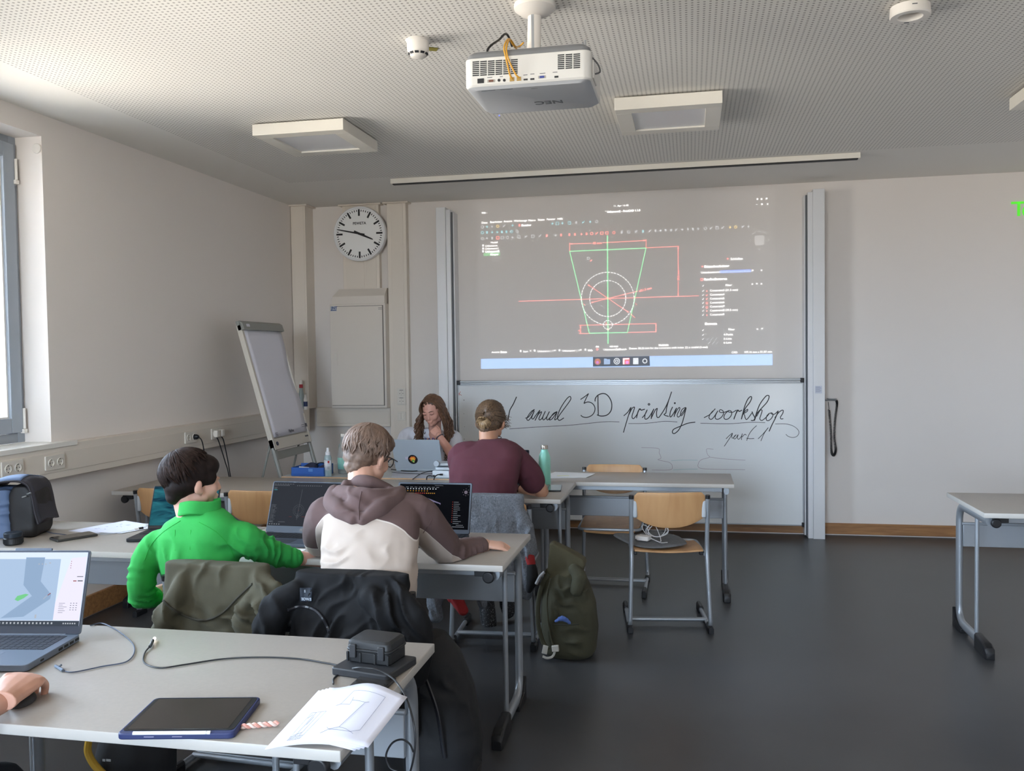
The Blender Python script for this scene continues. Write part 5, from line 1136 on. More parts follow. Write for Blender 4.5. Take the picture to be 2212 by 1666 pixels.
b = MB(); sline(b, [[(.06, .06), (.06, .52)], [(.20, .06), (.24, .52)], [(.06, .06), (.20, .06)], [(.06, .52), (.24, .52)], [(.11, .12), (.12, .52)], [(.16, .12), (.18, .52)], [(.06, .12), (.20, .12)], [(.08, .14), (.16, .17)], [(.07, .42), (.10, .48)], [(.13, .30), (.14, .44)]]+[[(.07+.02*i, .07), (.07+.02*i, .11)] for i in range(7)], .0003); b.build('title_block', mat('print_grey', '#55545c', .6), sh)
# black case on a black box, phone under the papers
t, M, w, d, o = slab('flat_box', 'flat black box under the black hard case near the table corner', 'box', [at(738, 1447, z=.775), at(860, 1466, z=.775), at(878, 1424, z=.775), at(765, 1404, z=.775)], TZ, TZ+.020, M_DARKG, .003, .008)
MZ = TZ+.0205
CM = Matrix.Translation((-.829, 2.205, MZ)) @ Matrix.Rotation(-.16, 4, 'Z')
t = thing('hard_case', 'small black ribbed hard case standing on the flat black box', 'case', (-.829, 2.205, MZ), -.16)
M_PEL = mat('hard_case_black', '#1d1e20', .5)
b = MB(CM); b.prism(rrect(.128, .098, .014, 5), .0, .030); b.build('case_bottom', M_PEL, t, bevel=.003)
b = MB(CM); b.prism(rrect(.134, .104, .016, 5), .0305, .0375); b.build('case_rim', M_PEL, t, bevel=.002)
b = MB(CM); b.loft([[Vector((x, y, z)) for x, y in rrect(w_, d_, .014, 5)] for w_, d_, z in ((.130, .100, .038), (.126, .096, .054), (.112, .084, .060))]); b.build('case_lid', M_PEL, t, bevel=.002)
for s in (-1, 1):
    b = MB(CM); b.box((s*.042-.009, -.057, .014), (s*.042+.009, -.049, .050)); b.build('latch', M_DARKG, t, bevel=.002); 
    for xx in (.022, .060): b = MB(CM); b.box((s*xx-.003, -.053, .002), (s*xx+.003, -.047, .028)); b.build('rib', M_PEL, t, bevel=.001)
t, M, w, d, o = slab('smartphone', 'black phone lying half under the papers at the table corner', 'phone', [at(752, 1490, z=.768), at(830, 1497, z=.768), at(850, 1463, z=.768), at(775, 1456, z=.768)], TZ, TZ+.008, M_BEZ, .002, .008)
b = MB(M); b.prism(rrect(w-.006, d-.006, .006, 4), .0078, .0086); b.build('screen', M_SCR, t)
# cables on the nearest table
q = lambda x, y, z=.763: at(x, y, z=z)
t = thing('charging_cable', 'thin blue grey cable with a right angled plug, beside the nearest laptop', 'cable', q(230, 1400, TZ))
MB().tube(spline([q(195, 1352), q(222, 1347), q(262, 1368), q(290, 1398), q(276, 1428), q(220, 1440), q(160, 1452), q(135, 1449)], 8), .0018, 7).build('cable', mat('cable_blue_grey', '#4a5468', .5), t)
MB().tube([q(136, 1449, .765), q(120, 1439, .765)], .0042, 8).tube([q(128, 1441, .768), q(132, 1437, .769)], .003, 8).build('cable_plug', M_F1, t)
t = thing('charging_cable', 'long black cable with a glowing tip running across the nearest table', 'cable', q(400, 1430, TZ))
MB().tube(spline([q(326, 1394, .766), q(312, 1412), q(312, 1432), q(345, 1443), q(400, 1436), q(480, 1424), q(560, 1420), q(640, 1423), q(700, 1432), q(738, 1441), q(765, 1462)], 8), .0022, 7).build('cable', M_BLACK, t)
MB().tube([q(324, 1397, .767), q(331, 1383, .767)], .0045, 10).build('cable_plug', M_DARKG, t)
MB().tube([q(331, 1384, .767), q(334, 1379, .767)], .0042, 10).build('lit_tip', emi('tip_light', '#fff2e6', 1.2), t)
t = thing('hanging_cable', 'black cord looping over the case and hanging down beside the table leg', 'cable', q(850, 1440, TZ))
hang = [q(720, 1478, .765), q(722, 1465), q(745, 1450), q(775, 1443, .79), q(810, 1446, .79), at(845, 1463, y=2.07), at(868, 1490, y=2.0), at(882, 1520, y=1.96), at(893, 1560, y=1.93), at(897, 1600, y=1.92), at(893, 1640, y=1.92), at(880, 1690, y=1.93)]
loopc = [at(893, 1625, y=1.93), at(885, 1608, y=1.93), at(868, 1598, y=1.93), at(847, 1606, y=1.93), at(834, 1632, y=1.93), at(842, 1658, y=1.93), at(862, 1668, y=1.93)]
MB().tube(spline(hang, 8), .0024, 7).build('cable', M_BLACK, t); MB().tube(spline(loopc, 8), .0024, 7).build('cable_loop', M_BLACK, t)
# ================================================================ things on the left middle table
t, M, w, d, o = slab('smartphone', 'grey black phone lying on the left middle table in front of the papers', 'phone', [at(113, 1163, z=.77), at(131, 1169, z=.77), at(203, 1153, z=.77), at(188, 1147, z=.77)], TZ, TZ+.011, mat('phone_grey', '#3a3836', .4), .003, .006)
b = MB(M); b.prism(rrect(w-.006, d-.006, .005, 4), .0108, .0116); b.build('screen', M_SCR, t)
for k, (pp, lab, cc_) in enumerate((([(148, 1147), (206, 1153), (322, 1133), (270, 1125)], 'loose sheets of handwritten white paper left of the teal laptop', '#dde0f2'), ([(208, 1150), (262, 1152), (330, 1140), (300, 1131)], 'second white sheet lying partly under the teal laptop', '#e0e2f0'))):
    b = MB(); P = [at(x, y, z=TZ+.001+.0015*k) for x, y in pp]; b.add(P+[p-Vector((0, 0, .0009)) for p in P], [(0, 1, 2, 3), (7, 6, 5, 4), (0, 4, 5, 1), (1, 5, 6, 2), (2, 6, 7, 3), (3, 7, 4, 0)])
    sh = b.build('paper_sheet', mat('paper'+cc_[1:], cc_, .7), angle=0); tag(sh, lab, 'paper')
    if k == 0:
        b = MB(); rg = random.Random(4)
        for i in range(16):
            u, v = rg.uniform(.2, .85), rg.uniform(.3, .9); p = (P[0].lerp(P[1], v)).lerp(P[3].lerp(P[2], v), u); b.box((p.x-.006*rg.random(), p.y-.0006, p.z+.0002), (p.x+.008, p.y+.0006, p.z+.0006))
        b.build('pencil_notes', mat('pencil', '#5d6480', .8), sh)
a_ = at(290, 1144, z=.766); c_ = at(309, 1141, z=.766); t = thing('usb_stick', 'tiny white stick with a black cap beside the teal laptop', 'usb stick', a_)
MB().tube([a_, a_.lerp(c_, .5)], .005, 8).build('stick_body', M_WHITE, t); MB().tube([a_.lerp(c_, .5), c_], .0065, 8).build('stick_cap', M_BLACK, t)
tag(MB().tube(spline([at(85, 1143, z=.763), at(110, 1151, z=.763), at(140, 1155, z=.763), at(160, 1158, z=.763)], 6), .002, 6).build('thin_cable', mat('cable_blue_grey', '#4a5468', .5)), 'thin cable running from the backpack to the grey black phone', 'cable')
tag(MB().tube(spline([at(205, 1154, z=.763), at(240, 1153, z=.763), at(280, 1147, z=.763), at(318, 1138, z=.763)], 6), .0018, 6).build('thin_cable', mat('cable_pale', '#9aa0ad', .5)), 'thin pale cable curving along the papers towards the teal laptop', 'cable')
P = at(29, 1176, z=TZ); t = thing('camera_lens', 'short black camera lens standing beside the backpack', 'lens', P)
MB().lathe([(0, 0), (.034, 0), (.040, .006), (.040, .030), (.036, .033), (.036, .036)], 32, c=P).build('lens_barrel', M_BLACK, t); MB().lathe([(0, .036), (.0375, .036), (.0385, .040), (.0385, .052), (.036, .055), (0, .055)], 32, c=P).build('lens_cap', mat('cap_dark_blue', '#222a35', .35), t)
b = MB()
for k in range(36): a = 2*math.pi*k/36; b.box((-.0015, .0395, .008), (.0015, .0412, .028), Matrix.Translation(P) @ Matrix.Rotation(a, 4, 'Z'))
b.build('grip_ring', M_DARKG, t)
tag(MB().box((-1.80, 3.375, TZ), (-1.63, 3.50, TZ+.0012), TR()).build('paper_sheet', PA, angle=0), 'white sheet lying under the near edge of the slate grey laptop', 'paper')
# ================================================================ teacher's desk
DZ = .7625
def desk_item(): pass
M_BLUE = mat('crate_blue', '#2f62b4', .4); M_BLUED = mat('crate_inner', '#1e2a55', .5)
P0 = at(631, 1028, z=DZ); t = thing('blue_box', 'open blue plastic storage box on the left of the teacher desk', 'box', (P0.x+.12, P0.y+.08, DZ))
x0, y0, w, d, h = P0.x, 5.665, .245, .16, .06
MB().box((x0, y0, DZ), (x0+w, y0+.004, DZ+h)).box((x0, y0+d-.004, DZ), (x0+w, y0+d, DZ+h+.012)).box((x0, y0, DZ), (x0+.004, y0+d, DZ+h)).box((x0+w-.004, y0, DZ), (x0+w, y0+d, DZ+h)).box((x0, y0, DZ), (x0+w, y0+d, DZ+.004)).box((x0-.002, y0-.003, DZ+.010), (x0+w+.002, y0, DZ+.016)).build('box_shell', M_BLUE, t, bevel=.0015)
M = FR((x0+.145, y0-.001, DZ+.042)); b = MB(M); b.box((-.016, -.010, 0), (.016, .010, .001)); b.build('box_label', mat('label_pale_blue', '#5b8fd0', .4), t)
fb = thing('cloth_pouch', 'dark navy pouch lying inside the blue storage box', 'pouch', (x0+.1, y0+.08, DZ+.03)); b = MB(); b.add([(x0+.02, y0+.03, DZ+.02), (x0+.17, y0+.02, DZ+.02), (x0+.16, y0+.13, DZ+.02), (x0+.03, y0+.13, DZ+.02), (x0+.03, y0+.04, DZ+.045), (x0+.16, y0+.04, DZ+.05), (x0+.14, y0+.10, DZ+.085), (x0+.10, y0+.11, DZ+.088)], [(0, 3, 2, 1), (4, 5, 6, 7), (0, 1, 5, 4), (1, 2, 6, 5), (2, 3, 7, 6), (3, 0, 4, 7)]); b.build('pouch_body', mat('pouch_navy', '#1c2340', .7), fb, bevel=.008)
tag(MB().tube([(x0+.05, y0+.02, DZ+.06), (x0+.11, y0+.05, DZ+.05)], .006, 8).build('marker_pen', M_WHITE), 'white pen sticking out of the blue storage box', 'pen')
tag(MB().tube(spline([(x0+.13, y0+.10, DZ+.05), (x0+.16, y0+.09, DZ+.078), (x0+.20, y0+.08, DZ+.085), (x0+.235, y0+.07, DZ+.07), (x0+.24, y0+.05, DZ+.01)], 6), .004, 6).build('black_cord', M_BLACK), 'black cord bulging out of the blue storage box', 'cord')
b = MB(); b.add([(x0+.175, y0+.02, DZ+.02), (x0+.24, y0+.02, DZ+.02), (x0+.24, y0+.12, DZ+.02), (x0+.18, y0+.12, DZ+.02), (x0+.185, y0+.03, DZ+.06), (x0+.235, y0+.03, DZ+.065), (x0+.24, y0+.08, DZ+.095), (x0+.22, y0+.10, DZ+.085)], [(0, 3, 2, 1), (4, 5, 6, 7), (0, 1, 5, 4), (1, 2, 6, 5), (2, 3, 7, 6), (3, 0, 4, 7)]); tag(b.build('folded_cloth', mat('cloth_violet', '#2e2a4c', .8), bevel=.006), 'dark violet cloth bundle at the right of the blue storage box', 'cloth')
# disinfectant spray bottle
P = Vector((at(716, 1026, z=DZ).x, 5.695, DZ)); t = thing('spray_bottle', 'clear spray bottle with a white nozzle standing right of the blue box', 'bottle', P)
M_CLR = mat('frosted_plastic', '#b4cbd2', .25, alpha=.72); M_LIQ = mat('pale_liquid', '#9db4b8', .2, alpha=.85)
MB().lathe([(0, 0), (.024, 0), (.0255, .004), (.0255, .125), (.020, .142), (.013, .150), (0, .150)], 28, c=P).build('bottle_body', M_CLR, t)
MB().lathe([(0, .002), (.0240, .002), (.0240, .045), (0, .045)], 28, c=P).build('liquid', M_LIQ, t)
b = MB(); L = [[P+Vector((.0259*math.sin(a), -.0259*math.cos(a), z)) for a in [-1.45+2.9*i/16 for i in range(17)]] for z in (.042, .112)]; b.loft(L, cap=False, closed=False); lb = b.build('bottle_label', mat('label_white', '#dde1ea', .5), t, solid=.0004)
def lab(mb, a, z, w, h, r=.0264): mb.loft([[P+Vector((r*math.sin(a+da), -r*math.cos(a+da), z+dz)) for da in (-w/2/r, 0, w/2/r)] for dz in (-h/2, h/2)], cap=False, closed=False)
b = MB(); lab(b, .55, .100, .013, .016); b.build('red_square', mat('label_red', '#b02a36', .5), lb, angle=0)
b = MB()
for k in range(5): lab(b, .5, .085-.008*k, .018, .002); lab(b, -.7, .100-.013*k, .008, .0016)
b.build('label_print', M_INK, lb, angle=0)
MB().lathe([(.014, .146), (.0165, .147), (.0165, .166), (.011, .170), (.009, .186), (.0085, .197), (0, .198)], 20, c=P).build('nozzle', mat('nozzle_white', '#e9eaf0', .35), t)
# glass water bottle
P = Vector((at(740, 1024, z=DZ).x, 5.83, DZ)); t = thing('glass_bottle', 'tall clear glass water bottle with a pale green label on the teacher desk', 'bottle', P)
M_GB = mat('bottle_glass', '#c4ced0', .08, alpha=.28, spec=.8)
MB().lathe([(0, 0), (.038, 0), (.042, .006), (.042, .14), (.038, .165), (.020, .225), (.0145, .26), (.0145, .275), (0, .275)], 32, c=P).build('bottle_glass', M_GB, t)
MB().lathe([(0, .003), (.0395, .003), (.0395, .10), (0, .10)], 28, c=P).build('water', mat('bottle_water', '#5d716c', .1, alpha=.4), t)
MB().lathe([(.0155, .262), (.0175, .263), (.0175, .280), (.014, .283), (0, .283)], 22, c=P).build('screw_cap', M_WHITE, t)
b = MB(); b.loft([[P+Vector((.0424*math.sin(a), -.0424*math.cos(a), z)) for a in [-1.5+3.0*i/20 for i in range(21)]] for z in (.035, .115)], cap=False, closed=False); lb = b.build('bottle_label', mat('label_mint', '#93cfc4', .5), t, solid=.0005)
def lab2(mb, a, z, w, h, r=.0431): mb.loft([[P+Vector((r*math.sin(a+da), -r*math.cos(a+da), z+dz)) for da in (-w/2/r, 0, w/2/r)] for dz in (-h/2, h/2)], cap=False, closed=False)
b = MB(); lab2(b, .75, .098, .022, .026); b.build('green_patch', mat('label_green', '#2fa27c', .5), lb, angle=0); b = MB(); lab2(b, .1, .075, .035, .065, .0427); b.build('label_panel', mat('label_sage', '#8fb3a4', .5), lb, angle=0)
b = MB(); lab2(b, .55, .072, .008, .008); lab2(b, .55, .058, .008, .010); b.build('label_print', M_INK, lb, angle=0)
b = MB(); b.loft([[P+Vector((r*math.sin(a), -r*math.cos(a), z)) for a in (-1.5, -1.2, -.9)] for r, z in ((.034, .185), (.027, .21))], cap=False, closed=False); b.build('neck_label', mat('label_cyan', '#6fc6d4', .5), t, solid=.0005)
# stacked silver devices and white adapter
t = thing('white_adapter', 'white adapter box with cables plugged in, under the silver discs stack', 'adapter', (-1.64, 5.72, DZ))
MB().box((-1.715, 5.675, DZ), (-1.56, 5.78, DZ+.048)).build('adapter_body', mat('adapter_white', '#dfe8ef', .35), t, bevel=.005); MB().box((-1.712, 5.672, DZ+.006), (-1.695, 5.68, DZ+.02)).build('adapter_port', M_DARKG, t); MB().box((-1.66, 5.668, DZ+.018), (-1.64, 5.68, DZ+.030)).build('adapter_port', M_DARKG, t)
for k in range(2):
    z = DZ+.0485+.028*k; t = thing('silver_device', ('lower' if k == 0 else 'upper')+' silver slab of the stack beside the silver laptop', 'device', (-1.65, 5.75, z))
    MB().box((-1.70, 5.69, z+.002), (-1.56, 5.80, z+.024)).build('device_body', M_SIL, t, bevel=.005); MB().box((-1.692, 5.687, z+.006), (-1.57, 5.691, z+.019)).build('device_face', mat('adapter_white', '#dfe8ef', .35), t)
P = at(945, 1001, y=5.68); t = thing('round_disc', 'round silver disc leaning at the left of the stacked silver slabs', 'disc', P); b = MB(); b.lathe([(0, 0), (.018, 0), (.019, .002), (.019, .03), (0, .03)], 28, M=Matrix.Translation(P) @ Matrix.Rotation(math.pi/2, 4, 'X')); b.build('disc_body', M_SIL, t); t.location.z = P.z
dq = lambda x, y: at(x, y, z=DZ+.004)
for lab_, pts, r in (('thick black cable ending in a plug behind the silver laptop', [dq(845, 1014), dq(870, 1017), dq(895, 1018), dq(912, 1015), dq(923, 1013)], .0032), ('thin dark cable running along the desk behind the silver laptop', [dq(846, 1020), dq(880, 1023), dq(915, 1024), dq(950, 1023)], .002), ('black cable curling over the desk edge near the silver laptop', [dq(950, 1017), dq(925, 1019), dq(908, 1024), dq(895, 1033), at(889, 1040, y=5.632), at(886, 1060, y=5.632)], .0026)):
    tag(MB().tube(spline(pts, 6), r, 6).build('desk_cable', M_BLACK), lab_, 'cable')
for lab_, pts in (('thick black cable hanging from the left of the white adapter over the desk edge', [(-1.712, 5.668, DZ+.013), (-1.735, 5.66, DZ+.016), (-1.742, 5.635, DZ+.006), (-1.742, 5.628, DZ-.05), (-1.74, 5.628, DZ-.15)]), ('black cable with a silver plug in the front of the white adapter', [(-1.65, 5.664, DZ+.024), (-1.668, 5.65, DZ+.026), (-1.685, 5.635, DZ+.012), (-1.695, 5.627, DZ-.03), (-1.70, 5.627, DZ-.12)])):
    tag(MB().tube(spline([Vector(p) for p in pts], 6), .0038, 7).build('adapter_cable', M_BLACK), lab_, 'cable')
P = [at(846, 1031, z=DZ), at(925, 1033, z=DZ), at(958, 1021, z=DZ), at(850, 1019, z=DZ)]; b = MB(); b.add(P+[p+Vector((0, 0, .001)) for p in P], [(3, 2, 1, 0), (4, 5, 6, 7), (0, 1, 5, 4), (1, 2, 6, 5), (2, 3, 7, 6), (3, 0, 4, 7)]); tag(b.build('paper_sheet', mat('paper_dull', '#b9bdc9', .7)), 'grey white paper sheet on the teacher desk behind the silver laptop', 'paper')
# ================================================================ maroon person's table
P = at(1177, 1046, z=TZ); t = thing('drinking_bottle', 'mint green metal drinking bottle with a steel cap', 'bottle', P); hb = at(1176, 961, y=P.y).z-TZ; k_ = hb/.27
MB().lathe([(r*1.0, z*k_) for r, z in ((0, 0), (.035, 0), (.0375, .004), (.0375, .175), (.035, .195), (.026, .218), (.0215, .228), (.0205, .24), (0, .24))], 36, c=P).build('bottle_body', mat('mint_green', '#98e2d0', .35), t)
MB().lathe([(r, z*k_) for r, z in ((0, .2405), (.0225, .2405), (.0225, .262), (.021, .267), (0, .268))], 28, c=P).build('bottle_cap', mat('steel_cap', '#a39a90', .28, .8), t)
t, M, w, d, o = slab('smartphone', 'black phone lying on the table beside the mint green bottle', 'phone', [at(1186, 1060, z=.768), at(1215, 1060, z=.768), at(1210, 1048, z=.768), at(1184, 1048, z=.768)], TZ, TZ+.009, M_BEZ, .002, .008)
b = MB(M); b.prism(rrect(w-.005, d-.005, .006, 4), .0088, .0096); b.build('screen', mat('phone_glass', '#6f7f7c', .12), t)
q0 = at(1113, 1047, z=TZ); tag(MB().box((q0.x-.03, q0.y, TZ), (q0.x+.035, q0.y+.05, TZ+.012)).build('blue_notebook', mat('notebook_blue', '#2d78d0', .4), bevel=.002), 'thin bright blue case on the table under the maroon sleeve', 'case')
# papers on the narrow table
q0 = at(1150, 1022, z=TZ); 
for k, (dx, dy, a, c) in enumerate(((0, 0, .3, '#dfe2e6'), (.05, .05, -.2, '#e6e8ea'))):
    b = MB(); b.box((-.105, -.148, 0), (.105, .148, .0012), Matrix.Translation((-.86+dx, 5.87+dy, TZ+.0015*k+.0002)) @ Matrix.Rotation(1.57+a, 4, 'Z')); tag(b.build('paper_sheet', mat('paper'+c[1:], c, .7)), ['lower', 'upper'][k]+' white sheet on the narrow table just behind the mint bottle', 'paper')
b = MB(); b.box((-.04, -.006, 0), (.04, .006, .0006), Matrix.Translation((-.85, 5.86, TZ+.0030)) @ Matrix.Rotation(.2, 4, 'Z')); tag(b.build('sticky_note', mat('note_yellow', '#dce08a', .7)), 'thin pale yellow paper strip on the white sheets', 'note')
# ================================================================ on the empty chair
def fz(x, y): return .4655
t = thing('felt_sleeve', 'grey felt sleeve lying across the seat of the empty chair', 'sleeve', (-.22, 5.27, .455))
out = [at(x, y, z=.47) for x, y in ((1318, 1160), (1345, 1170), (1372, 1180), (1410, 1184), (1450, 1183), (1484, 1176), (1487, 1172), (1470, 1160), (1452, 1157), (1438, 1148), (1420, 1146), (1400, 1150), (1375, 1155), (1350, 1160), (1330, 1158))]
ce = sum(out, Vector())/len(out); b = MB(); rings = []
for s_, z in ((.97, .458), (1.0, .466), (.98, .476), (.80, .482), (.4, .483), (.05, .483)):
    rings.append([Vector((ce.x+(p.x-ce.x)*s_, ce.y+(p.y-ce.y)*s_, z+.02*max(0, (-.40-p.x)/.1)*s_+.010*math.sin(i*1.9)*(1 if .5 < s_ < 1 else .3)*.6)) for i, p in enumerate(out)])
b.loft(rings); b.build('sleeve_body', mat('felt_grey', '#6b6c6e', .95, bump=(260, .6, .004), var=(40, .12)), t, subsurf=1)
Pc = at(1391, 1166, z=.49); t = thing('power_adapter', 'white laptop charger block lying on the grey felt sleeve', 'adapter', (Pc.x, Pc.y, .488), -.35)
CMx = Matrix.Translation((Pc.x, Pc.y, .488)) @ Matrix.Rotation(-.35, 4, 'Z'); M_AP = mat('adapter_gloss', '#e2ddd8', .25)
b = MB(CMx); b.prism(rrect(.075, .062, .010, 4), 0, .026); b.build('adapter_body', M_AP, t, bevel=.004); b = MB(CMx); b.box((-.048, -.02, .004), (-.037, .02, .024)); b.build('plug_end', M_AP, t, bevel=.003)
b = MB(); lp = []
cc0 = at(1420, 1158, z=.50)
lp = [Pc+Vector((.04, -.01, .01)), Pc+Vector((.10, -.03, .0))]
for k in range(40):
    a = 2*math.pi*k/13+2; r = .052+.010*math.sin(k*.9); lp.append(Vector((cc0.x+r*math.cos(a)+.006*math.sin(k*.31), cc0.y+.02*math.sin(a)+.01, .533+.040*math.sin(a)+.004*math.cos(k))))
lp += [at(1405, 1140, y=5.30), at(1390, 1134, y=5.30), at(1388, 1142, y=5.3), at(1400, 1158, y=5.28), at(1425, 1172, z=.487), at(1442, 1172, z=.487)]
t = thing('charger_cable', 'white cable coiled in loops on the grey felt sleeve', 'cable', (cc0.x, cc0.y, .488)); MB().tube(spline(lp, 4), .0024, 7).build('cable', mat('cable_white', '#c9c8c8', .4), t)
# ================================================================ people
M_SKIN = mat('skin_warm', '#cc9f8a', .5, var=(18, .05)); M_SKIN2 = mat('skin_fair', '#d9ab98', .5, var=(18, .05)); M_SKIN3 = mat('skin_tan', '#b98a70', .5, var=(18, .05))
for q in (M_SKIN, M_SKIN2, M_SKIN3):
    p = q.node_tree.nodes['Principled BSDF']; p.inputs['Subsurface Weight'].default_value = .08; p.inputs['Subsurface Radius'].default_value = (.02, .008, .004); p.inputs['Subsurface Scale'].default_value = .3
def cloth(name, col, scale=420, st=.35, **k): return mat(name, col, .92, bump=(scale, st, .0012), sheen=.0, **k)
def folds(me, specs, seed=0):
    """specs: (centre, radius, direction across the folds, wavelength, height)"""
    S_ = [(Vector(c), r, Vector(d).normalized(), w, h) for c, r, d, w, h in specs]
    def fn(co, n):
        t = .0025*smooth_noise(co, 9, seed)
        for c, r, d, w, h in S_:
            q = (co-c).length/r
            if q < 1:
                f = (1-q*q)**1.2; ph = co.dot(d)/w*2*math.pi+4.5*smooth_noise(co, 8, seed+3)+2*smooth_noise(co, 19, seed+8)
                am = max(0, .45+1.5*smooth_noise(co, 11, seed+5)); t += h*f*am*(1-2*abs(math.sin(ph/2))**.7)*.95
        return t
    displace(me, fn)
def seated_legs(mb, hip, yaw, knee_h=.50, r0=.085, spread=.10, reach=.44, foot=(0, .0), shin=True, feet_dy=(.02, .06), rr=(.098, .078, .058)):
    f = Vector((math.sin(yaw), math.cos(yaw), 0)); s = Vector((math.cos(yaw), -math.sin(yaw), 0)); out = []
    for k, q in enumerate((-1, 1)):
        h = Vector(hip)+s*q*.09; kn = Vector(hip)+f*reach+s*q*(.09+spread*.6); kn.z = knee_h
        an = kn+f*feet_dy[k]+s*q*.01; an.z = .10
        limb(mb, [h, h.lerp(kn, .5)+Vector((0, 0, .008)), kn, kn.lerp(an, .4)-f*.008, an], [rr[0], rr[0]*.9, rr[1], rr[1]*.88, rr[2]], n=14)
        out.append((an, f, s))
    return out
def shoe(P, f, m, par, pitch=0, sole=None, s=1.0):
    f = Vector(f); M = frame(P, Vector((f.y, -f.x, 0)), f) @ Matrix.Rotation(pitch, 4, 'X')
    b = MB(M)
    rings = []
    for y, w, h0, h1 in ((-.075, .028, -.072, -.01), (-.06, .036, -.075, .03), (-.01, .038, -.076, .03), (.05, .043, -.076, -.008), (.12, .046, -.076, -.025), (.17, .040, -.074, -.036), (.195, .022, -.068, -.05)):
        rings.append([Vector((w*s*math.cos(t), y*s, (h0+h1)/2*s+(h1-h0)/2*s*math.sin(t))) for t in [2*math.pi*k/16 for k in range(16)]])
    b.loft(rings); o = b.build('shoe', m, par, subsurf=1)
    b = MB(M); b.prism([(x*s, y*s) for x, y in [(-.03, -.078), (.03, -.078), (.04, -.02), (.046, .06), (.046, .13), (.03, .19), (0, .203), (-.03, .19), (-.046, .13), (-.046, .06), (-.04, -.02)]], -.082*s, -.064*s); b.build('shoe_sole', sole or M_BLACK, o, bevel=.004)
    return o
LK = 1.0
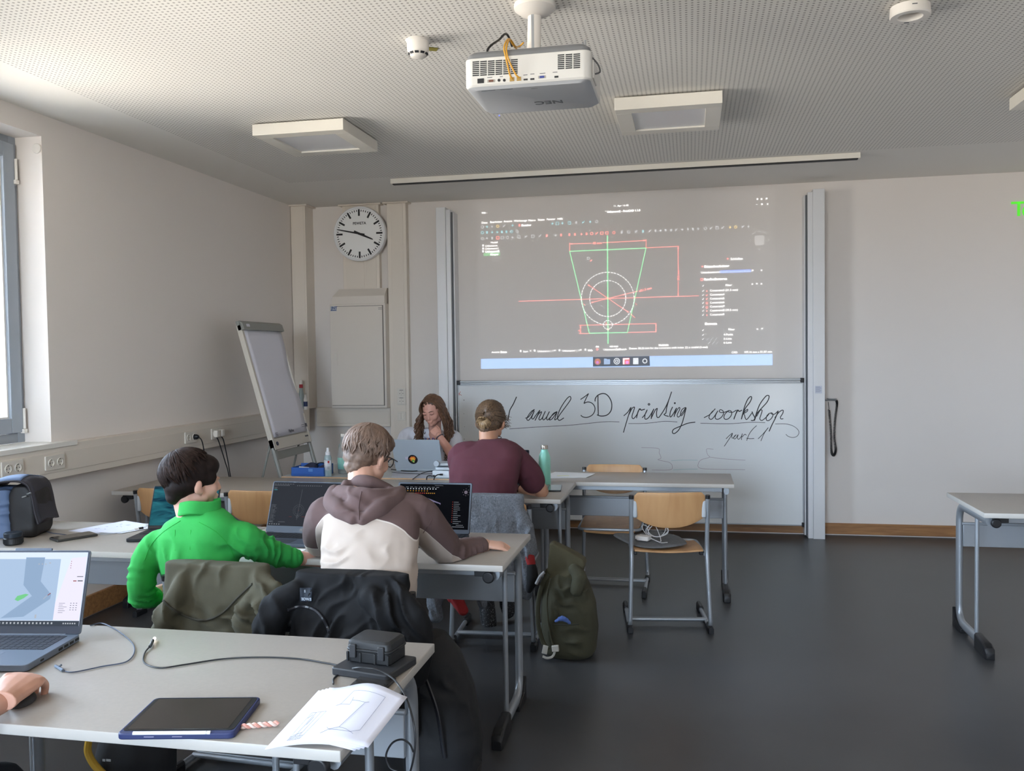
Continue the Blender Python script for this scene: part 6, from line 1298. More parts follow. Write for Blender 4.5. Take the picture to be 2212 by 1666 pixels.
# ---------------------------------------------------------------- the person in green
def person_green():
    t = thing('person', 'person in a bright green fleece seated at the left, short dark hair, looking right', 'person', (-1.72, 3.12, 0))
    hc = W(421, 1042, 3.09); HM = Matrix.Translation(hc) @ rot_to(.72, .12)
    neck = W(430, 1118, 3.05)
    body = MB(); head_vol(body, HM, .98, neck=(neck-Vector((0, 0, .05)), .054, .060))
    shL = W(335, 1172, 3.04); shR = W(524, 1165, 3.08); elL = W(309, 1283, 3.0); elR = W(592, 1196, 3.24); wrR = W(690, 1212, 3.42)
    wrL = W(352, 1275, 3.25)
    limb(body, [shL, elL, wrL], [.040, .032, .027]); limb(body, [shR, elR, wrR], [.042, .036, .027])
    cx = W(428, 1200, 3.05).x
    torso(body, [((cx, 3.10, .46), .15, .10, -.1), ((cx, 3.07, .65), .12, .09, -.1), ((cx, 3.06, .85), .14, .09, -.1), ((cx+.02, 3.07, .94), .11, .06, -.1), ((cx+.03, 3.07, .99), .05, .05, 0)])
    lg = seated_legs(body, (cx, 3.13, .50), -.05, reach=.42, rr=(.066, .048, .034))
    hm, HR = hand_vol(wrR+(wrR-elR).normalized()*.02, (wrR-elR).normalized()+Vector((0, .2, -.1)), (0, -.2, 1), -1, [(.3, .4)]*4, .95)
    hm2, HL = hand_vol(wrL, (.5, .8, .1), (0, -.3, 1), 1, [(.4, .5)]*4, .95)
    place(melt(body, .0055, 3), 'body', M_SKIN2, t, extra=[hm, hm2])
    # fleece
    f = MB()
    torso(f, [((cx-.0, 3.09, .60), .145, .12, -.08), ((cx-.0, 3.07, .72), .145, .12, -.08), ((cx+.0, 3.055, .83), .158, .118, -.08), ((cx+.0, 3.055, .905), .165, .105, -.08), ((cx+.012, 3.06, .955), .150, .088, -.08), ((cx+.025, 3.06, .988), .105, .070, -.08), ((cx+.03, 3.055, 1.012), .066, .060, 0)], p=2.3)
    cufL = W(296, 1316, 3.0); cufR = W(634, 1206, 3.31)
    limb(f, [shL+Vector((.05, .01, -.01)), shL+Vector((.0, 0, -.02)), W(309, 1230, 3.0), elL, W(328, 1290, 3.09)], [.064, .062, .056, .052, .044]); f.ell(W(305, 1292, 3.0), (.050, .05, .042))
    limb(f, [shR+Vector((-.06, 0, 0)), shR, shR.lerp(elR, .55)+Vector((0, 0, .0)), elR, cufR], [.068, .068, .060, .054, .042])
    me = melt(f, .007, 5)
    folds(me, [(W(300, 1270, 3.0), .13, (.15, 0, 1), .030, .013), (W(575, 1190, 3.2), .15, (1, .5, -.1), .034, .013), (W(620, 1200, 3.28), .07, (1, .6, 0), .020, .010), (W(505, 1200, 3.0), .12, (.8, 0, .7), .06, .008), (W(420, 1200, 2.95), .16, (.95, 0, .2), .10, .006), (W(340, 1180, 2.96), .10, (1, 0, .5), .06, .008)], 1)
    M_FL = cloth('green_fleece', '#31a84c', 500, .5, var=(30, .05))
    fl = place(me, 'fleece_jacket', M_FL, t)
    c = MB(); nk = Vector((neck.x, neck.y+.005, .992)); rings = []
    for z, r0, yy in ((.992, .074, 0), (1.010, .070, .0), (1.030, .070, .003), (1.045, .069, .004)):
        rings.append([Vector((nk.x+r0*1.08*math.cos(a), nk.y+yy+r0*math.sin(a)*.98, z+.004*math.sin(3*a)+.006*math.sin(a+2.4))) for a in [2*math.pi*k/36 for k in range(36)]])
    c.loft(rings, cap=False); cl = c.build('collar', M_FL, fl, angle=80, solid=.010, subsurf=1)
    # raglan seams and back patch
    s_ = MB()
    def proj_line(p, r=.0016): s_.tube(spline(p, 6), r, 5)
    import mathutils
    bv = mathutils.bvhtree.BVHTree.FromPolygons([v.co.copy() for v in fl.data.vertices], [tuple(p.vertices) for p in fl.data.polygons])
    off = Vector(t.location)
    def on_back(px, py):
        o_ = Vector((0, 0, CAM_H)); d = (at(px, py, y=3)-o_).normalized(); h = bv.ray_cast(o_-off, d); return (h[0]+off-d*.0012) if h[0] else at(px, py, y=2.95)
    for L in ([(390, 1125), (352, 1150), (325, 1180), (312, 1212)], [(430, 1128), (468, 1150), (495, 1180), (506, 1205)], [(378, 1145), (378, 1190)], [(412, 1145), (410, 1188)]):
        pts = [on_back(*q) for q in spline([(x, y, 0) for x, y in L], 8) for q in [(q[0], q[1])]]; s_.tube(pts, .0013, 5)
    s_.build('seam', mat('fleece_seam', '#25a63e', .9), fl)
    tr = MB(); torso(tr, [((cx, 3.12, .455), .16, .13, 0), ((cx, 3.10, .55), .16, .12, 0), ((cx, 3.08, .63), .14, .11, 0)]); lg = seated_legs(tr, (cx, 3.13, .51), -.05, reach=.42); place(melt(tr, .010, 3), 'trousers', cloth('trousers_dark', '#24262c'), t)
    for an, f_, s2 in lg: shoe(an, f_, mat('shoe_dark', '#26262a', .6), t)
    # hair: bowl-like short dark hair
    h = MB(HM); h.ell((0, -.028, .040), (.088, .102, .090)); h.ell((0, -.060, -.012), (.074, .058, .062)); h.ell((0, .028, .064), (.076, .058, .050)); h.ell((0, -.075, -.052), (.048, .030, .038)); h.ell((.055, -.035, .005), (.030, .045, .045)); h.ell((-.055, -.035, .005), (.030, .045, .045)); h.ell((.058, .035, .025), (.016, .030, .030))
    me = melt(h, .006, 4)
    displace(me, lambda co, n: .002*smooth_noise(co, 30))
    M_H = mat('hair_dark_brown', '#1f1614', .6, spec=.18, var=(60, .3))
    hr = place(me, 'hair', M_H, t)
    st = MB(); scalp_strands(st, HM, (.090, .106, .094), (-.25, -.45, .85), 620, lambda phi, w, ax, ay: (1.95 if (ax*math.cos(phi)+ay*math.sin(phi)).y < .0 else (1.45 if abs((ax*math.cos(phi)+ay*math.sin(phi)).x) > .6 else 1.15)), (1.0, 1.045), .0024, 3, .0, c0=(0, -.028, .036))
    st.build('hair_strands', mat('hair_strand_dark', '#2b1f1b', .6, spec=.15, var=(90, .5)), hr, angle=60)
person_green()
# ---------------------------------------------------------------- the person in the two-tone hoodie
def person_hood():
    t = thing('person', 'person in a brown and cream hooded sweater leaning over the middle table', 'person', (-1.17, 3.0, 0))
    hc = W(798, 988, 3.33); HM = Matrix.Translation(hc) @ rot_to(.42, .38, .02)
    nk = W(795, 1062, 3.22)
    body = MB(); head_vol(body, HM, .97, neck=(nk-Vector((0, .03, .04)), .054, .062))
    shL = W(706, 1112, 3.16); shR = W(905, 1108, 3.20); elR = W(975, 1200, 3.42); wrR = W(1048, 1178, 3.60)
    elL = W(700, 1180, 3.46); wrL = W(770, 1170, 3.62)
    torso(body, [((-1.14, 2.98, .46), .15, .11, 0), ((-1.14, 2.97, .65), .12, .09, 0), ((-1.15, 3.03, .85), .13, .09, .0), ((-1.16, 3.13, .98), .12, .08, 0), ((-1.16, 3.2, 1.03), .05, .05, 0)])
    limb(body, [shL, elL, wrL], [.042, .038, .028]); limb(body, [shR, elR, wrR], [.042, .038, .028])
    seated_legs(body, (-1.17, 3.05, .49), .0, .46, reach=.36, spread=-.05, rr=(.07, .052, .036))
    pd = (W(1080, 1178, 3.62)-wrR); pd.z = -.012
    hm, HR = hand_vol(wrR+Vector((.0, 0, .004)), pd, (-.12, -.25, 1), -1, [(.42, .75), (.45, .8), (.45, .8), (.42, .75)], .93, .10, (.9, .7))
    hm2, _ = hand_vol(wrL, (.6, .7, 0), (0, -.2, 1), 1, [(.3, .5)]*4, .93)
    place(melt(body, .0055, 3), 'body', M_SKIN, t, extra=[hm, hm2])
    f = MB()
    torso(f, [((-1.135, 2.965, .52), .165, .125, 0), ((-1.135, 2.945, .66), .165, .125, 0), ((-1.135, 2.955, .76), .172, .128, 0), ((-1.15, 3.00, .86), .178, .135, 0), ((-1.165, 3.06, .94), .182, .135, 0), ((-1.175, 3.11, .995), .180, .125, 0), ((-1.175, 3.16, 1.035), .150, .095, 0), ((-1.17, 3.19, 1.065), .10, .07, 0)], p=2.3)
    limb(f, [shL+Vector((.03, -.01, -.01)), shL+Vector((0, 0, -.005)), W(690, 1150, 3.30), elL, W(755, 1170, 3.58)], [.075, .078, .068, .062, .050])
    limb(f, [shR+Vector((-.05, -.01, 0)), shR+Vector((-.005, 0, -.012)), shR.lerp(elR, .5)+Vector((0, -.005, -.006)), elR+Vector((.0, 0, .008)), W(1010, 1187, 3.52), W(1036, 1180, 3.575)], [.080, .080, .074, .064, .052, .042])
    me = melt(f, .007, 5)
    # keep the sleeve off the table top
    folds(me, [(W(975, 1190, 3.4), .12, (.9, .35, .2), .055, .012), (W(1010, 1185, 3.5), .07, (1, .5, .0), .028, .007), (W(760, 1215, 2.86), .16, (-.35, 0, 1), .10, .010), (W(800, 1260, 2.86), .13, (.45, 0, 1), .085, .009), (W(880, 1210, 2.95), .12, (.6, 0, .8), .07, .010), (W(705, 1190, 2.9), .10, (-.2, 0, 1), .06, .010), (W(920, 1120, 3.15), .10, (.8, 0, .6), .09, .006)], 4)
    for v in me.vertices:
        if v.co.z < .764 and v.co.y > 3.30: v.co.z = .764+.002*smooth_noise(v.co, 60)
    M_BR = cloth('sweater_brown', '#5f4b49', 700, .25, var=(14, .05)); M_CR = cloth('sweater_cream', '#b9aba0', 700, .25, var=(14, .04)); M_PI = mat('piping_white', '#ded6cf', .8)
    K_ = [(-1.42, .90), (-1.375, .965), (-1.34, .995), (-1.28, 1.003), (-1.10, .992), (-1.04, .972), (-.995, .935), (-.965, .885), (-.938, .825), (-.912, .77), (-.89, .735), (-.80, .70)]
    m_ = M_BR; n = m_.node_tree.nodes; l = m_.node_tree.links; p = n['Principled BSDF']
    M_HS = mat('sweater_two_tone', '#5f4b49', .92, bump=(700, .25, .0012)); n = M_HS.node_tree.nodes; l = M_HS.node_tree.links; p = n['Principled BSDF']
    tc_ = n.new('ShaderNodeTexCoord'); sp_ = n.new('ShaderNodeSeparateXYZ'); l.new(tc_.outputs['Object'], sp_.inputs[0])
    mr_ = n.new('ShaderNodeMapRange'); mr_.inputs[1].default_value = -.30; mr_.inputs[2].default_value = .40; l.new(sp_.outputs[0], mr_.inputs[0])
    fc = n.new('ShaderNodeFloatCurve'); cv = fc.mapping.curves[0]
    pts_ = [((x+1.17+.30)/.70, z-.3) for x, z in K_]
    cv.points[0].location = pts_[0]; cv.points[1].location = pts_[-1]
    for q in pts_[1:-1]: cv.points.new(*q)
    fc.mapping.update(); l.new(mr_.outputs[0], fc.inputs['Value'])
    s1_ = n.new('ShaderNodeMath'); s1_.operation = 'SUBTRACT'; l.new(sp_.outputs[2], s1_.inputs[0]); l.new(fc.outputs[0], s1_.inputs[1])
    rp_ = n.new('ShaderNodeValToRGB'); rp_.color_ramp.interpolation = 'CONSTANT'; l.new(s1_.outputs[0], rp_.inputs[0])
    e_ = rp_.color_ramp.elements; e_[0].position = 0; e_[0].color = (*lin('#b9aba0'), 1); e_[1].position = .297; e_[1].color = (*lin('#d2cac2'), 1); k_ = e_.new(.302); k_.color = (*lin('#5f4b49'), 1)
    l.new(rp_.outputs[0], p.inputs['Base Color'])
    fl = place(me, 'hooded_sweater', M_HS, t)
    # the hood lying on the back: a fabric pouch with an open rim around the neck and a pointed bag behind
    hd = MB()
    hc0 = W(783, 1085, 3.08)
    P_ = lambda x, y, Y: W(x, y, Y)
    hd.ell(P_(748, 1052, 3.19), (.022, .03, .030)); hd.ell(P_(843, 1060, 3.20), (.018, .03, .020)); limb(hd, [P_(722, 1062, 3.18), P_(718, 1085, 3.12), P_(738, 1105, 3.03), P_(762, 1122, 2.985)], [.028, .036, .036, .022], n=16)
    limb(hd, [P_(865, 1062, 3.22), P_(855, 1078, 3.14), P_(820, 1100, 3.04), P_(785, 1124, 2.985)], [.024, .034, .036, .022], n=16)
    limb(hd, [P_(735, 1062, 3.14), P_(775, 1072, 3.07), P_(815, 1075, 3.09), P_(855, 1066, 3.18)], [.028, .036, .036, .026], n=16)
    hd.ell(P_(775, 1095, 3.05), (.060, .040, .050)); hd.ell(P_(775, 1120, 2.995), (.035, .022, .030))
    limb(hd, [P_(765, 1050, 3.24), P_(775, 1040, 3.20), P_(800, 1043, 3.19), P_(840, 1058, 3.24)], [.020, .026, .028, .022], n=14)
    me = melt(hd, .0055, 5)
    folds(me, [(P_(770, 1075, 3.05), .12, (.5, 0, 1), .070, .006), (P_(830, 1075, 3.05), .09, (-.5, 0, 1), .07, .005)], 9)
    hood = place(me, 'hood', M_BR, fl)
    s_ = MB()
    import mathutils
    def bvh(o): 
        I = o.matrix_basis; g = o.parent; vs = [v.co.copy() for v in o.data.vertices]; return mathutils.bvhtree.BVHTree.FromPolygons(vs, [tuple(p.vertices) for p in o.data.polygons])
    off = Vector(t.location)
    def hit(o, bv, px, py, e=.0012):
        o_ = Vector((0, 0, CAM_H)); d = (at(px, py, y=3)-o_).normalized(); h = bv.ray_cast(o_-off, d); return (h[0]+off-d*e) if h[0] else None
    bh, bf = bvh(hood), bvh(fl)
    for L, bb, oo in (([(781, 1062), (777, 1080), (775, 1100), (776, 1124)], bh, hood),):
        pts = [hit(oo, bb, q[0], q[1], .0006) for q in spline([(x, y, 0) for x, y in L], 8)]; pts = [p for p in pts if p]; s_.tube(pts, .0022, 6)
    s_.build('hood_seam', mat('seam_dark_brown', '#55403f', .9), hood)
    s_ = MB()
    for L in ([(935, 1118), (926, 1135), (914, 1152)], [(1040, 1172), (1044, 1185), (1040, 1200)]):
        pts = [hit(fl, bf, q[0], q[1], .0005) for q in spline([(x, y, 0) for x, y in L], 6)]; pts = [p for p in pts if p]
        if len(pts) > 2: s_.tube(pts, .0014, 5)
    s_.build('sleeve_seam', mat('seam_dark_brown', '#55403f', .9), fl)
    tr = MB(); torso(tr, [((-1.15, 3.02, .455), .165, .14, 0), ((-1.145, 3.0, .55), .16, .13, 0)]); lg = seated_legs(tr, (-1.17, 3.05, .50), .0, .46, reach=.36, spread=-.05, rr=(.09, .068, .052)); place(melt(tr, .010, 3), 'trousers', cloth('trousers_black', '#16171a'), t)
    for an, f_, s2 in lg: shoe(an, f_, mat('shoe_dark', '#26262a', .6), t)
    # hair: short, ash brown, tousled on top, tapered at the nape
    h = MB(HM); h.ell((0, -.022, .036), (.083, .100, .092)); h.ell((0, -.058, -.012), (.071, .056, .055)); h.ell((0, .03, .070), (.070, .062, .048)); h.ell((0, -.072, -.055), (.048, .028, .035))
    me = melt(h, .006, 4); displace(me, lambda co, n: .0045*smooth_noise(co, 55)+.002*smooth_noise(co, 140))
    M_H = mat('hair_ash_brown', '#6a5446', .6, var=(45, .35)); hr = place(me, 'hair', M_H, t)
    st = MB()
    scalp_strands(st, HM, (.086, .104, .094), (.1, -.25, 1), 760, lambda phi, w, ax, ay: (1.9 if (ax*math.cos(phi)+ay*math.sin(phi)).y < .2 else 1.15), (1.0, 1.05), .0026, 5, .07, segs=7, c0=(0, -.022, .034), lift=.035)
    st.build('hair_strands', M_H, hr, angle=60)
    # glasses: dark arm and rim at the right side of the face
    g = MB(HM); g.tube([(.079, -.01, .012), (.078, .05, .014), (.072, .088, .012)], .0022, 6).tube([(-.079, -.01, .012), (-.078, .05, .014), (-.072, .088, .012)], .0022, 6)
    for s in (-1, 1): g.tube([(s*(.034+.022*math.cos(a)), .094-.010*abs(math.cos(a)) if s*math.cos(a) > 0 else .096, .004+.017*math.sin(a)) for a in [2*math.pi*k/20 for k in range(20)]], .0022, 6, closed=True)
    g.tube([(-.010, .104, .010), (.010, .104, .010)], .002, 6); g.build('glasses', M_BEZ, t)
person_hood()
# ---------------------------------------------------------------- the person in maroon
def person_maroon():
    t = thing('person', 'person in a maroon t-shirt seen from behind with fair hair tied in a bun', 'person', (-1.1, 4.9, 0))
    hc = W(1061, 912, 4.98); HM = Matrix.Translation(hc) @ rot_to(.10, .30, .05)
    nk = W(1058, 952, 4.88)
    body = MB(); head_vol(body, HM, .97, neck=(nk-Vector((0, .0, .04)), .056, .064))
    shL = W(993, 984, 4.83); shR = W(1102, 982, 4.86); elR = W(1170, 1062, 5.02); wrR = W(1122, 1058, 5.20)
    elL = W(1005, 1050, 5.12); wrL = W(1035, 985, 5.16)
    cx = W(1045, 1030, 4.75).x
    torso(body, [((cx, 4.80, .46), .15, .11, 0), ((cx, 4.76, .65), .13, .10, 0), ((cx, 4.77, .85), .15, .10, 0), ((cx+.01, 4.81, 1.03), .14, .08, 0), ((cx+.02, 4.86, 1.08), .06, .05, 0)])
    limb(body, [shR, shR.lerp(elR, .6), elR, elR.lerp(wrR, .5), wrR], [.052, .047, .042, .040, .028]); limb(body, [shL, elL, wrL], [.05, .042, .028])
    hip = Vector((cx, 4.86, .51))
    for s, kx, ax_, ay_, az in ((-1, -.14, W(1062, 1335, 5.08).x-cx, 5.00, .17), (1, .12, W(1100, 1300, 5.1).x-cx, 5.10, .22)):
        h = hip+Vector((s*.09, 0, 0)); kn = Vector((cx+kx, 5.26, .52)); an = Vector((cx+ax_, ay_, az)); limb(body, [h, h.lerp(kn, .5), kn, kn.lerp(an, .5), an], [.066, .058, .048, .040, .034])
    hm, _ = hand_vol(wrR, wrR-elR, (0, -.3, 1), -1, [(.3, .5)]*4, .95); hm2, _ = hand_vol(wrL, (hc+Vector((-.055, .09, -.09)))-wrL, (-.6, .3, .3), -1, [(.5, .8)]*4, .95)
    place(melt(body, .006, 3), 'body', M_SKIN3, t, extra=[hm, hm2])
    f = MB()
    torso(f, [((cx, 4.79, .56), .185, .135, 0), ((cx, 4.745, .70), .182, .135, 0), ((cx+.0, 4.74, .82), .187, .137, 0), ((cx+.0, 4.76, .94), .200, .135, 0), ((cx+.012, 4.79, 1.02), .198, .12, 0), ((cx+.02, 4.83, 1.065), .165, .09, 0), ((cx+.03, 4.86, 1.095), .100, .07, 0), ((cx+.035, 4.875, 1.110), .070, .06, 0)], p=2.5)
    limb(f, [shR+Vector((-.07, 0, 0)), shR+Vector((-.01, 0, -.01)), shR.lerp(elR, .45)+Vector((.01, 0, 0)), shR.lerp(elR, .72)], [.085, .088, .082, .074]); limb(f, [shL+Vector((.07, 0, 0)), shL+Vector((.012, 0, -.015)), shL.lerp(elL, .6)], [.085, .085, .072])
    me = melt(f, .008, 5); folds(me, [(W(1115, 1030, 4.8), .12, (.8, .2, -.7), .07, .012), (W(1040, 975, 4.7), .14, (.6, 0, 1), .10, .006), (W(1090, 1060, 4.7), .12, (.3, 0, 1), .06, .008), (W(1000, 1040, 4.7), .14, (.9, 0, .2), .10, .007)], 11)
    M_MA = cloth('shirt_maroon', '#572b36', 800, .25, var=(12, .06)); fl = place(me, 't_shirt', M_MA, t)
    c = MB(); c.tube([nk+Vector((.070*math.cos(a), .004+.060*math.sin(a), -.012+.006*math.sin(a))) for a in [2*math.pi*k/28 for k in range(28)]], .007, 8, closed=True); c.build('neckband', M_MA, fl)
    c = MB(); c.tube([nk+Vector((.066*math.cos(a), .002+.058*math.sin(a), .010+.010*math.sin(a+.6))) for a in [2*math.pi*k/28 for k in range(28)]], .0022, 6, closed=True); c.tube([nk+Vector((.005, -.058, .008)), nk+Vector((.0, -.063, -.004)), nk+Vector((-.008, -.06, -.012))], .0025, 6); c.build('cord_necklace', mat('cord_brown', '#3a2420', .7), t)
    # bead bracelet
    d = (elR-wrR).normalized(); q = wrR+d*.03; s1 = d.cross(Vector((0, 0, 1))).normalized(); s2 = d.cross(s1); c = MB()
    for k in range(18): a = 2*math.pi*k/18; c.ell(q+(s1*math.cos(a)+s2*math.sin(a))*.033, (.0055,)*3, n=8, m=6)
    c.build('bead_bracelet', M_BLACK, t)
    tr = MB(); torso(tr, [((cx, 4.82, .455), .175, .14, 0), ((cx, 4.80, .57), .17, .13, 0)])
    hip = Vector((cx, 4.86, .51)); L_ = []
    for s, kx, ax_, ay_, az in ((-1, -.14, W(1062, 1335, 5.08).x-cx, 5.00, .17), (1, .12, W(1100, 1300, 5.1).x-cx, 5.10, .22)):
        h = hip+Vector((s*.09, 0, 0)); kn = Vector((cx+kx, 5.26, .52)); an = Vector((cx+ax_, ay_, az)); limb(tr, [h, h.lerp(kn, .5), kn, kn.lerp(an, .5), an], [.085, .075, .062, .052, .043]); L_.append(an)
    place(melt(tr, .010, 3), 'trousers', cloth('trousers_black', '#16171a'), t)
    M_SH = mat('shoe_speckled', '#1d1d20', .7, var=(160, 0, '#8d8d90')); 
    r_ = [n for n in M_SH.node_tree.nodes if n.type == 'VALTORGB'][0]; r_.color_ramp.elements[0].position = .60; r_.color_ramp.elements[1].position = .66; r_.color_ramp.elements[0].color = (*lin('#1b1b1e'), 1)
    for an, fv, pt in ((L_[0], Vector((.45, -.9, 0)), -1.0), (L_[1], Vector((.5, -.85, 0)), -1.25)): shoe(an+Vector((0, -.01, .0)), fv, M_SH, t, pitch=pt, sole=M_SH)
    # hair drawn back into a low bun
    h = MB(HM); h.ell((0, -.022, .036), (.084, .102, .092)); h.ell((0, -.058, -.018), (.074, .054, .060)); h.ell((0, .03, .062), (.068, .055, .045)); h.ell((0, -.07, -.055), (.042, .028, .032))
    me = melt(h, .006, 4); displace(me, lambda co, n: .003*smooth_noise(co, 60)); M_H = mat('hair_dark_blond', '#5a4532', .5, var=(120, .6)); hr = place(me, 'hair', M_H, t)
    st = MB(); knot = Vector((.0, -.118, -.010)); rg = random.Random(8)
    for i in range(520):     # strands run over the scalp towards the knot
        a = rg.uniform(0, 2*math.pi); th = rg.uniform(.5, 1.9); w = Vector((0, -1, -.12)).normalized(); ax = Vector((1, 0, 0)); ay = w.cross(ax)
        pts = []
        for k in range(8):
            u = k/7; th_ = th*(1-u)+.12*u; d = w*math.cos(th_)+(ax*math.cos(a)+ay*math.sin(a))*math.sin(th_)
            if d.y > .45 and d.z < .2: d = None; break
            r = 1.0+rg.uniform(0, .01); pts.append(HM @ (Vector((0, -.022, .032))+Vector((d.x*.086*r, d.y*.104*r, d.z*.094*r))))
        if d is not None: st.tube(pts, [.0014, .0026, .003, .003, .003, .0028, .0026, .002], 5, flat=1.5)
    st.build('hair_strands', M_H, hr, angle=60)
    M_H2 = mat('hair_bun_blond', '#8c7252', .5, var=(90, .35)); b = MB()
    for i in range(190):
        a = rg.uniform(0, 2*math.pi); L = rg.uniform(.026, .052); p0 = HM @ (knot+Vector((math.cos(a)*.008, .0, math.sin(a)*.008))); dn = Vector((math.cos(a)*1.0, -.35, math.sin(a)*.6-.55)).normalized()
        p1 = HM @ (knot+dn*L*.6+Vector((0, -.014, 0))); p2 = HM @ (knot+dn*L+Vector((0, .012, -.012))); b.tube(spline([p0, p1, p2], 3), [.0015, .0032, .0036, .0032, .0028, .002, .001], 5, flat=1.5)
    b.build('hair_bun', M_H2, hr, angle=60, label='short blond knot of hair at the back of the head')
    b = MB()
    for i in range(46):      # loose curls at the right temple
        p0 = HM @ Vector((.074, -.01+.03*rg.random(), .04-.07*rg.random())); d = Vector((rg.uniform(.6, 1), rg.uniform(-.4, .2), rg.uniform(-.6, .4))).normalized(); L = rg.uniform(.018, .046)
        pts = [p0+d*L*k/7+Vector((.003*math.sin(k*1.7+i), 0, .004*math.cos(k*1.9+i))) for k in range(8)]; b.tube(pts, .0009, 4)
    b.build('loose_curls', M_H, hr, angle=60)
person_maroon()
# ---------------------------------------------------------------- the person behind the silver laptop
def person_teacher():
    t = thing('person', 'person with long brown hair in a white t-shirt, hand at the mouth, facing the room', 'person', (-1.95, 6.7, 0))
    Y0 = 6.56; hc = W(934, 888, Y0); HM = Matrix.Translation(hc) @ Matrix.Rotation(math.pi, 4, 'Z') @ rot_to(.10, .42, .06)
    nk = W(935, 935, 6.66)
    body = MB(); head_vol(body, HM, 1.0, neck=(nk-Vector((0, 0, .05)), .052, .060))
    cx = W(925, 950, 6.72).x
    shL = W(882, 944, 6.70); shR = W(978, 950, 6.68); elR = W(985, 1003, 6.33); wrR = W(948, 941, 6.38); elL = W(862, 1008, 6.45); wrL = W(905, 1012, 6.2)
    elR.z = max(elR.z, .80); elL.z = max(elL.z, .81); wrL.z = .815
    torso(body, [((cx, 6.78, .46), .15, .11, 0), ((cx, 6.76, .68), .12, .09, 0), ((cx, 6.73, .85), .14, .09, 0), ((cx, 6.70, .96), .13, .07, 0), ((cx, 6.68, 1.0), .05, .05, 0)])
    limb(body, [shR, shR.lerp(elR, .6), elR, elR.lerp(wrR, .5), wrR], [.046, .042, .038, .034, .025]); limb(body, [shL, elL, wrL], [.046, .036, .026])
    seated_legs(body, (cx, 6.73, .50), math.pi, reach=.42, rr=(.066, .048, .034))
    tgt = HM @ Vector((-.012, .098, -.050)); 
    hm, _ = hand_vol(wrR, W(914, 905, 6.44)-wrR, (.25, -1, .35), 1, [(1.0, 1.15), (1.05, 1.2), (1.05, 1.2), (1.1, 1.2)], .84, .06, (.5, .2))
    hm2, _ = hand_vol(wrL, (.6, -.6, -.05), (0, 0, 1), 1, [(.3, .5)]*4, .9)
    place(melt(body, .0045, 2), 'body', mat('skin_rosy', '#d6a190', .5, var=(18, .05)), t, extra=[hm, hm2])
    # face details
    g = MB(HM)
    for s in (-1, 1): g.tube(spline([(s*.014, .098, .036), (s*.030, .093, .041), (s*.048, .078, .036)], 4), [.0016, .002, .0024, .0026, .0026, .0024, .002, .0014, .001], 6, flat=.8)
    g.build('eyebrow', mat('brow_brown', '#5a4034', .8), t)
    g = MB(HM)
    for s in (-1, 1): g.tube(spline([(s*.016, .0905, .013), (s*.030, .0885, .009), (s*.044, .0775, .013)], 4), .0016, 6)
    g.build('eyelashes', mat('lash_dark', '#3a2520', .8), t)
    g = MB(HM)
    for s in (-1, 1): g.ell((s*.030, .0775, .017), (.0155, .0115, .0085), n=14, m=8)
    g.build('eyelid', mat('lid_rosy', '#c98f80', .5), t)
    f = MB()
    torso(f, [((cx, 6.78, .56), .17, .125, 0), ((cx, 6.75, .75), .165, .120, 0), ((cx, 6.73, .88), .18, .118, 0), ((cx, 6.71, .95), .175, .105, 0), ((cx, 6.69, .99), .13, .085, 0), ((cx, 6.68, 1.015), .075, .065, 0)], p=2.3)
    limb(f, [shR+Vector((-.06, 0, 0)), shR, shR.lerp(elR, .55)], [.078, .078, .068]); limb(f, [shL+Vector((.06, 0, 0)), shL, shL.lerp(elL, .6)], [.075, .078, .068])
    me = melt(f, .008, 5); folds(me, [(W(890, 945, 6.6), .13, (.8, 0, .5), .06, .008), (W(925, 945, 6.6), .12, (.5, 0, 1), .06, .007), (W(985, 960, 6.6), .10, (1, 0, .3), .05, .010)], 21); fl = place(me, 't_shirt', cloth('shirt_white', '#d8dbe6', 800, .2), t)
    tr = MB(); torso(tr, [((cx, 6.78, .455), .17, .13, 0), ((cx, 6.78, .57), .16, .12, 0)]); lg = seated_legs(tr, (cx, 6.73, .51), math.pi, reach=.42); place(melt(tr, .010, 3), 'trousers', cloth('trousers_denim', '#39465e'), t)
    for an, f_, s2 in lg: shoe(an, f_, mat('shoe_dark', '#26262a', .6), t)
    P = W(927.5, 949.5, 6.575); M = FR(P); b = MB(M); b.text('B A D', .034, Matrix.Translation((-.04, -.012, .0)), .0008, .001); b.build('shirt_print', mat('print_navy', '#2b3f86', .7), fl)
    d = (elR-wrR).normalized(); q = wrR+d*.012; s1 = d.cross(Vector((0, 1, 0))).normalized(); s2 = d.cross(s1); c = MB()
    for k in range(20): a = 2*math.pi*k/20; c.ell(q+(s1*math.cos(a)+s2*math.sin(a))*.0285, (.0052,)*3, n=8, m=6)
    c.build('bead_bracelet', mat('beads_grey', '#5c5660', .5), t)
    # long wavy hair
    h = MB(HM); h.ell((0, -.026, .040), (.082, .092, .088)); h.ell((0, -.06, -.03), (.082, .060, .085)); h.ell((-.066, -.012, -.015), (.024, .045, .075)); h.ell((.070, -.012, -.0), (.020, .042, .06))
    me = melt(h, .006, 4); displace(me, lambda co, n: .004*smooth_noise(co, 50)); M_H = mat('hair_long_brown', '#6a4d3a', .5, var=(60, .4)); hr = place(me, 'hair', M_H, t)
    rg = random.Random(12); st = MB()
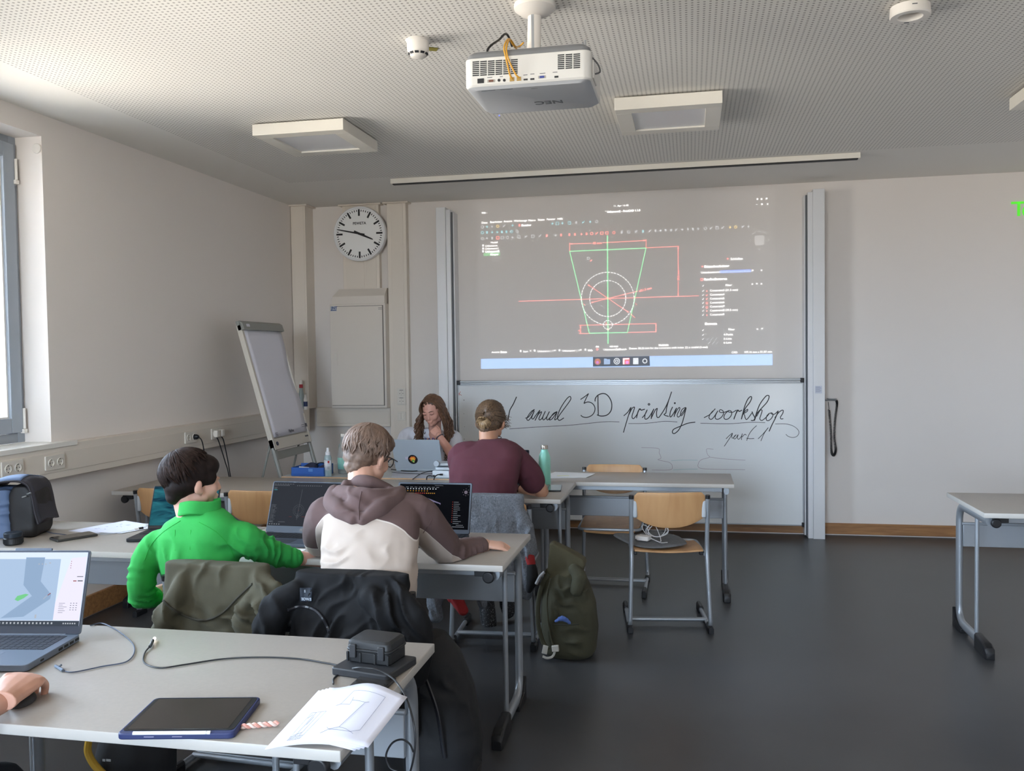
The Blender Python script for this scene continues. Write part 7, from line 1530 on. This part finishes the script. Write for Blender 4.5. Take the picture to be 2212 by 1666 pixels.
    for i in range(330):
        sd = 1 if rg.random() < .36 else -1     # HM x points to the picture's left
        part = Vector((.018, rg.uniform(-.04, .075), .122)); L = rg.uniform(.20, .40) if sd < 0 else rg.uniform(.14, .27); ph = rg.uniform(0, 6); yb_ = rg.uniform(-.06, .055)
        side = Vector((sd*rg.uniform(.074, .090), yb_*.8-.01, .0)); amp = rg.uniform(.008, .020)
        hp = [HM @ (part+Vector((0, rg.uniform(-.01, .01), 0))), HM @ Vector((sd*.052, yb_, .098)), HM @ (side+Vector((0, 0, .035)))]
        w = HM @ side; pts = spline(hp+[w], 4)
        out = (w-hc); out.z = 0; out = out.normalized(); n_ = 14
        for k in range(1, n_+1):
            u = k/n_; z = w.z-L*u; q = Vector((w.x, w.y, z))+out*(.020*math.sin(u*math.pi)*1.2+.055*u*(1 if sd < 0 else .5))+Vector((amp*math.sin(ph+u*16)*(u+.2), amp*math.cos(ph*1.3+u*14)*(u+.2)*.8-.02*u, 0))
            pts.append(q)
        N = len(pts); st.tube(pts, [.0036*(.5+.8*math.sin(math.pi*min(.97, k/N+.12))) for k in range(N)], 5, flat=1.5)
    st.build('long_hair_strands', M_H, hr, angle=60)
person_teacher()
# ---------------------------------------------------------------- the hand at the left edge
def person_edge():
    t = thing('person', 'person mostly outside the picture, right hand on a mouse at the left edge', 'person', (-1.85, 1.4, 0))
    wr = at(16, 1512, z=.80); el = Vector((wr.x-.06, wr.y-.23, .81)); sh = Vector((-1.70, 1.36, 1.10))
    body = MB(); hc = Vector((-1.86, 1.50, 1.42)); HM = Matrix.Translation(hc) @ rot_to(.1, .3)
    head_vol(body, HM, 1.0, neck=(hc+Vector((0, -.06, -.24)), .054, .06))
    cx = -1.87; shL = Vector((-2.06, 1.38, 1.12)); elL = Vector((-2.10, 1.62, .86)); wrL = Vector((-1.95, 1.84, .83))
    limb(body, [sh, el, el.lerp(wr, .55), wr-(wr-el).normalized()*.02], [.052, .048, .044, .029]); limb(body, [shL, elL, wrL], [.048, .04, .028])
    torso(body, [((cx, 1.36, .46), .17, .12, 0), ((cx, 1.33, .7), .15, .11, 0), ((cx, 1.35, .95), .17, .11, 0), ((cx, 1.39, 1.12), .15, .08, 0), ((cx, 1.42, 1.18), .06, .05, 0)])
    legs = seated_legs(body, (cx, 1.41, .50), 0, reach=.46, rr=(.066, .048, .034))
    pd = at(95, 1440, z=.80)-wr; pd.z = 0
    hm, _ = hand_vol(wr+Vector((0, 0, .008)), pd+Vector((0, 0, .006)), (.30, -.30, 1), -1, [(.62, .80), (.66, .85), (.66, .85), (.62, .8)], 1.24, .10, (.5, .3))
    hm2, _ = hand_vol(wrL, (.3, .9, -.1), (0, 0, 1), 1, [(.3, .5)]*4, 1.0)
    place(melt(body, .006, 3), 'body', mat('skin_pink', '#cf9c86', .5, var=(18, .05)), t, extra=[hm, hm2])
    f = MB(); torso(f, [((cx, 1.36, .50), .20, .15, 0), ((cx, 1.33, .7), .19, .145, 0), ((cx, 1.35, .95), .21, .145, 0), ((cx, 1.39, 1.11), .18, .105, 0), ((cx, 1.42, 1.17), .09, .07, 0)]); limb(f, [sh+Vector((-.05, 0, 0)), sh, sh.lerp(el, .45)], [.08, .08, .07]); limb(f, [shL+Vector((.05, 0, 0)), shL, shL.lerp(elL, .5)], [.08, .08, .068])
    place(melt(f, .009, 4), 't_shirt', cloth('shirt_charcoal', '#2c2f36'), t)
    tr = MB(); torso(tr, [((cx, 1.37, .455), .18, .14, 0), ((cx, 1.37, .56), .17, .13, 0)]); seated_legs(tr, (cx, 1.41, .51), 0, reach=.46); place(melt(tr, .010, 3), 'trousers', cloth('trousers_dark', '#24262c'), t)
    for an, f_, s2 in legs: shoe(an, f_, mat('shoe_dark', '#26262a', .6), t)
    h = MB(HM); h.ell((0, -.024, .038), (.084, .100, .092)); h.ell((0, -.06, -.012), (.072, .056, .056)); place(melt(h, .007, 3), 'hair', mat('hair_dark_brown', '#1d1513', .6), t)
    mp = wr+pd.normalized()*.085; m_ = thing('computer_mouse', 'dark computer mouse under the hand at the left edge of the nearest table', 'mouse', (mp.x, mp.y, TZ)); b = MB(Matrix.Translation((mp.x, mp.y, TZ)) @ Matrix.Rotation(-math.atan2(pd.x, pd.y), 4, 'Z')); b.ell((0, 0, .002), (.028, .045, .022)); 
    for v in b.v: v.z = max(v.z, TZ+.0005)
    b.build('mouse_body', M_DARKG, m_)
person_edge()
chair('chair at the left edge under the person mostly outside the picture', -1.87, 1.36, 0)

chair('chair behind the teacher desk under the person in white', -1.94, 6.83, math.pi)
# ================================================================ jackets on the chairs
def drape(mb, x, y, top, bot, wt, wb, th, lean=0, n=8, bulge=.0):
    """thick cloth hanging over a chair back"""
    rings = []
    for k in range(n+1):
        u = k/n; z = top-(top-bot)*u; w = wt+(wb-wt)*u**.8; t_ = th*(.65+.9*min(1, u*2.5))+bulge*u
        rings.append((Vector((x+lean*u, y, z)), w, t_, 0))
    torso(mb, rings[::-1], p=3.2)
def jacket_olive():
    t = thing('jacket', 'olive green jacket hung over the chair back of the person in green', 'jacket', (-1.68, 2.89, .5))
    b = MB(); drape(b, -1.70, 2.900, .846, .34, .205, .215, .060); 
    limb(b, [W(400, 1250, 2.87), W(385, 1290, 2.84), W(360, 1340, 2.83), W(345, 1400, 2.84)], [.035, .045, .05, .045])
    limb(b, [W(560, 1250, 2.88), W(578, 1285, 2.84), W(585, 1330, 2.82), W(560, 1375, 2.82)], [.038, .055, .060, .050])
    limb(b, [W(545, 1300, 2.83), W(530, 1335, 2.81), W(545, 1370, 2.81)], [.035, .05, .05])
    me = melt(b, .007, 4)
    folds(me, [(W(575, 1310, 2.82), .15, (.8, 0, .8), .045, .022), (W(360, 1340, 2.84), .13, (1, 0, .4), .05, .018), (W(460, 1270, 2.85), .16, (1, 0, -.1), .10, .008), (W(470, 1350, 2.85), .16, (.5, 0, 1), .06, .012)], 31)
    j = place(me, 'jacket_body', cloth('olive_cotton', '#4a4636', 300, .3, var=(9, .12)), t)
    s_ = MB(); import mathutils; bv = mathutils.bvhtree.BVHTree.FromPolygons([v.co.copy() for v in j.data.vertices], [tuple(p.vertices) for p in j.data.polygons]); off = Vector(t.location); o_ = Vector((0, 0, CAM_H))
    pts = []
    for q in spline([(350, 1295, 0), (372, 1315, 0), (410, 1335, 0), (445, 1340, 0), (480, 1325, 0), (515, 1290, 0), (545, 1262, 0)], 8):
        d = (at(q[0], q[1], y=3)-o_).normalized(); h = bv.ray_cast(o_-off, d)
        if h[0]: pts.append(h[0]+off-d*.002)
    s_.tube(pts, .0045, 6); s_.build('yoke_seam', mat('olive_dark', '#37342a', .9), j)
jacket_olive()
def jacket_black():
    t = thing('jacket', 'black padded jacket hung over the chair back of the hooded person', 'jacket', (-1.14, 2.80, .5))
    b = MB(); drape(b, -1.145, 2.822, .850, .30, .205, .235, .066)
    limb(b, [W(640, 1278, 2.78), W(600, 1310, 2.76), W(580, 1370, 2.76), W(590, 1430, 2.76)], [.04, .055, .06, .055])
    limb(b, [W(860, 1285, 2.79), W(890, 1330, 2.77), W(900, 1390, 2.78), W(890, 1450, 2.8)], [.045, .055, .06, .06])
    limb(b, [W(800, 1290, 2.76), W(830, 1320, 2.74), W(845, 1350, 2.74)], [.04, .05, .045])
    me = melt(b, .007, 4)
    folds(me, [(W(850, 1320, 2.75), .16, (1, 0, .6), .045, .020), (W(600, 1350, 2.76), .15, (1, 0, .2), .05, .020), (W(720, 1330, 2.76), .18, (.8, 0, -.7), .055, .016), (W(780, 1290, 2.77), .12, (1, 0, .1), .04, .006)], 37)
    j = place(me, 'jacket_body', mat('black_nylon', '#131315', .8, spec=.25, bump=(220, .2, .001)), t)
    import mathutils; bv = mathutils.bvhtree.BVHTree.FromPolygons([v.co.copy() for v in j.data.vertices], [tuple(p.vertices) for p in j.data.polygons]); off = Vector(t.location); o_ = Vector((0, 0, CAM_H))
    def hit(px, py, e):
        d = (at(px, py, y=3)-o_).normalized(); h = bv.ray_cast(o_-off, d); return (h[0]+off-d*e) if h[0] else at(px, py, y=2.76)
    lb = MB(); rows = [[hit(x, y, .003) for x in (648, 655, 661, 668, 674)] for y in (1270, 1280, 1290, 1300)]; lb.loft(rows, cap=False, closed=False); l_ = lb.build('neck_label', mat('label_slate', '#2a3340', .6), j, angle=80, solid=.001)
    P = hit(651, 1297, .006); b = MB(); b.text('BDWS', .013, FR(P), .0003, .0006); P = hit(657, 1280, .006); b.text('S', .012, FR(P), .0003, .0005); b.build('label_letters', mat('label_letter', '#aab4c0', .6), l_)
    s_ = MB(); s_.tube([hit(q[0], q[1], .004) for q in spline([(622, 1318, 0), (650, 1310, 0), (680, 1318, 0), (700, 1340, 0), (712, 1366, 0)], 8)], .006, 6); s_.build('zip', mat('zip_black', '#232327', .35), j)
jacket_black()
def jacket_grey():
    t = thing('jacket', 'grey fleece jacket with red lining hung over the chair of the person in maroon', 'jacket', (-1.07, 4.56, .5))
    b = MB(); drape(b, -1.075, 4.572, .842, .30, .200, .205, .060)
    limb(b, [W(1115, 1095, 4.56), W(1130, 1130, 4.55), W(1140, 1180, 4.53), W(1144, 1240, 4.53), W(1138, 1285, 4.55)], [.035, .045, .05, .045, .03])
    limb(b, [W(945, 1250, 4.5), W(940, 1290, 4.48), W(942, 1330, 4.48)], [.045, .045, .040]); limb(b, [W(1035, 1250, 4.5), W(1040, 1280, 4.49), W(1042, 1305, 4.49)], [.04, .035, .028])
    me = melt(b, .008, 4); folds(me, [(W(1145, 1180, 4.53), .15, (1, 0, .2), .05, .018), (W(1050, 1120, 4.52), .15, (.9, 0, .5), .09, .008), (W(942, 1300, 4.48), .09, (1, 0, .2), .045, .012), (W(1000, 1270, 4.5), .12, (1, 0, .3), .05, .014)], 41)
    j = place(me, 'jacket_body', mat('fleece_grey', '#6d7178', .95, bump=(170, .9, .006), var=(110, .28)), t)
    b = MB(); limb(b, [W(975, 1262, 4.455), W(985, 1290, 4.45), W(1000, 1318, 4.45)], [.035, .042, .030]); limb(b, [W(1145, 1205, 4.50), W(1150, 1230, 4.495)], [.026, .022]); limb(b, [W(1062, 1270, 4.48), W(1075, 1285, 4.48)], [.03, .022])
    me = melt(b, .007, 3); folds(me, [(W(985, 1290, 4.45), .10, (1, 0, .3), .035, .012)], 5); place(me, 'red_lining', cloth('lining_red', '#8c1f20', 300, .2), t, label='red inner lining of the grey jacket')
    b = MB(); limb(b, [W(1148, 1225, 4.495), W(1150, 1250, 4.49), W(1143, 1275, 4.50)], [.028, .034, .018]); place(melt(b, .007, 3), 'dark_pocket', cloth('lining_black', '#121214', 300, .2), t)
    tag(MB().tube(spline([W(975, 1262, 4.40), W(1010, 1280, 4.40), W(1035, 1298, 4.40), W(1040, 1312, 4.40)], 6), .0045, 6).build('drawcord', M_BLACK, t)); bpy.context.scene.objects['drawcord'].name = 'drawcord'
    b = MB(); P = at(1110, 1140, y=4.52)
    for k in range(3): b.box((-.004, -.001, -.005+.013*k), (.008-.002*k, .001, .002+.013*k), Matrix.Translation(P))
    b.build('zip_pull', M_WHITE, t)
jacket_grey()
# ================================================================ bags
def bag_olive():
    t = thing('backpack', 'olive green backpack with a tall folded top standing on the floor', 'backpack', (-.645, 4.56, 0))
    b = MB(); torso(b, [((-.635, 4.56, .0), .115, .10, 0), ((-.635, 4.56, .03), .140, .125, 0), ((-.635, 4.56, .14), .150, .135, 0), ((-.64, 4.57, .27), .145, .130, 0), ((-.655, 4.58, .37), .125, .110, 0), ((-.665, 4.59, .44), .105, .085, 0)], p=2.8)
    me = melt(b, .009, 4); folds(me, [(W(1230, 1280, 4.45), .16, (.5, 0, 1), .065, .022), (W(1260, 1380, 4.45), .14, (.3, 0, 1), .07, .012), (W(1200, 1330, 4.45), .14, (1, 0, .3), .08, .010)], 51)
    M_OL = cloth('canvas_olive', '#3d3b2b', 260, .4, var=(8, .12)); bd = place(me, 'bag_body', M_OL, t)
    b = MB(); P = [(1181, 1245), (1184, 1205), (1187, 1176), (1193, 1174), (1225, 1190), (1262, 1212), (1263, 1222), (1258, 1240), (1250, 1262), (1235, 1285), (1205, 1285)]
    fr_ = [W(x, y, 4.50) for x, y in P]; bk = [W(x, y, 4.50)+Vector((.0, .09+.0*i, 0)) for i, (x, y) in enumerate(P)]
    b.loft([fr_, [p+Vector((0, .045, .004)) for p in fr_], bk]); me = melt(b, .007, 3); folds(me, [(W(1225, 1235, 4.5), .10, (.8, 0, -.8), .07, .010)], 53); place(me, 'folded_top', cloth('canvas_olive_top', '#4a4531', 260, .4, var=(8, .12)), t)
    b = MB(); limb(b, [W(1240, 1230, 4.47), W(1252, 1248, 4.46), W(1245, 1275, 4.46)], [.030, .040, .034]); me = melt(b, .007, 3); place(me, 'folded_corner', M_OL, t)
    for L, w in (([(1186, 1240), (1172, 1262), (1163, 1300), (1163, 1350), (1172, 1385), (1184, 1405)], .012), ([(1190, 1250), (1182, 1290), (1184, 1340), (1192, 1385), (1200, 1405)], .010)):
        b = MB(); b.tube(spline([W(x, y, 4.43) for x, y in L], 6), w, 8, flat=.5); b.build('shoulder_strap', M_OL, t)
    M_WB = mat('webbing_white', '#bdb8ae', .8)
    b = MB(); b.box((-.016, -.004, -.045), (.012, .004, .0), Matrix.Translation(W(1180, 1395, 4.42)) @ Matrix.Rotation(.2, 4, 'Y')); b.build('strap_end', M_WB, t, bevel=.002)
    b = MB(); b.box((-.020, -.010, -.025), (.016, .010, .006), Matrix.Translation(W(1200, 1397, 4.42)) @ Matrix.Rotation(-.1, 4, 'Y')); b.build('strap_end', M_WB, t, bevel=.003)
    b = MB(); b.tube(spline([W(1172, 1418, 4.42), W(1182, 1422, 4.42), W(1194, 1418, 4.42), W(1200, 1404, 4.42)], 5), .007, 6, flat=.5); b.build('strap_end', M_WB, t)
    b = MB(); b.tube([W(1158, 1262, 4.42), W(1166, 1246, 4.42), W(1176, 1236, 4.43)], .008, 8); b.build('grey_toggle', mat('toggle_grey', '#8f8f90', .5), t)
    b = MB(); b.tube(spline([W(1196, 1349, 4.405), W(1222, 1350, 4.395), W(1250, 1349, 4.40)], 5), .003, 6); b.build('pocket_rim', mat('canvas_dark', '#26251b', .9), t)
    b = MB(); limb(b, [W(1200, 1343, 4.41), W(1215, 1336, 4.405), W(1230, 1345, 4.41)], [.008, .014, .010], n=8, sp=3); me = melt(b, .003, 1); displace(me, lambda co, n: .004*smooth_noise(co, 70)); tag(place(me, 'pocket_cloth', cloth('cloth_blue', '#4c64a0', 300, .3)), 'crumpled blue cloth sticking out of the olive backpack pocket', 'cloth')
bag_olive()
def bag_black():
    t = thing('backpack', 'large black backpack standing on the floor right of the hooded person chair', 'backpack', (-.90, 3.02, 0))
    b = MB(); torso(b, [((-.885, 3.00, .0), .10, .12, .2), ((-.885, 3.00, .04), .135, .155, .2), ((-.88, 2.99, .22), .145, .16, .2), ((-.89, 2.98, .40), .13, .14, .2), ((-.91, 2.97, .53), .105, .11, .2), ((-.93, 2.97, .60), .07, .07, .2)], p=2.5); b.ell((-.80, 2.96, .20), (.06, .09, .14)); b.ell((-.78, 2.95, .33), (.03, .05, .05))
    me = melt(b, .009, 4); folds(me, [((-.86, 2.86, .4), .2, (1, 0, .5), .09, .012), ((-.8, 2.9, .2), .15, (.3, 0, 1), .07, .010)], 61); bd = place(me, 'bag_body', mat('bag_black', '#121215', .75, bump=(240, .3, .001)), t)
    b = MB(); b.tube(spline([(-.95, 2.89, .58), (-.90, 2.84, .50), (-.85, 2.82, .38), (-.83, 2.83, .22)], 6), .010, 6, flat=.5); b.build('zip', mat('zip_black', '#232327', .35), t)
    b = MB(); b.tube(spline([(-.91, 2.94, .60), (-.93, 2.92, .655), (-.96, 2.95, .60)], 6), .008, 6); b.build('carry_loop', M_BLACK, t)
bag_black()
def bag_blue():
    t = thing('backpack', 'black and blue grey backpack with a big flap standing on the left middle table', 'backpack', (-3.18, 3.66, TZ))
    M_BK = mat('bag_leather_black', '#1b191b', .6, bump=(120, .2, .001)); M_BL = mat('bag_blue_grey', '#5b6d8c', .75, bump=(200, .3, .001))
    P0 = [at(18, 1163, z=TZ+.001), at(74, 1161, z=TZ+.001)]
    x0, x1, y0 = P0[0].x, P0[1].x, (P0[0].y+P0[1].y)/2
    h = at(55, 1052, y=y0).z-TZ
    b = MB(); dx, dy = (P0[1]-P0[0]).x, (P0[1]-P0[0]).y; a = math.atan2(dy, dx); w = math.hypot(dx, dy)
    M = Matrix.Translation((P0[0].x, P0[0].y, TZ)) @ Matrix.Rotation(a, 4, 'Z')
    rings = []
    for z, s0, s1, d in ((0, .01, .0, .20), (.02, .0, .005, .22), (h*.5, -.005, .012, .22), (h*.85, .0, .008, .20), (h, .02, -.02, .15)):
        rings.append([M @ Vector((x, y, z)) for x, y in rrect(w-s0+s1, d, .025, 4, (w+s1+s0)/2, d/2)])
    b.loft(rings); me = melt(b, .007, 3); displace(me, lambda co, n: .004*smooth_noise(co, 12)); place(me, 'bag_body', M_BK, t)
    b = MB(); rr = []
    for z, xo, d in ((0, -.10, .19), (.05, -.12, .21), (h*.6, -.125, .21), (h*.95, -.09, .18)): rr.append([M @ Vector((x, y, z)) for x, y in rrect(-xo+.01, d, .03, 4, (xo+.01)/2, d/2-.005)])
    b.loft(rr); me = melt(b, .007, 3); folds(me, [(M @ Vector((-.06, 0, h*.7)), .15, (.4, 0, 1), .05, .014)], 71); place(me, 'front_panel', M_BL, t, label='blue grey front of the backpack')
    b = MB(); prof = [(-.115, h*.80), (-.09, h*1.0), (-.03, h*1.10), (w*.45, h*1.12), (w*.85, h*1.03), (w*1.00, h*.80), (w*1.10, h*.50), (w*1.22, h*.27)]
    pr_ = spline([Vector((x, z, 0)) for x, z in prof], 5); b.loft([[M @ Vector((p.x, y, p.y+(.012*math.sin(y*20)))) for p in pr_] for y in (-.012, .03, .09, .15, .20, .225)], cap=False, closed=False)
    b.build('top_flap', mat('flap_dark', '#2f2e38', .65), t, angle=80, solid=.006)
    b = MB(); b.loft([[M @ Vector((p.x+.001, y, p.y+.004+(.012*math.sin(y*20)))) for p in pr_[:17]] for y in (-.006, .03, .09, .15, .20, .218)], cap=False, closed=False); b.build('flap_top_panel', M_BL, t, angle=80, solid=.005)
    b = MB(); b.loft([[M @ Vector((p.x-.003, y, p.y-.005)) for p in pr_[10:]] for y in (-.0125, .10, .222)], cap=False, closed=False); b.build('flap_lining', mat('flap_lining_dark', '#2a2328', .7), t, angle=80, solid=.004)
    b = MB(); b.tube([M @ Vector((p.x, -.014, p.y)) for p in pr_], .0035, 6); b.build('flap_edge', mat('flap_edge_dark', '#2a262c', .6), t)
    for px, py in ((54, 1073), (64, 1066)):
        P = at(px, py, y=y0-.008); b = MB(); b.tube([P+Vector((-.012, -.004, -.003)), P+Vector((.010, -.004, .003))], .003, 8); b.build('metal_stud', M_ALU, t)
    b = MB(); P = at(6, 1096, y=y0-.01); b.box((-.02, -.004, -.008), (.015, .004, .008), Matrix.Translation(P)); b.build('side_buckle', M_BLACK, t, bevel=.003)
bag_blue()
def bag_yellow():
    t = thing('backpack', 'black bag with a yellow edge under the nearest table, mostly hidden', 'backpack', (-1.88, 2.62, 0))
    b = MB(); torso(b, [((-1.87, 2.64, .0), .10, .09, 0), ((-1.87, 2.64, .05), .125, .105, 0), ((-1.87, 2.64, .25), .13, .11, 0), ((-1.87, 2.64, .36), .10, .085, 0), ((-1.87, 2.64, .41), .05, .05, 0)], p=2.4); place(melt(b, .008, 3), 'bag_body', mat('bag_black', '#121215', .75), t)
    b = MB(); b.tube(spline([W(198, 1585, 2.52), W(192, 1600, 2.52), W(190, 1625, 2.52), W(202, 1650, 2.52), W(222, 1672, 2.52), W(238, 1690, 2.53)], 6), .012, 8); b.build('yellow_edge', mat('bag_yellow', '#b08a24', .6), t)
    b = MB()
    for x0, y0, w_ in ((212, 1600, 16), (222, 1642, 7), (230, 1642, 12)): P = at(x0, y0, y=2.515); b.box((0, -.002, -.004), (w_*.00135, 0, .003), Matrix.Translation(P))
    b.build('white_marks', mat('mark_white', '#9a9a98', .6), t)
bag_yellow()
